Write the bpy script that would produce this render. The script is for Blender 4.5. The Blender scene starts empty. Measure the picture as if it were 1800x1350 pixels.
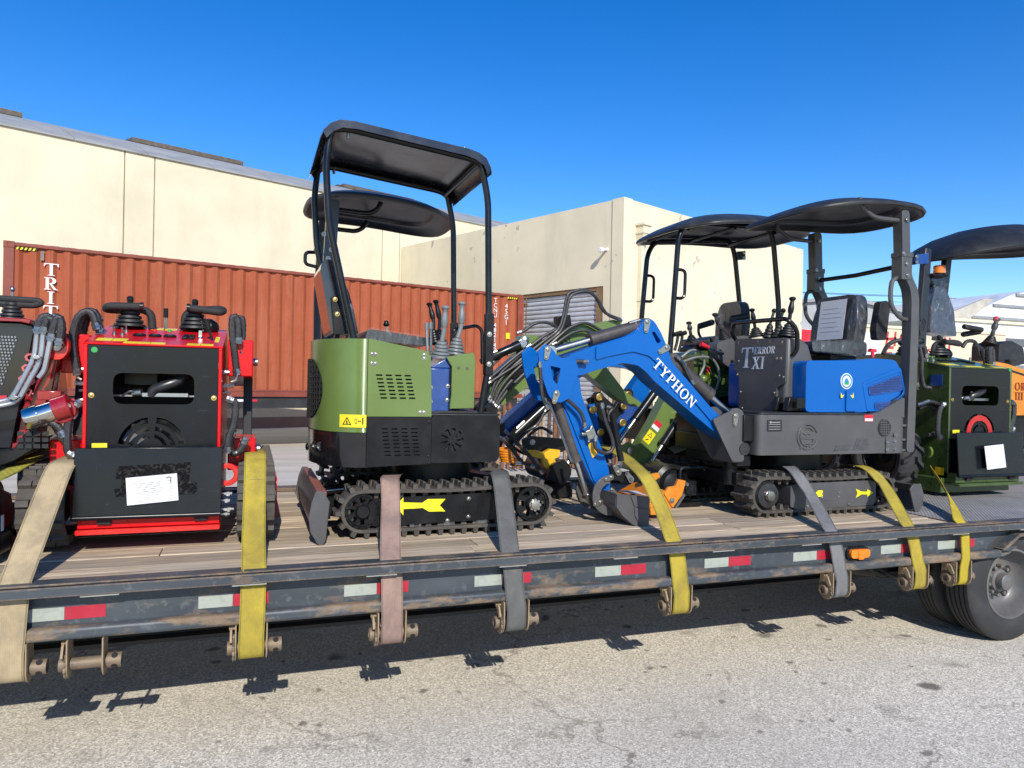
import bpy, bmesh, math, random
from mathutils import Vector, Matrix
from mathutils.geometry import tessellate_polygon, delaunay_2d_cdt
R=math.radians
S=bpy.context.scene
COL=S.collection
random.seed(7)

# ---------------------------------------------------------------- camera, sky, sun, exposure
cd=bpy.data.cameras.new('camera'); cam=bpy.data.objects.new('camera',cd); COL.objects.link(cam)
cd.sensor_width=36; cd.lens=36*1275.0/1800; cd.clip_start=.05; cd.clip_end=3000
rt=Vector((0.94071741,-0.33859109,0.02017002)); up=Vector((-0.01802696,0.00947325,0.99979262)); fw=Vector((0.33871195,0.94088593,-0.00280788))
cam.matrix_world=Matrix(((rt.x,up.x,-fw.x,0),(rt.y,up.y,-fw.y,0),(rt.z,up.z,-fw.z,1.66),(0,0,0,1)))
S.camera=cam
SUN_EL,SUN_AZ=33.5,-95.5          # azimuth from +X, counter-clockwise
W=bpy.data.worlds.new('World'); S.world=W; W.use_nodes=True
wn=W.node_tree.nodes; wl=W.node_tree.links; wn.clear()
sk=wn.new('ShaderNodeTexSky'); sk.sky_type='NISHITA'; sk.sun_disc=False
sk.sun_elevation=R(SUN_EL); sk.sun_rotation=R(90-SUN_AZ); sk.altitude=200; sk.air_density=.95; sk.dust_density=.2; sk.ozone_density=2.9
hs=wn.new('ShaderNodeHueSaturation'); hs.inputs['Saturation'].default_value=1.4; hs.inputs['Hue'].default_value=.511
bg=wn.new('ShaderNodeBackground'); bg.inputs[1].default_value=.15
wo=wn.new('ShaderNodeOutputWorld')
wl.new(sk.outputs[0],hs.inputs['Color']); wl.new(hs.outputs[0],bg.inputs[0]); wl.new(bg.outputs[0],wo.inputs[0])
ld=bpy.data.lights.new('sun','SUN'); ld.energy=4.2; ld.angle=R(.5); ld.color=(1,.94,.85)
sun=bpy.data.objects.new('sun',ld); COL.objects.link(sun); sun.location=(0,-20,20)
tosun=Vector((math.cos(R(SUN_AZ))*math.cos(R(SUN_EL)),math.sin(R(SUN_AZ))*math.cos(R(SUN_EL)),math.sin(R(SUN_EL))))
sun.rotation_euler=tosun.to_track_quat('Z','Y').to_euler()
S.view_settings.view_transform='Standard'; S.view_settings.look='None'; S.view_settings.exposure=.35; S.view_settings.gamma=1
S.view_settings.use_curve_mapping=False
S.render.engine='CYCLES'

# ---------------------------------------------------------------- materials
MATS={}
def newmat(name):
    m=bpy.data.materials.new(name); m.use_nodes=True
    nt=m.node_tree; b=nt.nodes['Principled BSDF']
    return m,nt,b
def nd(nt,t,**k):
    n=nt.nodes.new(t)
    for a,v in k.items():
        if a.startswith('i_'):
            n.inputs[int(a[2:]) if a[2:].isdigit() else a[2:].replace('_',' ')].default_value=v
        else: setattr(n,a,v)
    return n
def ramp(nt,fac,stops):
    r=nt.nodes.new('ShaderNodeValToRGB'); nt.links.new(fac,r.inputs[0])
    e=r.color_ramp.elements
    while len(e)<len(stops): e.new(.5)
    for q,(p,c) in zip(e,stops): q.position=p; q.color=(c,c,c,1) if not hasattr(c,'__len__') else tuple(c)+(1,)
    return r
def noise(nt,sc,det=4,rough=.55,vec=None,scale3=None,coord='Object'):
    tc=nd(nt,'ShaderNodeTexCoord'); v=tc.outputs[coord] if vec is None else vec
    if scale3:
        mp=nd(nt,'ShaderNodeMapping'); mp.inputs['Scale'].default_value=scale3; nt.links.new(v,mp.inputs[0]); v=mp.outputs[0]
    n=nd(nt,'ShaderNodeTexNoise'); n.inputs['Scale'].default_value=sc; n.inputs['Detail'].default_value=det; n.inputs['Roughness'].default_value=rough
    nt.links.new(v,n.inputs['Vector']); return n
def mix(nt,fac,a,b,mode='MIX'):
    m=nd(nt,'ShaderNodeMix',data_type='RGBA',blend_type=mode)
    if hasattr(fac,'links'): nt.links.new(fac,m.inputs[0])
    else: m.inputs[0].default_value=fac
    for s,i in ((a,6),(b,7)):
        if hasattr(s,'links'): nt.links.new(s,m.inputs[i])
        else: m.inputs[i].default_value=tuple(s)+(1,)
    return m.outputs[2]
def bump(nt,b,h,st=.3,dist=.01):
    n=nd(nt,'ShaderNodeBump'); n.inputs['Strength'].default_value=st; n.inputs['Distance'].default_value=dist
    nt.links.new(h,n.inputs['Height']); nt.links.new(n.outputs[0],b.inputs['Normal']); return n
def paint(name,c,rough=.35,coat=.3,dirt=.25,dirtc=(.30,.26,.2),metal=0,sc=9,bmp=.0,spec=.5,var=.12):
    """painted or plain surface: slight tone change, dust in patches, uneven gloss"""
    if name in MATS: return MATS[name]
    m,nt,b=newmat(name)
    n1=noise(nt,sc,5,.6); n2=noise(nt,sc*4,4,.6)
    if dirtc==(.30,.26,.2) and max(c)<.05: dirtc=(.075,.07,.062)
    dark=tuple(v*(1-var*2) for v in c); light=tuple(min(1,v*(1+var)+.004) for v in c)
    col=mix(nt,ramp(nt,n1.outputs[0],[(.3,0),(.7,1)]).outputs[0],dark,light)
    d=nd(nt,'ShaderNodeMath',operation='MULTIPLY'); nt.links.new(ramp(nt,n1.outputs[0],[(.5,0),(.8,1)]).outputs[0],d.inputs[0]); nt.links.new(ramp(nt,n2.outputs[0],[(.3,.45),(.75,1)]).outputs[0],d.inputs[1])
    d2=nd(nt,'ShaderNodeMath',operation='MULTIPLY'); nt.links.new(d.outputs[0],d2.inputs[0]); d2.inputs[1].default_value=dirt
    col=mix(nt,d2.outputs[0],col,dirtc)
    nt.links.new(col,b.inputs['Base Color'])
    rr=ramp(nt,n1.outputs[0],[(.3,max(.03,rough-.04)),(.75,min(1,rough+.08))]); nt.links.new(rr.outputs[0],b.inputs['Roughness'])
    b.inputs['Metallic'].default_value=metal; b.inputs['Coat Weight'].default_value=coat; b.inputs['Coat Roughness'].default_value=.12
    b.inputs['Specular IOR Level'].default_value=spec
    if bmp: bump(nt,b,n2.outputs[0],bmp,.004)
    MATS[name]=m; return m
def glow_free(name,c,rough=.5,**k): return paint(name,c,rough,coat=0,**k)
RED=paint('red_paint',(.56,.004,.007),.28,.0,.0,var=.04,sc=3,spec=.3)
BRED=paint('bright_red_paint',(.62,.012,.006),.3,.4,.04)
PLATE=paint('black_plate',(.006,.007,.009),.2,.0,.12,(.03,.034,.038),sc=3,spec=.28)
def scuffed(name,c,lt,rough,spec,amt=.6):
    """dark sheet metal with faint handling scratches and dusty smears"""
    m,nt,b=newmat(name)
    a1=noise(nt,3,5,.65,scale3=(1,1,.6)); sc1=noise(nt,9,3,.7,scale3=(1.2,1,14)); sc2=noise(nt,7,3,.7,scale3=(11,1,1.5)); 
    col=mix(nt,ramp(nt,a1.outputs[0],[(.45,0),(.75,.5)]).outputs[0],c,tuple(v*2.6 for v in c))
    for q,t in ((sc1,.66),(sc2,.69)):
        pr=nd(nt,'ShaderNodeMath',operation='MULTIPLY'); nt.links.new(ramp(nt,q.outputs[0],[(t,0),(t+.05,amt)]).outputs[0],pr.inputs[0]); nt.links.new(ramp(nt,a1.outputs[0],[(.40,0),(.62,1)]).outputs[0],pr.inputs[1])
        col=mix(nt,pr.outputs[0],col,lt)
    nt.links.new(col,b.inputs['Base Color']); nt.links.new(ramp(nt,a1.outputs[0],[(.3,rough-.04),(.75,rough+.14)]).outputs[0],b.inputs['Roughness'])
    b.inputs['Specular IOR Level'].default_value=spec; return m
PLATE=scuffed('black_plate_scuffed',(.006,.007,.009),(.07,.075,.08),.2,.28)
BLACK=paint('black_steel',(.007,.0072,.008),.34,.0,.15,(.04,.036,.032),spec=.25)
TUBE=paint('black_tube',(.006,.0065,.0075),.22,.05,.10,(.04,.038,.035),spec=.35)
PLAS=paint('black_plastic',(.013,.0135,.0145),.5,.0,.15,(.16,.15,.13),sc=12,bmp=.08)
GREEN=paint('olive_green_paint',(.108,.165,.036),.3,.1,.10,(.24,.24,.14),sc=3,var=.05)
DGREEN=paint('dark_green_paint',(.045,.075,.018),.28,.4,.08)
BLUE=paint('blue_paint',(.0,.093,.36),.22,.0,.0,var=.03,sc=3,spec=.22)
DBLUE=paint('deep_blue_paint',(.008,.05,.23),.3,.3,.05)
GREY=paint('dark_grey_paint',(.068,.067,.068),.42,.1,.10,(.25,.22,.18),sc=5,var=.05)
ORANGE=paint('orange_paint',(.62,.20,.006),.32,.3,.06)
YEL=paint('yellow_sticker',(.72,.60,.01),.45,.1,.06)
YPAINT=paint('yellow_paint',(.70,.42,.01),.4,.2,.1)
WHITE=paint('white_print',(.75,.76,.77),.5,0,.05)
PAPER=paint('paper',(.60,.60,.625),.7,0,.02,var=.01)
INK=paint('ink',(.12,.12,.13),.7,0,0)
CHROME=paint('chrome',(.47,.46,.44),.3,0,.06,metal=1)
STEEL=paint('steel',(.34,.34,.335),.36,0,.2,(.2,.14,.09),metal=1)
ZINC=paint('zinc',(.40,.385,.34),.34,0,.1,metal=1)
BRASS=paint('brass',(.6,.42,.14),.3,0,.1,metal=1)
TAUPE=paint('taupe_cylinder_paint',(.052,.044,.040),.4,.1,.1)
LEVER=paint('grey_lever_plastic',(.16,.18,.18),.42,.1,.08)
DARK=paint('inside_dark',(.01,.01,.011),.7,0,.1)
SEATM=paint('seat_vinyl',(.014,.015,.018),.3,.3,.06,sc=18,bmp=.25)
RUB=paint('rubber_track',(.058,.051,.042),.72,0,.6,(.15,.125,.09),sc=11,bmp=.35)
TYRE=paint('tyre_rubber',(.024,.024,.025),.75,0,.4,(.075,.07,.06),sc=5,bmp=.12)
HOSE=paint('hose_rubber',(.022,.022,.024),.5,.05,.2,(.14,.12,.1),sc=30,bmp=.5)
GOLD=paint('rim_paint',(.115,.112,.108),.42,.1,.6,(.16,.13,.09),sc=7)
RUSTY=paint('rusty_steel',(.15,.085,.045),.8,0,.6,(.08,.05,.035),sc=14,bmp=.5,var=.3)
SIGNG=paint('green_sticker',(.01,.30,.06),.5,0,0)
REDPRINT=paint('red_print',(.55,.012,.03),.5,0,.05)
AMBER=paint('amber_lens',(.85,.20,.006),.15,.5,0)
def wrapm():
    m,nt,b=newmat('clear_plastic_wrap')
    b.inputs['Base Color'].default_value=(.75,.79,.84,1); b.inputs['Roughness'].default_value=.07
    n=noise(nt,9,4,.6,scale3=(1,1,.45)); n.inputs['Distortion'].default_value=1.6; bump(nt,b,n.outputs[0],.8,.03)
    n2=noise(nt,13,4,.65,scale3=(1.2,1.2,.4)); n2.inputs['Distortion'].default_value=2.2
    nt.links.new(ramp(nt,n2.outputs[0],[(.42,.02),(.60,.06),(.72,.30)]).outputs[0],b.inputs['Alpha'])  # pale streaks in the opacity stand in for highlights on the film
    return m
WRAP=wrapm()

# ---------------------------------------------------------------- geometry helpers
V3=Vector
def rnd(poly,r,n=4):
    """fillet the corners of a 2-D outline"""
    out=[]; N=len(poly)
    for i in range(N):
        p=V3(poly[i]); a=V3(poly[i-1]); c=V3(poly[(i+1)%N])
        u=(a-p); v=(c-p); lu,lv=u.length,v.length
        if lu<1e-6 or lv<1e-6: continue
        rr=r[i] if hasattr(r,'__len__') else r
        u/=lu; v/=lv
        k=min(rr,lu*.45,lv*.45)
        if k<1e-5 or abs(u.dot(v))>.995: out.append(tuple(p)); continue
        s,e=p+u*k,p+v*k
        for j in range(n+1):
            t=j/n; q=s*(1-t)**2+p*2*t*(1-t)+e*t*t
            out.append(tuple(q))
    return out
def ell(cx,cy,rx,ry,n=24,a0=0,a1=360):
    m=n if abs(a1-a0)>=360 else n+1
    return [(cx+rx*math.cos(R(a0+(a1-a0)*i/n)),cy+ry*math.sin(R(a0+(a1-a0)*i/n))) for i in range(m)]
def rect(x0,y0,x1,y1): return [(x0,y0),(x1,y0),(x1,y1),(x0,y1)]
def arcslot(cx,cy,r0,r1,a0,a1,n=8): return ell(cx,cy,r1,r1,n,a0,a1)+ell(cx,cy,r0,r0,n,a1,a0)
def spline(pts,n=8):
    """Catmull-Rom through 3-D points"""
    P=[V3(p) for p in pts]; P=[P[0]*2-P[1]]+P+[P[-1]*2-P[-2]]; out=[]
    for i in range(1,len(P)-2):
        a,b,c,d=P[i-1:i+3]
        for j in range(n):
            t=j/n; out.append(.5*((2*b)+(c-a)*t+(2*a-5*b+4*c-d)*t*t+(3*b-a-3*c+d)*t**3))
    out.append(P[-2]); return out
def bendpath(pts,r,n=5):
    """polyline in 3-D with rounded corners"""
    P=[V3(p) for p in pts]; out=[P[0]]
    for i in range(1,len(P)-1):
        p=P[i]; u=P[i-1]-p; v=P[i+1]-p; k=min(r,u.length*.48,v.length*.48); u.normalize(); v.normalize()
        s,e=p+u*k,p+v*k
        for j in range(n+1):
            t=j/n; out.append(s*(1-t)**2+p*2*t*(1-t)+e*t*t)
    out.append(P[-1]); return out
class MB:
    def __init__(s): s.v=[]; s.f=[]
    def add(s,vs,fs):
        k=len(s.v); s.v+=[tuple(v) for v in vs]; s.f+=[tuple(i+k for i in f) for f in fs]; return s
    def box(s,a,b,rot=None,at=None):
        x0,y0,z0=a; x1,y1,z1=b
        vs=[V3(p) for p in ((x0,y0,z0),(x1,y0,z0),(x1,y1,z0),(x0,y1,z0),(x0,y0,z1),(x1,y0,z1),(x1,y1,z1),(x0,y1,z1))]
        if rot is not None:
            c=V3(at) if at else sum(vs,V3())/8
            vs=[c+rot@(v-c) for v in vs]
        return s.add(vs,[(3,2,1,0),(4,5,6,7),(0,1,5,4),(1,2,6,5),(2,3,7,6),(3,0,4,7)])
    def prism(s,poly,a,b,ax='Y',holes=(),fn=None):
        """outline (with holes) pushed from a to b along an axis; ax Y: outline is x,z; X: y,z; Z: x,y"""
        f=fn or {'Y':lambda p,t:(p[0],t,p[1]),'X':lambda p,t:(t,p[0],p[1]),'Z':lambda p,t:(p[0],p[1],t)}[ax]
        loops=[list(poly)]+[list(h) for h in holes]
        flat=[p for l in loops for p in l]; n=len(flat)
        tri=None
        if holes:
            ed=[]; k=0
            for l in loops:
                m=len(l); ed+=[(k+i,k+(i+1)%m) for i in range(m)]; k+=m
            r=delaunay_2d_cdt([V3((p[0],p[1])) for p in flat],ed,[],0,1e-7)
            if len(r[0])==n:
                def ins(c,l):
                    q=False
                    for i in range(len(l)):
                        u,w=l[i],l[i-1]
                        if (u[1]>c[1])!=(w[1]>c[1]) and c[0]<(w[0]-u[0])*(c[1]-u[1])/(w[1]-u[1])+u[0]: q=not q
                    return q
                org=[o[0] for o in r[3]]; tri=[]
                for t in r[2]:
                    t=[org[i] for i in t]; c=(sum(flat[i][0] for i in t)/3,sum(flat[i][1] for i in t)/3)
                    if ins(c,loops[0]) and not any(ins(c,l) for l in loops[1:]): tri.append(tuple(t))
        if tri is None: tri=tessellate_polygon([[V3((p[0],p[1],0)) for p in l] for l in loops])
        vs=[f(p,a) for p in flat]+[f(p,b) for p in flat]
        fs=[tuple(t) for t in tri]+[tuple(i+n for i in reversed(t)) for t in tri]
        k=0
        for l in loops:
            m=len(l)
            for i in range(m):
                j=(i+1)%m; fs.append((k+i,k+j,n+k+j,n+k+i))
            k+=m
        return s.add(vs,fs)
    def tube(s,pts,r,n=10,closed=False,cap=True):
        P=[V3(p) for p in pts]; N=len(P); rs=r if hasattr(r,'__len__') else [r]*N
        rings=[]; prev=None
        for i in range(N):
            if closed: t=P[(i+1)%N]-P[i-1]
            else: t=P[min(i+1,N-1)]-P[max(i-1,0)]
            if t.length<1e-9: t=V3((0,0,1))
            t.normalize()
            if prev is None:
                u=t.cross(V3((0,0,1)) if abs(t.z)<.9 else V3((1,0,0)))
            else: u=prev-t*prev.dot(t)
            u.normalize(); w=t.cross(u); prev=u
            rings.append([P[i]+(u*math.cos(2*math.pi*k/n)+w*math.sin(2*math.pi*k/n))*rs[i] for k in range(n)])
        vs=[v for q in rings for v in q]; fs=[]
        for i in range(N if closed else N-1):
            j=(i+1)%N
            for k in range(n):
                l=(k+1)%n; fs.append((i*n+k,i*n+l,j*n+l,j*n+k))
        if cap and not closed: fs+=[tuple(range(n))[::-1],tuple((N-1)*n+k for k in range(n))]
        return s.add(vs,fs)
    def cyl(s,a,b,r,r2=None,n=16): return s.tube([a,b],[r,r if r2 is None else r2],n)
    def lathe(s,c,ax,prof,n=20,closed=False):
        """profile of (along, radius) turned about an axis through c"""
        ax=V3(ax).normalized(); u=ax.orthogonal().normalized(); w=ax.cross(u); c=V3(c)
        vs=[];m=len(prof)
        for (h,r) in prof:
            for k in range(n):
                a=2*math.pi*k/n; vs.append(c+ax*h+(u*math.cos(a)+w*math.sin(a))*r)
        fs=[]
        for i in range(m if closed else m-1):
            j=(i+1)%m
            for k in range(n):
                l=(k+1)%n; fs.append((i*n+k,i*n+l,j*n+l,j*n+k))
        if not closed: fs+=[tuple(range(n))[::-1],tuple((m-1)*n+k for k in range(n))]
        return s.add(vs,fs)
    def ball(s,c,r,n=12,sq=(1,1,1)):
        pr=[(-math.cos(math.pi*i/8),max(.001,math.sin(math.pi*i/8))) for i in range(9)]
        vs=[];
        for h,q in pr:
            for k in range(n):
                a=2*math.pi*k/n; vs.append((c[0]+r*q*math.cos(a)*sq[0],c[1]+r*q*math.sin(a)*sq[1],c[2]+r*h*sq[2]))
        fs=[(i*n+k,i*n+(k+1)%n,(i+1)*n+(k+1)%n,(i+1)*n+k) for i in range(8) for k in range(n)]+[tuple(range(n))[::-1],tuple(8*n+k for k in range(n))]
        return s.add(vs,fs)
    def ribbon(s,pts,w,th=.004,side=(1,0,0),twist=None):
        """flat webbing along a 3-D path"""
        P=[V3(p) for p in pts]; N=len(P); vs=[]
        for i in range(N):
            t=(P[min(i+1,N-1)]-P[max(i-1,0)]).normalized()
            u=V3(side)-t*V3(side).dot(t); u.normalize()
            if twist:
                u=Matrix.Rotation(twist[i],3,t)@u
            n=u.cross(t)
            for a,b in ((-1,-1),(1,-1),(1,1),(-1,1)): vs.append(P[i]+u*(a*w/2)+n*(b*th/2))
        fs=[]
        for i in range(N-1):
            for k in range(4):
                l=(k+1)%4; fs.append((i*4+k,i*4+l,i*4+4+l,i*4+4+k))
        fs+=[(3,2,1,0),tuple((N-1)*4+k for k in range(4))]
        return s.add(vs,fs)
    def bolt(s,p,ax=(0,-1,0),r=.009,h=.007): 
        a=V3(ax).normalized(); p=V3(p)
        s.lathe(p,a,[(0,r*1.5),(h*.35,r*1.5),(h*.35,r),(h,r*.9),(h*1.2,r*.5)],8); return s
    def mesh(s,name,smooth=32,off=(0,0,0)):
        me=bpy.data.meshes.new(name); o=V3(off)
        me.from_pydata([tuple(V3(v)-o) for v in s.v],[],s.f); me.validate()
        bm=bmesh.new(); bm.from_mesh(me); bmesh.ops.recalc_face_normals(bm,faces=bm.faces); bm.to_mesh(me); bm.free()
        if smooth:
            me.polygons.foreach_set('use_smooth',[True]*len(me.polygons))
            me.set_sharp_from_angle(angle=R(smooth))
        return me
def tag(o,label=None,cat=None,group=None,kind=None):
    if label: o['label']=label
    if cat: o['category']=cat
    if group: o['group']=group
    if kind: o['kind']=kind
    return o
def thing(name,label,cat,loc=(0,0,0),group=None):
    o=bpy.data.objects.new(name,None); COL.objects.link(o); o.empty_display_size=.1
    o.location=loc; return tag(o,label,cat,group)
def root_loc(p):
    q=V3((0,0,0))
    while p is not None: q+=V3(p.location); p=p.parent
    return q
SPLIT=set('blade_end_plate roof_crossbar rear_wing arm_pad track_wheel curved_link short_link pedal blade_arm bush insulator crossarm bar_hole hose_end track_roller blanking_plug tow_hole hook_sticker pin_keeper track_frame hand_hole_shade toggle_switch rim_plate link_plate side_beam pipe_clamp post_bracket pin_and_fitting hydraulic_fitting hitch_plate vent_cover pictogram_none stick_pin door_frame roof_rib skylight cutting_edge tyre_none embossed_none steel_pipe grille_block side_console roof_post_none side_plate_none green_lamp suspension_arm swing_bracket drive_motor hoop_grip beacon_cable work_light boom_pin'.split())
def islands(mb):
    p=list(range(len(mb.v)))
    def f(i):
        while p[i]!=i: p[i]=p[p[i]]; i=p[i]
        return i
    for q in mb.f:
        a=f(q[0])
        for j in q[1:]: p[f(j)]=a
    g={}
    for q in mb.f: g.setdefault(f(q[0]),[]).append(q)
    out=[]
    for fs in g.values():
        ids=sorted({i for q in fs for i in q}); mp={k:i for i,k in enumerate(ids)}
        n=MB(); n.v=[mb.v[k] for k in ids]; n.f=[tuple(mp[k] for k in q) for q in fs]; out.append(n)
    return out
def part(name,mb,m,parent=None,bev=0,label=None,smooth=32,seg=2,kind=None):
    """one mesh object; its points are given in world metres and stored relative to the thing that owns it"""
    if name in SPLIT or (name.endswith('_bolt') and parent is not None):
        g=islands(mb)
        if 1<len(g)<40:
            r=None
            for q in g:
                o=part_one(name,q,m,parent,bev,label,smooth,seg,kind); r=r or o
            return r
    return part_one(name,mb,m,parent,bev,label,smooth,seg,kind)
def part_one(name,mb,m,parent=None,bev=0,label=None,smooth=32,seg=2,kind=None):
    me=mb.mesh(name,smooth,root_loc(parent) if parent else (0,0,0))
    me.materials.append(m)
    o=bpy.data.objects.new(name,me); COL.objects.link(o); o.parent=parent
    if bev:
        b=o.modifiers.new('edge','BEVEL'); b.width=bev; b.segments=seg; b.limit_method='ANGLE'; b.angle_limit=R(40); b.harden_normals=False
    if label: o['label']=label
    if kind: o['kind']=kind
    return o
def children(o): return [c for c in bpy.data.objects if c.parent==o]
KIDS=None
def copy_tree(o,loc=None,parent=None,label=None):
    c=o.copy(); COL.objects.link(c); c.parent=parent
    if loc is not None: c.location=loc
    if label: c['label']=label
    for ch in list(o.children): copy_tree(ch,None,c)
    return c
def clone(o,parent=None,mat=None):
    c=o.copy(); COL.objects.link(c)
    if parent is not None: c.parent=parent
    if mat is not None: c.matrix_local=mat
    return c

# ---------------------------------------------------------------- serif capitals (cap height 1)
def _bowl(x,yt,yb,xr,n=8): 
    c=(yt+yb)/2; r=(yt-yb)/2
    return [(x+(xr-x)*math.cos(R(90-180*i/n)),c+r*math.sin(R(90-180*i/n))) for i in range(n+1)]
GLY={
'T':(.92,[[(0,1),(.92,1),(.92,.74),(.87,.74),(.82,.93),(.56,.93),(.56,.06),(.68,.04),(.68,0),(.24,0),(.24,.04),(.36,.06),(.36,.93),(.10,.93),(.05,.74),(0,.74)]]),
'I':(.44,[[(0,1),(.44,1),(.44,.96),(.32,.94),(.32,.06),(.44,.04),(.44,0),(0,0),(0,.04),(.12,.06),(.12,.94),(0,.96)]]),
'H':(1.,[[(0,1),(.42,1),(.42,.96),(.31,.94),(.31,.53),(.69,.53),(.69,.94),(.58,.96),(.58,1),(1,1),(1,.96),(.89,.94),(.89,.06),(1,.04),(1,0),(.58,0),(.58,.04),(.69,.06),(.69,.47),(.31,.47),(.31,.06),(.42,.04),(.42,0),(0,0),(0,.04),(.11,.06),(.11,.94),(0,.96)]]),
'Y':(1.,[[(0,1),(.44,1),(.44,.96),(.33,.94),(.54,.55),(.74,.94),(.63,.96),(.63,1),(1,1),(1,.96),(.9,.94),(.6,.44),(.6,.06),(.72,.04),(.72,0),(.28,0),(.28,.04),(.40,.06),(.40,.44),(.1,.94),(0,.96)]]),
'P':(.76,[[(0,1)]+_bowl(.45,1,.46,.76)+[(.31,.46),(.31,.06),(.43,.04),(.43,0),(0,0),(0,.04),(.11,.06),(.11,.94),(0,.96)],[(.31,.94)]+_bowl(.4,.94,.52,.55)+[(.31,.52)]]),
'R':(.88,[[(0,1)]+_bowl(.45,1,.46,.76)+[(.5,.45),(.78,.05),(.88,.03),(.88,0),(.62,0),(.36,.46),(.31,.46),(.31,.06),(.43,.04),(.43,0),(0,0),(0,.04),(.11,.06),(.11,.94),(0,.96)],[(.31,.94)]+_bowl(.4,.94,.52,.55)+[(.31,.52)]]),
'O':(.98,[ell(.49,.5,.49,.52,22),ell(.49,.5,.28,.455,22)]),
'N':(1.,[[(0,1),(.3,1),(.78,.32),(.78,.94),(.66,.96),(.66,1),(1,1),(1,.96),(.88,.94),(.88,0),(.8,0),(.22,.82),(.22,.06),(.34,.04),(.34,0),(0,0),(0,.04),(.12,.06),(.12,.94),(0,.96)]]),
'E':(.81,[[(0,1),(.78,1),(.78,.76),(.73,.76),(.66,.94),(.31,.94),(.31,.54),(.5,.54),(.54,.64),(.58,.64),(.58,.38),(.54,.38),(.5,.48),(.31,.48),(.31,.06),(.68,.06),(.76,.26),(.81,.26),(.78,0),(0,0),(0,.04),(.11,.06),(.11,.94),(0,.96)]]),
'X':(1.,[[(0,1),(.44,1),(.44,.96),(.35,.94),(.52,.64),(.7,.94),(.6,.96),(.6,1),(.95,1),(.95,.96),(.84,.94),(.57,.56),(.88,.06),(1,.04),(1,0),(.56,0),(.56,.04),(.65,.06),(.47,.40),(.27,.06),(.37,.04),(.37,0),(0,0),(0,.04),(.13,.06),(.42,.47),(.12,.94),(0,.96)]]),
}
def serif(mb,text,o,rv,uv,h,gap=.12,th=.002,slant=0,wx=1):
    """flat lettering: o lower left corner, rv along the line, uv up, h cap height"""
    o,rv,uv=V3(o),V3(rv).normalized(),V3(uv).normalized(); n=rv.cross(uv); x=0
    for ch in text:
        if ch==' ': x+=.5; continue
        w,ls=GLY[ch]
        f=lambda p,t:o+rv*((x+p[0]*wx+p[1]*slant)*h)+uv*(p[1]*h)+n*t
        mb.prism(ls[0],0,th,fn=f,holes=ls[1:]); x+=w*wx+gap
    return x*h
def sans(name,text,size,o,rv,uv,m,parent,th=.001,align='LEFT',line=1.0):
    c=bpy.data.curves.new(name,'FONT'); c.body=text; c.size=size; c.extrude=th; c.align_x=align; c.space_line=line; c.resolution_u=2
    t=bpy.data.objects.new(name,c); COL.objects.link(t)
    me=bpy.data.meshes.new_from_object(t.evaluated_get(bpy.context.evaluated_depsgraph_get()))
    bpy.data.objects.remove(t); bpy.data.curves.remove(c); me.name=name; me.materials.clear(); me.materials.append(m)
    ob=bpy.data.objects.new(name,me); COL.objects.link(ob)
    rv,uv=V3(rv).normalized(),V3(uv).normalized(); n=rv.cross(uv); p=V3(o)-(root_loc(parent) if parent else V3())
    ob.parent=parent
    ob.matrix_local=Matrix(((rv.x,uv.x,n.x,p.x),(rv.y,uv.y,n.y,p.y),(rv.z,uv.z,n.z,p.z),(0,0,0,1)))
    return ob

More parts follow.
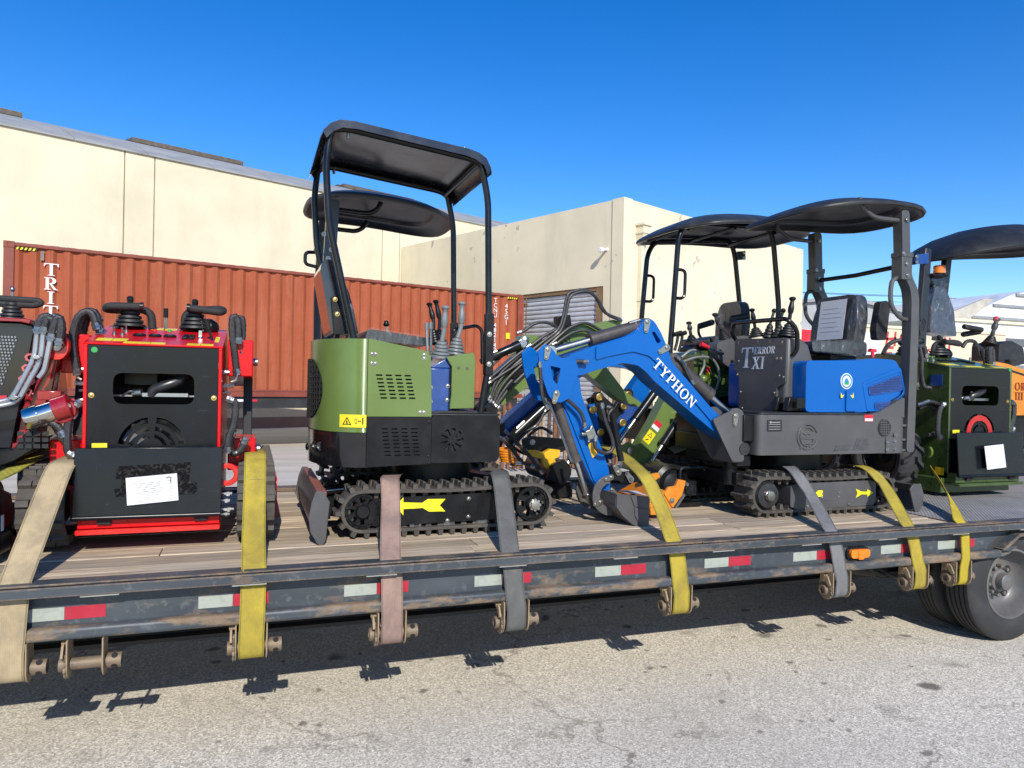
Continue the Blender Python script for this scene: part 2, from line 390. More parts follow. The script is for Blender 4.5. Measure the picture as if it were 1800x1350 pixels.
# ================================================================ SETTING
def asphalt():
    m,nt,b=newmat('worn_asphalt')
    g=nd(nt,'ShaderNodeNewGeometry'); P=g.outputs['Position']
    fine=noise(nt,95,3,.7,P); mid=noise(nt,26,4,.65,P); big=noise(nt,.55,5,.6,P); blot=noise(nt,2.3,3,.5,P)
    v=nd(nt,'ShaderNodeTexVoronoi'); v.inputs['Scale'].default_value=85; nt.links.new(P,v.inputs['Vector'])
    col=mix(nt,ramp(nt,v.outputs['Color'],[(.1,0),(.9,1)]).outputs[0],(.46,.425,.345),(.92,.855,.71))
    col=mix(nt,ramp(nt,fine.outputs[0],[(.38,.8),(.52,0)]).outputs[0],col,(.24,.215,.165))
    col=mix(nt,ramp(nt,mid.outputs[0],[(.60,0),(.76,.6)]).outputs[0],col,(.88,.83,.72))
    col=mix(nt,ramp(nt,big.outputs[0],[(.33,.4),(.60,0)]).outputs[0],col,(.40,.365,.30))
    col=mix(nt,ramp(nt,blot.outputs[0],[(.64,0),(.74,.5)]).outputs[0],col,(.17,.155,.13))
    # oil drips: scattered uneven spots
    wp=noise(nt,7,3,.6,P)
    va=nd(nt,'ShaderNodeVectorMath',operation='MULTIPLY_ADD'); nt.links.new(wp.outputs['Color'],va.inputs[0]); va.inputs[1].default_value=(.12,.12,.12); nt.links.new(P,va.inputs[2])
    for sc,r,th,st in ((1.3,.10,.30,.85),(3.0,.13,.45,.75),(7,.18,.60,.65)):
        q=nd(nt,'ShaderNodeTexVoronoi'); q.inputs['Scale'].default_value=sc; nt.links.new(va.outputs[0],q.inputs['Vector'])
        sc3=nd(nt,'ShaderNodeSeparateColor'); nt.links.new(q.outputs['Color'],sc3.inputs[0])
        g1=ramp(nt,q.outputs['Distance'],[(r*.55,1),(r,0)]); g2=ramp(nt,sc3.outputs[0],[(th,0),(th+.03,st)])
        pr=nd(nt,'ShaderNodeMath',operation='MULTIPLY'); nt.links.new(g1.outputs[0],pr.inputs[0]); nt.links.new(g2.outputs[0],pr.inputs[1])
        col=mix(nt,pr.outputs[0],col,(.115,.105,.085))
    # cracks: edges of a warped cell pattern, kept only in places
    wz=noise(nt,3.2,4,.6,P); 
    vm=nd(nt,'ShaderNodeVectorMath',operation='MULTIPLY_ADD'); nt.links.new(wz.outputs['Color'],vm.inputs[0]); vm.inputs[1].default_value=(.5,.5,.5); nt.links.new(P,vm.inputs[2])
    cr=nd(nt,'ShaderNodeTexVoronoi',feature='DISTANCE_TO_EDGE'); cr.inputs['Scale'].default_value=1.15; nt.links.new(vm.outputs[0],cr.inputs['Vector'])
    cm=ramp(nt,cr.outputs['Distance'],[(.003,1),(.018,0)])
    pm=ramp(nt,noise(nt,.8,2,.5,P).outputs[0],[(.46,0),(.58,.7)])
    mm=nd(nt,'ShaderNodeMath',operation='MULTIPLY'); nt.links.new(cm.outputs[0],mm.inputs[0]); nt.links.new(pm.outputs[0],mm.inputs[1])
    col=mix(nt,mm.outputs[0],col,(.22,.195,.15))
    # paler concrete yard farther back
    sx=nd(nt,'ShaderNodeSeparateXYZ'); nt.links.new(P,sx.inputs[0])
    yr=nd(nt,'ShaderNodeMapRange'); yr.inputs[1].default_value=5.8; yr.inputs[2].default_value=6.2; nt.links.new(sx.outputs['Y'],yr.inputs[0])
    pale=mix(nt,ramp(nt,noise(nt,1.1,6,.65,P,scale3=(.35,1.6,1)).outputs[0],[(.3,0),(.7,1)]).outputs[0],(.40,.37,.31),(.56,.53,.455))
    col=mix(nt,yr.outputs[0],col,pale)
    nt.links.new(col,b.inputs['Base Color']); b.inputs['Roughness'].default_value=.95; b.inputs['Specular IOR Level'].default_value=.05
    ad=nd(nt,'ShaderNodeMath',operation='ADD'); nt.links.new(fine.outputs[0],ad.inputs[0]); nt.links.new(v.outputs['Distance'],ad.inputs[1])
    bump(nt,b,ad.outputs[0],.3,.005)
    return m
gm=MB(); gm.add([(-500,-60,0),(500,-60,0),(500,900,0),(-500,900,0)],[(0,1,2,3)])
part('ground',gm,asphalt(),kind='structure')

def stucco(name,c,flake=.6,fs=1.0):
    m,nt,b=newmat(name)
    g=nd(nt,'ShaderNodeNewGeometry'); P=g.outputs['Position']
    n1=noise(nt,.55,5,.6,P); n2=noise(nt,1.2,5,.65,P,scale3=(1,1,.22)); n3=noise(nt,2.2*fs,6,.62,P,scale3=(1,1,.7)); n4=noise(nt,.42,2,.5,P)
    dk=tuple(v*.86 for v in c); lt=tuple(min(1,v*1.05) for v in c)
    col=mix(nt,ramp(nt,n1.outputs[0],[(.3,0),(.7,1)]).outputs[0],dk,lt)
    col=mix(nt,ramp(nt,n2.outputs[0],[(.52,0),(.8,.5)]).outputs[0],col,tuple(v*.72 for v in c))
    a=ramp(nt,n3.outputs[0],[(.635,0),(.66,1)]); bb=ramp(nt,n4.outputs[0],[(.50,0),(.56,flake)])
    mm=nd(nt,'ShaderNodeMath',operation='MULTIPLY'); nt.links.new(a.outputs[0],mm.inputs[0]); nt.links.new(bb.outputs[0],mm.inputs[1])
    col=mix(nt,mm.outputs[0],col,(.34,.32,.27))
    nt.links.new(col,b.inputs['Base Color']); b.inputs['Roughness'].default_value=.85; b.inputs['Specular IOR Level'].default_value=.25
    bump(nt,b,noise(nt,38,4,.6,P).outputs[0],.25,.01)
    return m
CREAM=stucco('cream_stucco',(.68,.615,.45),.12,1.6)
CREAM2=stucco('cream_stucco_peeling',(.70,.63,.455),.9,1.25)
ROOFM=paint('weathered_roof_sheet',(.30,.31,.31),.7,0,.3,sc=1.2)
SKYL=paint('brown_roof_light_frame',(.10,.075,.055),.6,0,.2)

db=V3((0.92534741,0.37912026,0)); nb=V3((0.37912026,-0.92534741,0))      # along the long wall / out of it, towards the street
PBW=V3((0.7113,25.0043,0)); ZW=V3((0,0,1))
def wallp(s,d=0,z=0): return PBW+db*s-nb*d+ZW*z         # s along the wall, d behind its face
wh=thing('warehouse','long cream warehouse with a grey arched roof behind the shipping container','building',tuple(wallp(0)))
m=MB()
HW=8.07
WF=lambda p,t: wallp(p[0],t,p[1])
joints=[-30,-21.4,-12.9,-4.55,-3.75,4.0,4.75,12.5,13.3,22]
for a,b2 in zip(joints[:-1],joints[1:]): m.prism(rect(a+.018,.35,b2-.018,HW),0,.3,fn=WF)
m.prism(rect(-30,.3,22,HW-.01),.07,.32,fn=WF)
part('wall',m,CREAM,wh)
m=MB(); m.prism(rect(-30,0,22,.35),-.03,.3,fn=WF); part('plinth',m,paint('brown_plinth',(.28,.19,.15),.9,0,.5,(.5,.42,.35),sc=2),wh)
def roofz(d): return HW+.03+.44*d-.0235*d*d
for k in range(28):
    s0=-30+k*1.86; m=MB()
    ds=[-.06,.3,.8,1.5,2.3,3.2,4.2,5.4,7,9]
    vs=[];fs=[]
    for d in ds:
        for s in (s0+.008,s0+1.85): vs.append(wallp(s,d,roofz(d)))
    for d in ds:
        for s in (s0+.008,s0+1.85): vs.append(wallp(s,d,roofz(d)-.05))
    n=len(ds)*2
    for i in range(len(ds)-1):
        a=i*2; fs+=[(a,a+1,a+3,a+2),(n+a,n+a+2,n+a+3,n+a+1)]
    fs+=[(0,n,n+1,1),(n-2,n-1,2*n-1,2*n-2)]
    for i in range(len(ds)-1):
        a=i*2; fs+=[(a,a+2,n+a+2,n+a),(a+1,n+a+1,n+a+3,a+3)]
    m.add(vs,fs); part('roof_panel',m,ROOFM,wh,smooth=20)
for s0,s1 in ((-9.6,-6.55),(-3.55,.15),(4.2,7.6)):
    m=MB()
    for i in range(2):
        d0=3.3+i*.5
        m.prism(rect(s0,roofz(3.3)+.02+i*.05,s1,roofz(3.3)+.16+i*.07),d0,d0+.45,fn=WF)
    sl=part('skylight',m,SKYL,wh)
    m=MB(); m.prism(rect(s0+.1,roofz(3.3)+.165,s1-.1,roofz(3.3)+.185),3.35,3.7,fn=WF); part('glazing',m,CHROME,sl)

# cream block building with the roller door
COR=V3((9.1726,17.0473,0)); dl=V3((-0.37912,0.92535,0)); nl=V3((-.92535,-.37912,0)); HB=6.58
bk=thing('block_building','cream flat-topped block building with a roller door and peeling paint on its sunny side','building',tuple(COR))
LF=lambda p,t: COR+dl*p[0]+ZW*p[1]-nl*t
RF=lambda p,t: COR+db*p[0]+ZW*p[1]-nb*t
m=MB(); m.prism([(.002,0),(.66,0),(.66,4.31),(5.6,4.31),(5.6,0),(10.5,0),(10.5,HB),(.002,HB)],0,.25,fn=LF); m.prism([(.25,.0),(10.0,.0),(10.0,HB),(.25,HB)],0,.25,fn=RF)
m.add([COR+ZW*(HB-.05)-nb*.25-nl*.2,COR+db*10-nb*.25+ZW*(HB-.05),COR+db*10+dl*10+ZW*(HB-.05),COR+dl*10-nl*.25+ZW*(HB-.05)],[(0,1,2,3)])
m.prism(rect(.25,0,10.5,HB),9.75,10,fn=lambda p,t: COR+dl*p[0]+ZW*p[1]+db*t)
part('wall',m,CREAM2,bk)
m=MB(); m.prism(rect(.003,0,.36,HB+.015),-.03,-.001,fn=LF); m.prism(rect(-.03,0,.33,HB+.015),-.03,-.001,fn=RF); part('corner_pier',m,CREAM2,bk)
DW=paint('weathered_door_wood',(.22,.13,.06),.8,0,.3,sc=5)
m=MB(); m.prism(rect(.662,0,.92,4.305),.02,.2,fn=LF); m.prism(rect(5.42,0,5.598,4.305),.02,.2,fn=LF); m.prism(rect(.925,4.2,5.415,4.305),.03,.2,fn=LF); part('door_frame',m,DW,bk)
SLAT=paint('galvanised_slat',(.56,.58,.60),.5,0,.35,(.2,.2,.2),sc=3,metal=.3)
me=None
for k in range(32):
    z=.02+k*.131
    m=MB()
    pr=[(.10,z),(.085,z+.03),(.085,z+.09),(.115,z+.118),(.13,z+.118),(.13,z)]
    m.prism(pr,.925,5.41,fn=lambda p,t: COR+dl*t+ZW*p[1]-nl*p[0])
    part('door_slat',m,SLAT,bk,smooth=50)
m=MB(); c=COR+dl*.55+ZW*5.28; m.lathe(c+nl*.0,nl*1+ZW*-.15,[(-.02,.05),(.02,.05),(.05,.035),(.16,.04),(.2,.075),(.27,.075),(.29,.05)],14)
part('wall_lamp',m,paint('white_lamp_plastic',(.8,.8,.8),.4,0,.1),bk)
m=MB(); sp=.72
pp=lambda s,d,z: COR+db*s+nb*d+ZW*z
def ob(mb,s0,s1,d0,d1,z0,z1,ta=0):
    mb.add([pp(s0+ta,d0,z0),pp(s1-ta,d0,z0),pp(s1-ta,d1-ta,z0),pp(s0+ta,d1-ta,z0),pp(s0,d0,z1),pp(s1,d0,z1),pp(s1,d1,z1),pp(s0,d1,z1)],[(3,2,1,0),(4,5,6,7),(0,1,5,4),(1,2,6,5),(2,3,7,6),(3,0,4,7)])
ob(m,.52,.86,.002,.26,5.45,5.7,.05); ob(m,.5,.88,.002,.28,5.7,5.76); ob(m,.53,.85,.002,.25,5.76,5.92); ob(m,.49,.89,.002,.29,5.92,5.98); ob(m,.62,.76,.002,.12,.05,5.45)
ob(m,.60,.78,.002,.14,3.9,3.97)
part('downspout',m,CREAM,bk)

# ---------------------------------------------------------------- shipping container on its chassis
CO=V3((-4.4155,16.0677,0)); dcx=V3((0.964756,0.263147,0)); ncx=V3((0.263147,-0.964756,0))
def container_paint():
    m,nt,b=newmat('container_red_brown')
    n1=noise(nt,.55,5,.65); n2=noise(nt,3.2,6,.7,scale3=(1.6,1.6,.16)); n3=noise(nt,5.5,6,.75); n4=noise(nt,30,4,.6)
    col=mix(nt,ramp(nt,n1.outputs[0],[(.3,0),(.7,1)]).outputs[0],(.265,.062,.026),(.345,.090,.040))
    col=mix(nt,ramp(nt,n2.outputs[0],[(.50,0),(.72,.55)]).outputs[0],col,(.38,.14,.08))
    col=mix(nt,ramp(nt,n2.outputs[0],[(.28,.5),(.42,0)]).outputs[0],col,(.17,.035,.014))
    col=mix(nt,ramp(nt,n3.outputs[0],[(.66,0),(.71,.7)]).outputs[0],col,(.13,.045,.02))
    col=mix(nt,ramp(nt,n4.outputs[0],[(.68,0),(.76,.4)]).outputs[0],col,(.5,.2,.11))
    nt.links.new(col,b.inputs['Base Color']); b.inputs['Roughness'].default_value=.6; b.inputs['Specular IOR Level'].default_value=.2
    bump(nt,b,n1.outputs[0],.5,.08); return m
CT=container_paint()
CT2=paint('container_rail_brown',(.21,.043,.022),.55,.05,.3,(.28,.12,.07),sc=2)
CF=lambda p,t: CO+dcx*p[0]+ZW*p[1]-ncx*t
ct=thing('shipping_container','red-brown corrugated shipping container with white lettering raised on a chassis','container',tuple(CO+ZW*1.21))
Z0,Z1=1.21,4.12; CL=12.05
m=MB(); prof=[]
s=.17; pit=.2755
while s<CL-.3:
    for a,d in ((0,.0),(.072,.0),(.140,.042),(.208,.042)): prof.append((s+a,d))
    s+=pit
prof.append((CL-.16,0))
vs=[];fs=[]
for (a,d) in prof: vs+= [CF((a,Z0+.16),d+.03),CF((a,Z1-.075),d+.03)]
for i in range(len(prof)-1): fs.append((2*i,2*i+2,2*i+3,2*i+1))
m.add(vs,fs); part('corrugated_side',m,CT,ct,smooth=20)
m=MB(); m.prism(rect(0,Z0,.17,Z1),-.002,.17,fn=CF); part('corner_post',m,CT2,ct,bev=.01)
m=MB(); m.prism(rect(CL-.16,Z0,CL,Z1),-.002,.17,fn=CF); part('corner_post',m,CT2,ct,bev=.01)
m=MB(); m.prism(rect(.17,Z1-.075,CL-.16,Z1-.005),0,.1,fn=CF); part('top_rail',m,CT2,ct,bev=.012)
m=MB(); m.prism(rect(.17,Z0,CL-.16,Z0+.16),.004,.1,fn=CF); m.prism(rect(.17,Z0+.12,CL-.16,Z0+.165),-.006,.003,fn=CF); part('bottom_rail',m,CT2,ct,bev=.008)
m=MB(); 
for a in range(43):
    s=.2+a*.2755; m.prism(rect(s,Z1-.02,s+.15,Z1+.012),.1,2.34,fn=CF)
m.prism(rect(0,Z1-.08,CL,Z1-.02),.1,2.44,fn=CF); m.prism(rect(0,Z0,CL,Z0+.14),.1,2.44,fn=CF); m.prism(rect(0,Z0,CL,Z1-.08),2.34,2.44,fn=CF); m.prism(rect(0,Z0+.14,.06,Z1-.08),.1,2.34,fn=CF)
part('shell',m,CT2,ct)
for a in (0,CL-.17):
    for z in (Z0-.005,Z1-.11):
        m=MB(); m.prism(rect(a-.005,z,a+.175,z+.12),-.012,.16,fn=CF,holes=[ell(a+.085,z+.06,.03,.04,10)]); part('corner_casting',m,CT2,ct,bev=.006)
m=MB(); 
for i,ch in enumerate('TRITON'):
    w,_=GLY[ch]; h=.235; serif(m,ch,CF((.765-w*h*1.12/2-.0,3.775-h-i*.272),.012),dcx,ZW,h,th=.004,wx=1.12)
part('white_lettering',m,WHITE,ct)
def vert_text(txt,s,z,h):
    sans('marking','\n'.join(txt),h*1.3,CF((s,z-h),.024),dcx,ZW,WHITE,ct,line=.78,align='CENTER')
vert_text('TCNU 482147 2',11.13,3.98,.135); vert_text('45G1',11.50,3.86,.15)
for (s,z,w,h) in ((11.5,2.86,.13,.17),(10.75,2.78,.06,.09)):
    m=MB(); m.prism(rect(s,z,s+w,z+h),.018,.026,fn=CF); part('yellow_label',m,YEL,ct)
m=MB(); m.prism(rect(11.5,2.42,11.62,2.66),.018,.026,fn=CF); part('white_label',m,WHITE,ct)
m=MB(); m.prism(rect(.585,3.58+.24,.645,4.0),.016,.028,fn=CF); part('vent_cover',m,paint('vent_grey',(.2,.16,.13),.6,0,.3),ct)
for s0,s1 in ((.19,.52),(11.52,11.88)):
    n=5; 
    my,mk=MB(),MB()
    for i in range(n):
        a=s0+(s1-s0)*i/n; w=(s1-s0)/n
        my.prism([(a,3.985),(a+w*.5,3.985),(a+w*.85,4.035),(a+w*.35,4.035)],.016,.024,fn=CF); mk.prism([(a+w*.5,3.985),(a+w,3.985),(a+w*1.35,4.035),(a+w*.85,4.035)],.016,.024,fn=CF)
    part('hazard_stripe',my,YEL,ct); part('hazard_stripe',mk,DARK,ct)
m=MB(); m.prism(rect(CL+.02,Z0+.08,CL+.07,Z1-.1),.05,1.2,fn=CF); dr=part('door',m,CT,ct,bev=.008)
m=MB()
for q in (.02,.16):
    m.cyl(CF((CL+.13,Z0),q),CF((CL+.13,Z1-.05),q),.018,n=8)
    for z in (Z0+.3,Z0+1.4,Z1-.3): m.prism(rect(CL+.07,z,CL+.16,z+.07),q-.03,q+.03,fn=CF)
part('lock_rod',m,RUSTY,dr)
# chassis under the container
ch=thing('container_chassis','black skeletal chassis trailer carrying the red-brown shipping container','chassis',tuple(CO))
BL2=paint('chassis_black',(.012,.012,.013),.6,.05,.3,sc=3)
for d in (.06,2.22):
    m=MB(); m.prism(rect(.1,.95,CL-.1,1.2),d,d+.12,fn=CF); part('side_beam',m,BL2,ch)
m=MB()
for s in range(12): m.prism(rect(.4+s,1.0,.5+s,1.19),.18,2.22,fn=CF)
part('cross_member',m,BL2,ch)
for s in (2.6,):
    for d in (.35,1.9):
        m=MB(); m.prism(rect(s,.1,s+.14,1.0),d,d+.14,fn=CF); m.prism(rect(s-.1,.0,s+.24,.06),d-.08,d+.22,fn=CF); part('landing_leg',m,BL2,ch)
def wheel_parts(parent,c,ax,r=.38,rr=.225,w=.21,n=40,name='wheel',rimm=None):
    """tyre turned with tread grooves, dished rim with hand holes painted as dark discs, hub; ax points out of the vehicle"""
    m=MB(); a=V3(ax).normalized(); h=w/2
    prof=[(-h*.72,rr+.005),(-h*.98,rr+.045),(-h,r-.085),(-h*.93,r-.035),(-h*.80,r-.008)]
    g=5
    for i in range(g):
        x0=-h*.78+i*(h*1.56/(g)); x1=x0+h*1.56/g
        prof+=[(x0+.004,r),(x1-.007,r)]
        if i<g-1: prof+=[(x1-.006,r-.012),(x1+.001,r-.012)]
    prof+=[(h*.80,r-.008),(h*.93,r-.035),(h,r-.085),(h*.98,rr+.045),(h*.86,rr+.012),(h*.72,rr+.005)]
    m.lathe(c,a,prof,n,closed=True)
    t=part('tyre',m,TYRE,parent,smooth=40)
    m=MB()
    m.lathe(c,a,[(h*.74,rr+.012),(h*.90,rr+.012),(h*.92,rr-.002),(h*.74,rr-.012),(h*.35,rr-.022),(-h*.1,rr-.05),(-h*.25,rr-.075),(-h*.28,rr*.5),(-h*.1,rr*.36),(-h*.1,.01),(-h*.4,.01),(-h*.8,rr*.6),(-h*.74,rr)],n,closed=True)
    rm=part('rim',m,rimm or GOLD,parent)
    m=MB()
    u=a.orthogonal().normalized(); v=a.cross(u)
    for k in range(5):
        q=c+a*(-h*.255)+(u*math.cos(k*1.2566+.3)+v*math.sin(k*1.2566+.3))*rr*.62
        m.cyl(q,q+a*.008,rr*.11,n=14)
    part('hand_hole_shade',m,DARK,rm)  # dark discs on the rim, painting the shade inside the hand holes
    m=MB(); m.lathe(c,a,[(-h*.1,rr*.38),(h*.15,rr*.34),(h*.2,rr*.26),(h*.6,rr*.24),(h*.68,rr*.18),(h*.7,.01)],20); 
    for k in range(10):
        q=c+a*(-h*.10)+(u*math.cos(k*.6283)+v*math.sin(k*.6283))*rr*.44; m.cyl(q,q+a*.03,.013,n=6)
    part('hub',m,GOLD,rm)
    return t
for s in (9.3,10.5):
    for d,sg in ((.2,1),(2.2,-1)):
        wheel_parts(ch,CF((s,.5),d),ncx*sg,.5,.29,.28,24)
m=MB()
for i in range(7):
    s=.9+i*1.7; m.prism(rect(s,1.10,s+.22,1.15),.05,.058,fn=CF)
part('reflector_tape',m,WHITE,ch)
m=MB()
for i in range(7):
    s=.9+i*1.7; m.prism(rect(s+.222,1.10,s+.44,1.15),.05,.058,fn=CF)
part('reflector_tape',m,REDPRINT,ch)

# ---------------------------------------------------------------- rusty picket fence beyond the trailer
fe=thing('picket_fence','rusty metal picket fence standing behind the trailer below the roller door','fence',(3.4,12.6,0))
pm=[paint('picket_rust%d'%i,c,.8,0,.7,(.10,.055,.03),sc=9,bmp=.4,var=.3) for i,c in enumerate(((.20,.075,.03),(.30,.17,.08),(.10,.05,.03),(.38,.31,.22),(.24,.10,.04)))]
random.seed(21)
for k in range(52):
    x=2.3+k*.103+random.uniform(-.022,.022); h=1.33+random.uniform(-.13,.06); w=random.uniform(.045,.07); t=random.uniform(-.02,.02)
    m=MB(); m.prism([(x,.05),(x+w,.05),(x+w+t,h-.02),(x+w*.6+t,h),(x+t,h-.015)],12.6,12.64); part('picket',m,pm[random.choice((0,0,1,2,2,3,4))],fe)
for z in (.35,1.15):
    m=MB(); m.box((2.2,12.635,z),(7.7,12.68,z+.06)); part('rail',m,pm[2],fe)
m=MB(); m.box((4.3,12.7,1.44),(7.7,12.76,1.5)); 
for k in range(7): m.box((4.4+k*.52,12.7,0),(4.46+k*.52,12.76,1.44))
part('grey_top_frame',m,paint('weathered_grey_steel',(.25,.24,.23),.7,0,.4),fe)

# ---------------------------------------------------------------- far right: graffiti wall, white unit, sheds, pole
gw=thing('graffiti_wall','cream yard wall sprayed with red graffiti behind the blue excavator seat','wall',(24,24,0))
gd=V3((1,0,0)); gn=V3((0,-1,0)); GO=V3((24,24,0))
GF=lambda p,t: GO+gd*p[0]+ZW*p[1]-gn*t
m=MB(); m.prism(rect(0,0,9,4.3),0,.25,fn=GF); part('wall_face',m,stucco('pale_wall',(.62,.55,.40),.2),gw)
m=MB(); m.prism(rect(-.05,4.3,9.05,4.42),-.05,.3,fn=GF); part('coping',m,CREAM,gw)
m=MB(); m.prism(rect(0,2.5,9,2.95),-.02,-.001,fn=GF); part('brown_band',m,paint('brown_band',(.2,.12,.07),.8,0,.3),gw)
GR={'H':[[(0,0),(.1,1)],[(.5,0),(.55,1)],[(.0,.45),(.6,.55)]],'O':[[(.3,1),(.05,.7),(.1,.2),(.35,0),(.55,.3),(.5,.8),(.3,1)]],'R':[[(0,0),(.08,1),(.5,.85),(.45,.55),(.1,.5),(.6,-.1)]],'E':[[(.5,1),(0,.95),(.02,.5),(.4,.52)],[(.02,.5),(0,.0),(.55,.05)]],'S':[[(.5,.9),(.2,1),(.05,.75),(.45,.4),(.35,.05),(-.05,.1)]],'I':[[(.1,0),(.15,1)]],'K':[[(.0,0),(.05,1)],[(.5,1),(.05,.45),(.6,-.05)]]}
m=MB()
def spray(txt,s,z,h,w):
    for chh in txt:
        for st in GR[chh]:
            pts=[GF((s+p[0]*w,z+p[1]*h),-.012) for p in st]
            m.ribbon(spline(pts,4) if len(pts)>2 else pts,.11,.006,side=tuple(ZW+gd*.7))
        s+=w*.82
spray('HOR',1.75,3.55,.62,.95); spray('ESOK',1.75,2.98,.5,.85); spray('HI',4.8,3.5,.55,.7)
part('red_graffiti',m,paint('red_spray',(.48,.04,.04),.7,0,.1),gw)

wb=thing('box_truck','white box truck side with a red slanted panel beyond the block building','truck',(21.4,22,0))
m=MB(); m.box((19.6,22,.9),(23.4,24.2,3.88)); part('box_body',m,paint('white_truck_panel',(.72,.72,.72),.45,.1,.2,sc=2),wb,bev=.03)
m=MB(); m.prism([(19.4,3.86),(20.45,3.86),(20.2,3.3),(20.2,1.0),(19.4,1.0)],21.985,21.998); part('red_panel',m,REDPRINT,wb)
m=MB(); m.box((19.8,22.1,.5),(23.2,24,.9)); part('chassis',m,BL2,wb)
for x in (20.3,22.6):
    for y in (22.15,24.0): wheel_parts(wb,V3((x,y,.46)),(0,-1 if y<23 else 1,0),.46,.27,.26,20)
sh=thing('grey_shed','grey metal shed with a shallow roof in the distance beyond the block building','building',(30,40,0))
m=MB(); m.prism([(26,0),(48,0),(48,6.2),(37,7.6),(26,6.2)],38,50); part('shed_wall',m,paint('grey_sheet',(.36,.37,.38),.7,0,.3,sc=1),sh)
m=MB(); m.prism([(25.7,6.15),(37,7.62),(48.3,6.15),(48.3,6.35),(37,7.85),(25.7,6.35)],37.7,50.3); part('shed_roof',m,ROOFM,sh)

wu=thing('white_hall','white hall with a dark stripe and ribbed rounded roof at far right','building',(48,32,0))
WP=stucco('white_wall',(.74,.74,.72),.2,2)
m=MB(); m.box((38.6,32,0),(62,44,5.85)); part('wall',m,WP,wu)
m=MB(); m.box((42.6,31.95,4.5),(62,31.998,5.0)); part('dark_stripe',m,paint('stripe_grey',(.12,.13,.14),.5,0,.1),wu)
m=MB(); m.box((42.6,31.95,0),(62,31.998,3.35)); part('grey_base',m,paint('base_grey',(.2,.2,.2),.7,0,.2),wu)
m=MB(); m.box((38.4,31.85,5.85),(62.2,44.2,6.02)); part('eave',m,CREAM,wu)
m=MB()
pf=[(40.6,6.02),(42.6,6.9),(44.8,7.75),(47.5,8.3),(51,8.5),(54.5,8.3),(58,7.6),(61.5,6.02)]
m.prism(pf,32.3,43.6); part('roof',m,paint('white_roof_sheet',(.66,.67,.68),.5,.1,.1,sc=1),wu)
m=MB()
for z,x0 in ((6.14,41.4),(6.95,43.2),(7.7,45.2)):
    m.box((x0,32.2,z),(60.5,32.298,z+.16))
part('roof_rib',m,paint('rib_grey',(.25,.26,.27),.6,0,.1),wu)
m=MB(); m.prism([(38.5,6.02),(40.9,6.02),(43.0,7.35),(42.2,7.35)],32.05,32.28); part('gable_slope',m,paint('tan_sheet',(.46,.43,.37),.7,0,.2,sc=2),wu)

up_=thing('utility_pole','brown utility pole with crossarms and thin wires beyond the white hall','pole',(78.3,64,0))
PW=paint('pole_wood',(.12,.085,.06),.9,0,.2,sc=3)
m=MB(); m.cyl((78.3,64,0),(78.3,64,12.75),.17,.13,10); part('pole',m,PW,up_)
for z,w in ((12.35,1.7),(11.6,1.7)):
    m=MB(); m.box((78.3-w,63.86,z),(78.3+w,63.98,z+.16)); part('crossarm',m,PW,up_)
m=MB()
for z in (12.51,11.76):
    for x in (-1.6,-1.1,-.5,.5,1.1,1.6,.15): m.lathe((78.3+x,63.92,z),(0,0,1),[(0,.07),(.1,.11),(.2,.11),(.3,.05)],8)
m.cyl((78.75,63.8,10.6),(78.75,63.8,11.3),.24,n=10)
part('insulator',m,paint('insulator_grey',(.3,.27,.24),.5,0,.1),up_)
wr=MB()
for z,x in ((12.8,-1.6),(12.8,1.6),(12.75,.5),(12.05,-1.1),(11.2,0)):
    pts=[(78.3+x+t*120,64+t*-22*.3,z-.9*(1-(2*abs(t)-1)**2)) for t in [i/12 for i in range(-12,13)]]
    wr.tube(pts,.022,4)
part('wire',wr,DARK,up_)

# ================================================================ TRAILER
HD=.81
def trailer_steel(name,rust):
    m,nt,b=newmat(name)
    g=nd(nt,'ShaderNodeNewGeometry'); P=g.outputs['Position']
    n1=noise(nt,1.7,5,.6,P,scale3=(1,1,2.5)); n2=noise(nt,24,5,.65,P); n3=noise(nt,6,6,.7,P,scale3=(.6,1,1.8))
    col=mix(nt,ramp(nt,n1.outputs[0],[(.3,0),(.7,1)]).outputs[0],(.028,.035,.043),(.060,.071,.08))
    col=mix(nt,ramp(nt,n2.outputs[0],[(.56,0),(.72,.55)]).outputs[0],col,(.15,.155,.155))
    a=ramp(nt,n3.outputs[0],[(.60-rust*.20,0),(.66-rust*.13,1)])
    rc=mix(nt,n2.outputs[0],(.16,.075,.03),(.36,.27,.16))
    f=nd(nt,'ShaderNodeMath',operation='MULTIPLY'); nt.links.new(a.outputs[0],f.inputs[0]); f.inputs[1].default_value=.25+.6*rust
    col=mix(nt,f.outputs[0],col,rc)
    # bare rusty edges
    bv=nd(nt,'ShaderNodeBevel',samples=4); bv.inputs[0].default_value=.012
    dt=nd(nt,'ShaderNodeVectorMath',operation='DOT_PRODUCT'); nt.links.new(bv.outputs[0],dt.inputs[0]); nt.links.new(g.outputs['Normal'],dt.inputs[1])
    e=ramp(nt,dt.outputs['Value'],[(.86,1),(.985,0)])
    em=nd(nt,'ShaderNodeMath',operation='MULTIPLY'); nt.links.new(e.outputs[0],em.inputs[0]); nt.links.new(ramp(nt,n2.outputs[0],[(.35,.2),(.6,1)]).outputs[0],em.inputs[1])
    col=mix(nt,em.outputs[0],col,(.30,.19,.10))
    nt.links.new(col,b.inputs['Base Color'])
    nt.links.new(ramp(nt,a.outputs[0],[(0,.48),(1,.85)]).outputs[0],b.inputs['Roughness'])
    bump(nt,b,n2.outputs[0],.3,.004); return m
TS=trailer_steel('trailer_steel',.18); TS2=trailer_steel('trailer_pipe_steel',.66); TS3=trailer_steel('trailer_edge_steel',.45)
UND=paint('underframe_black',(.03,.028,.026),.8,0,.5,(.09,.06,.04),sc=6)
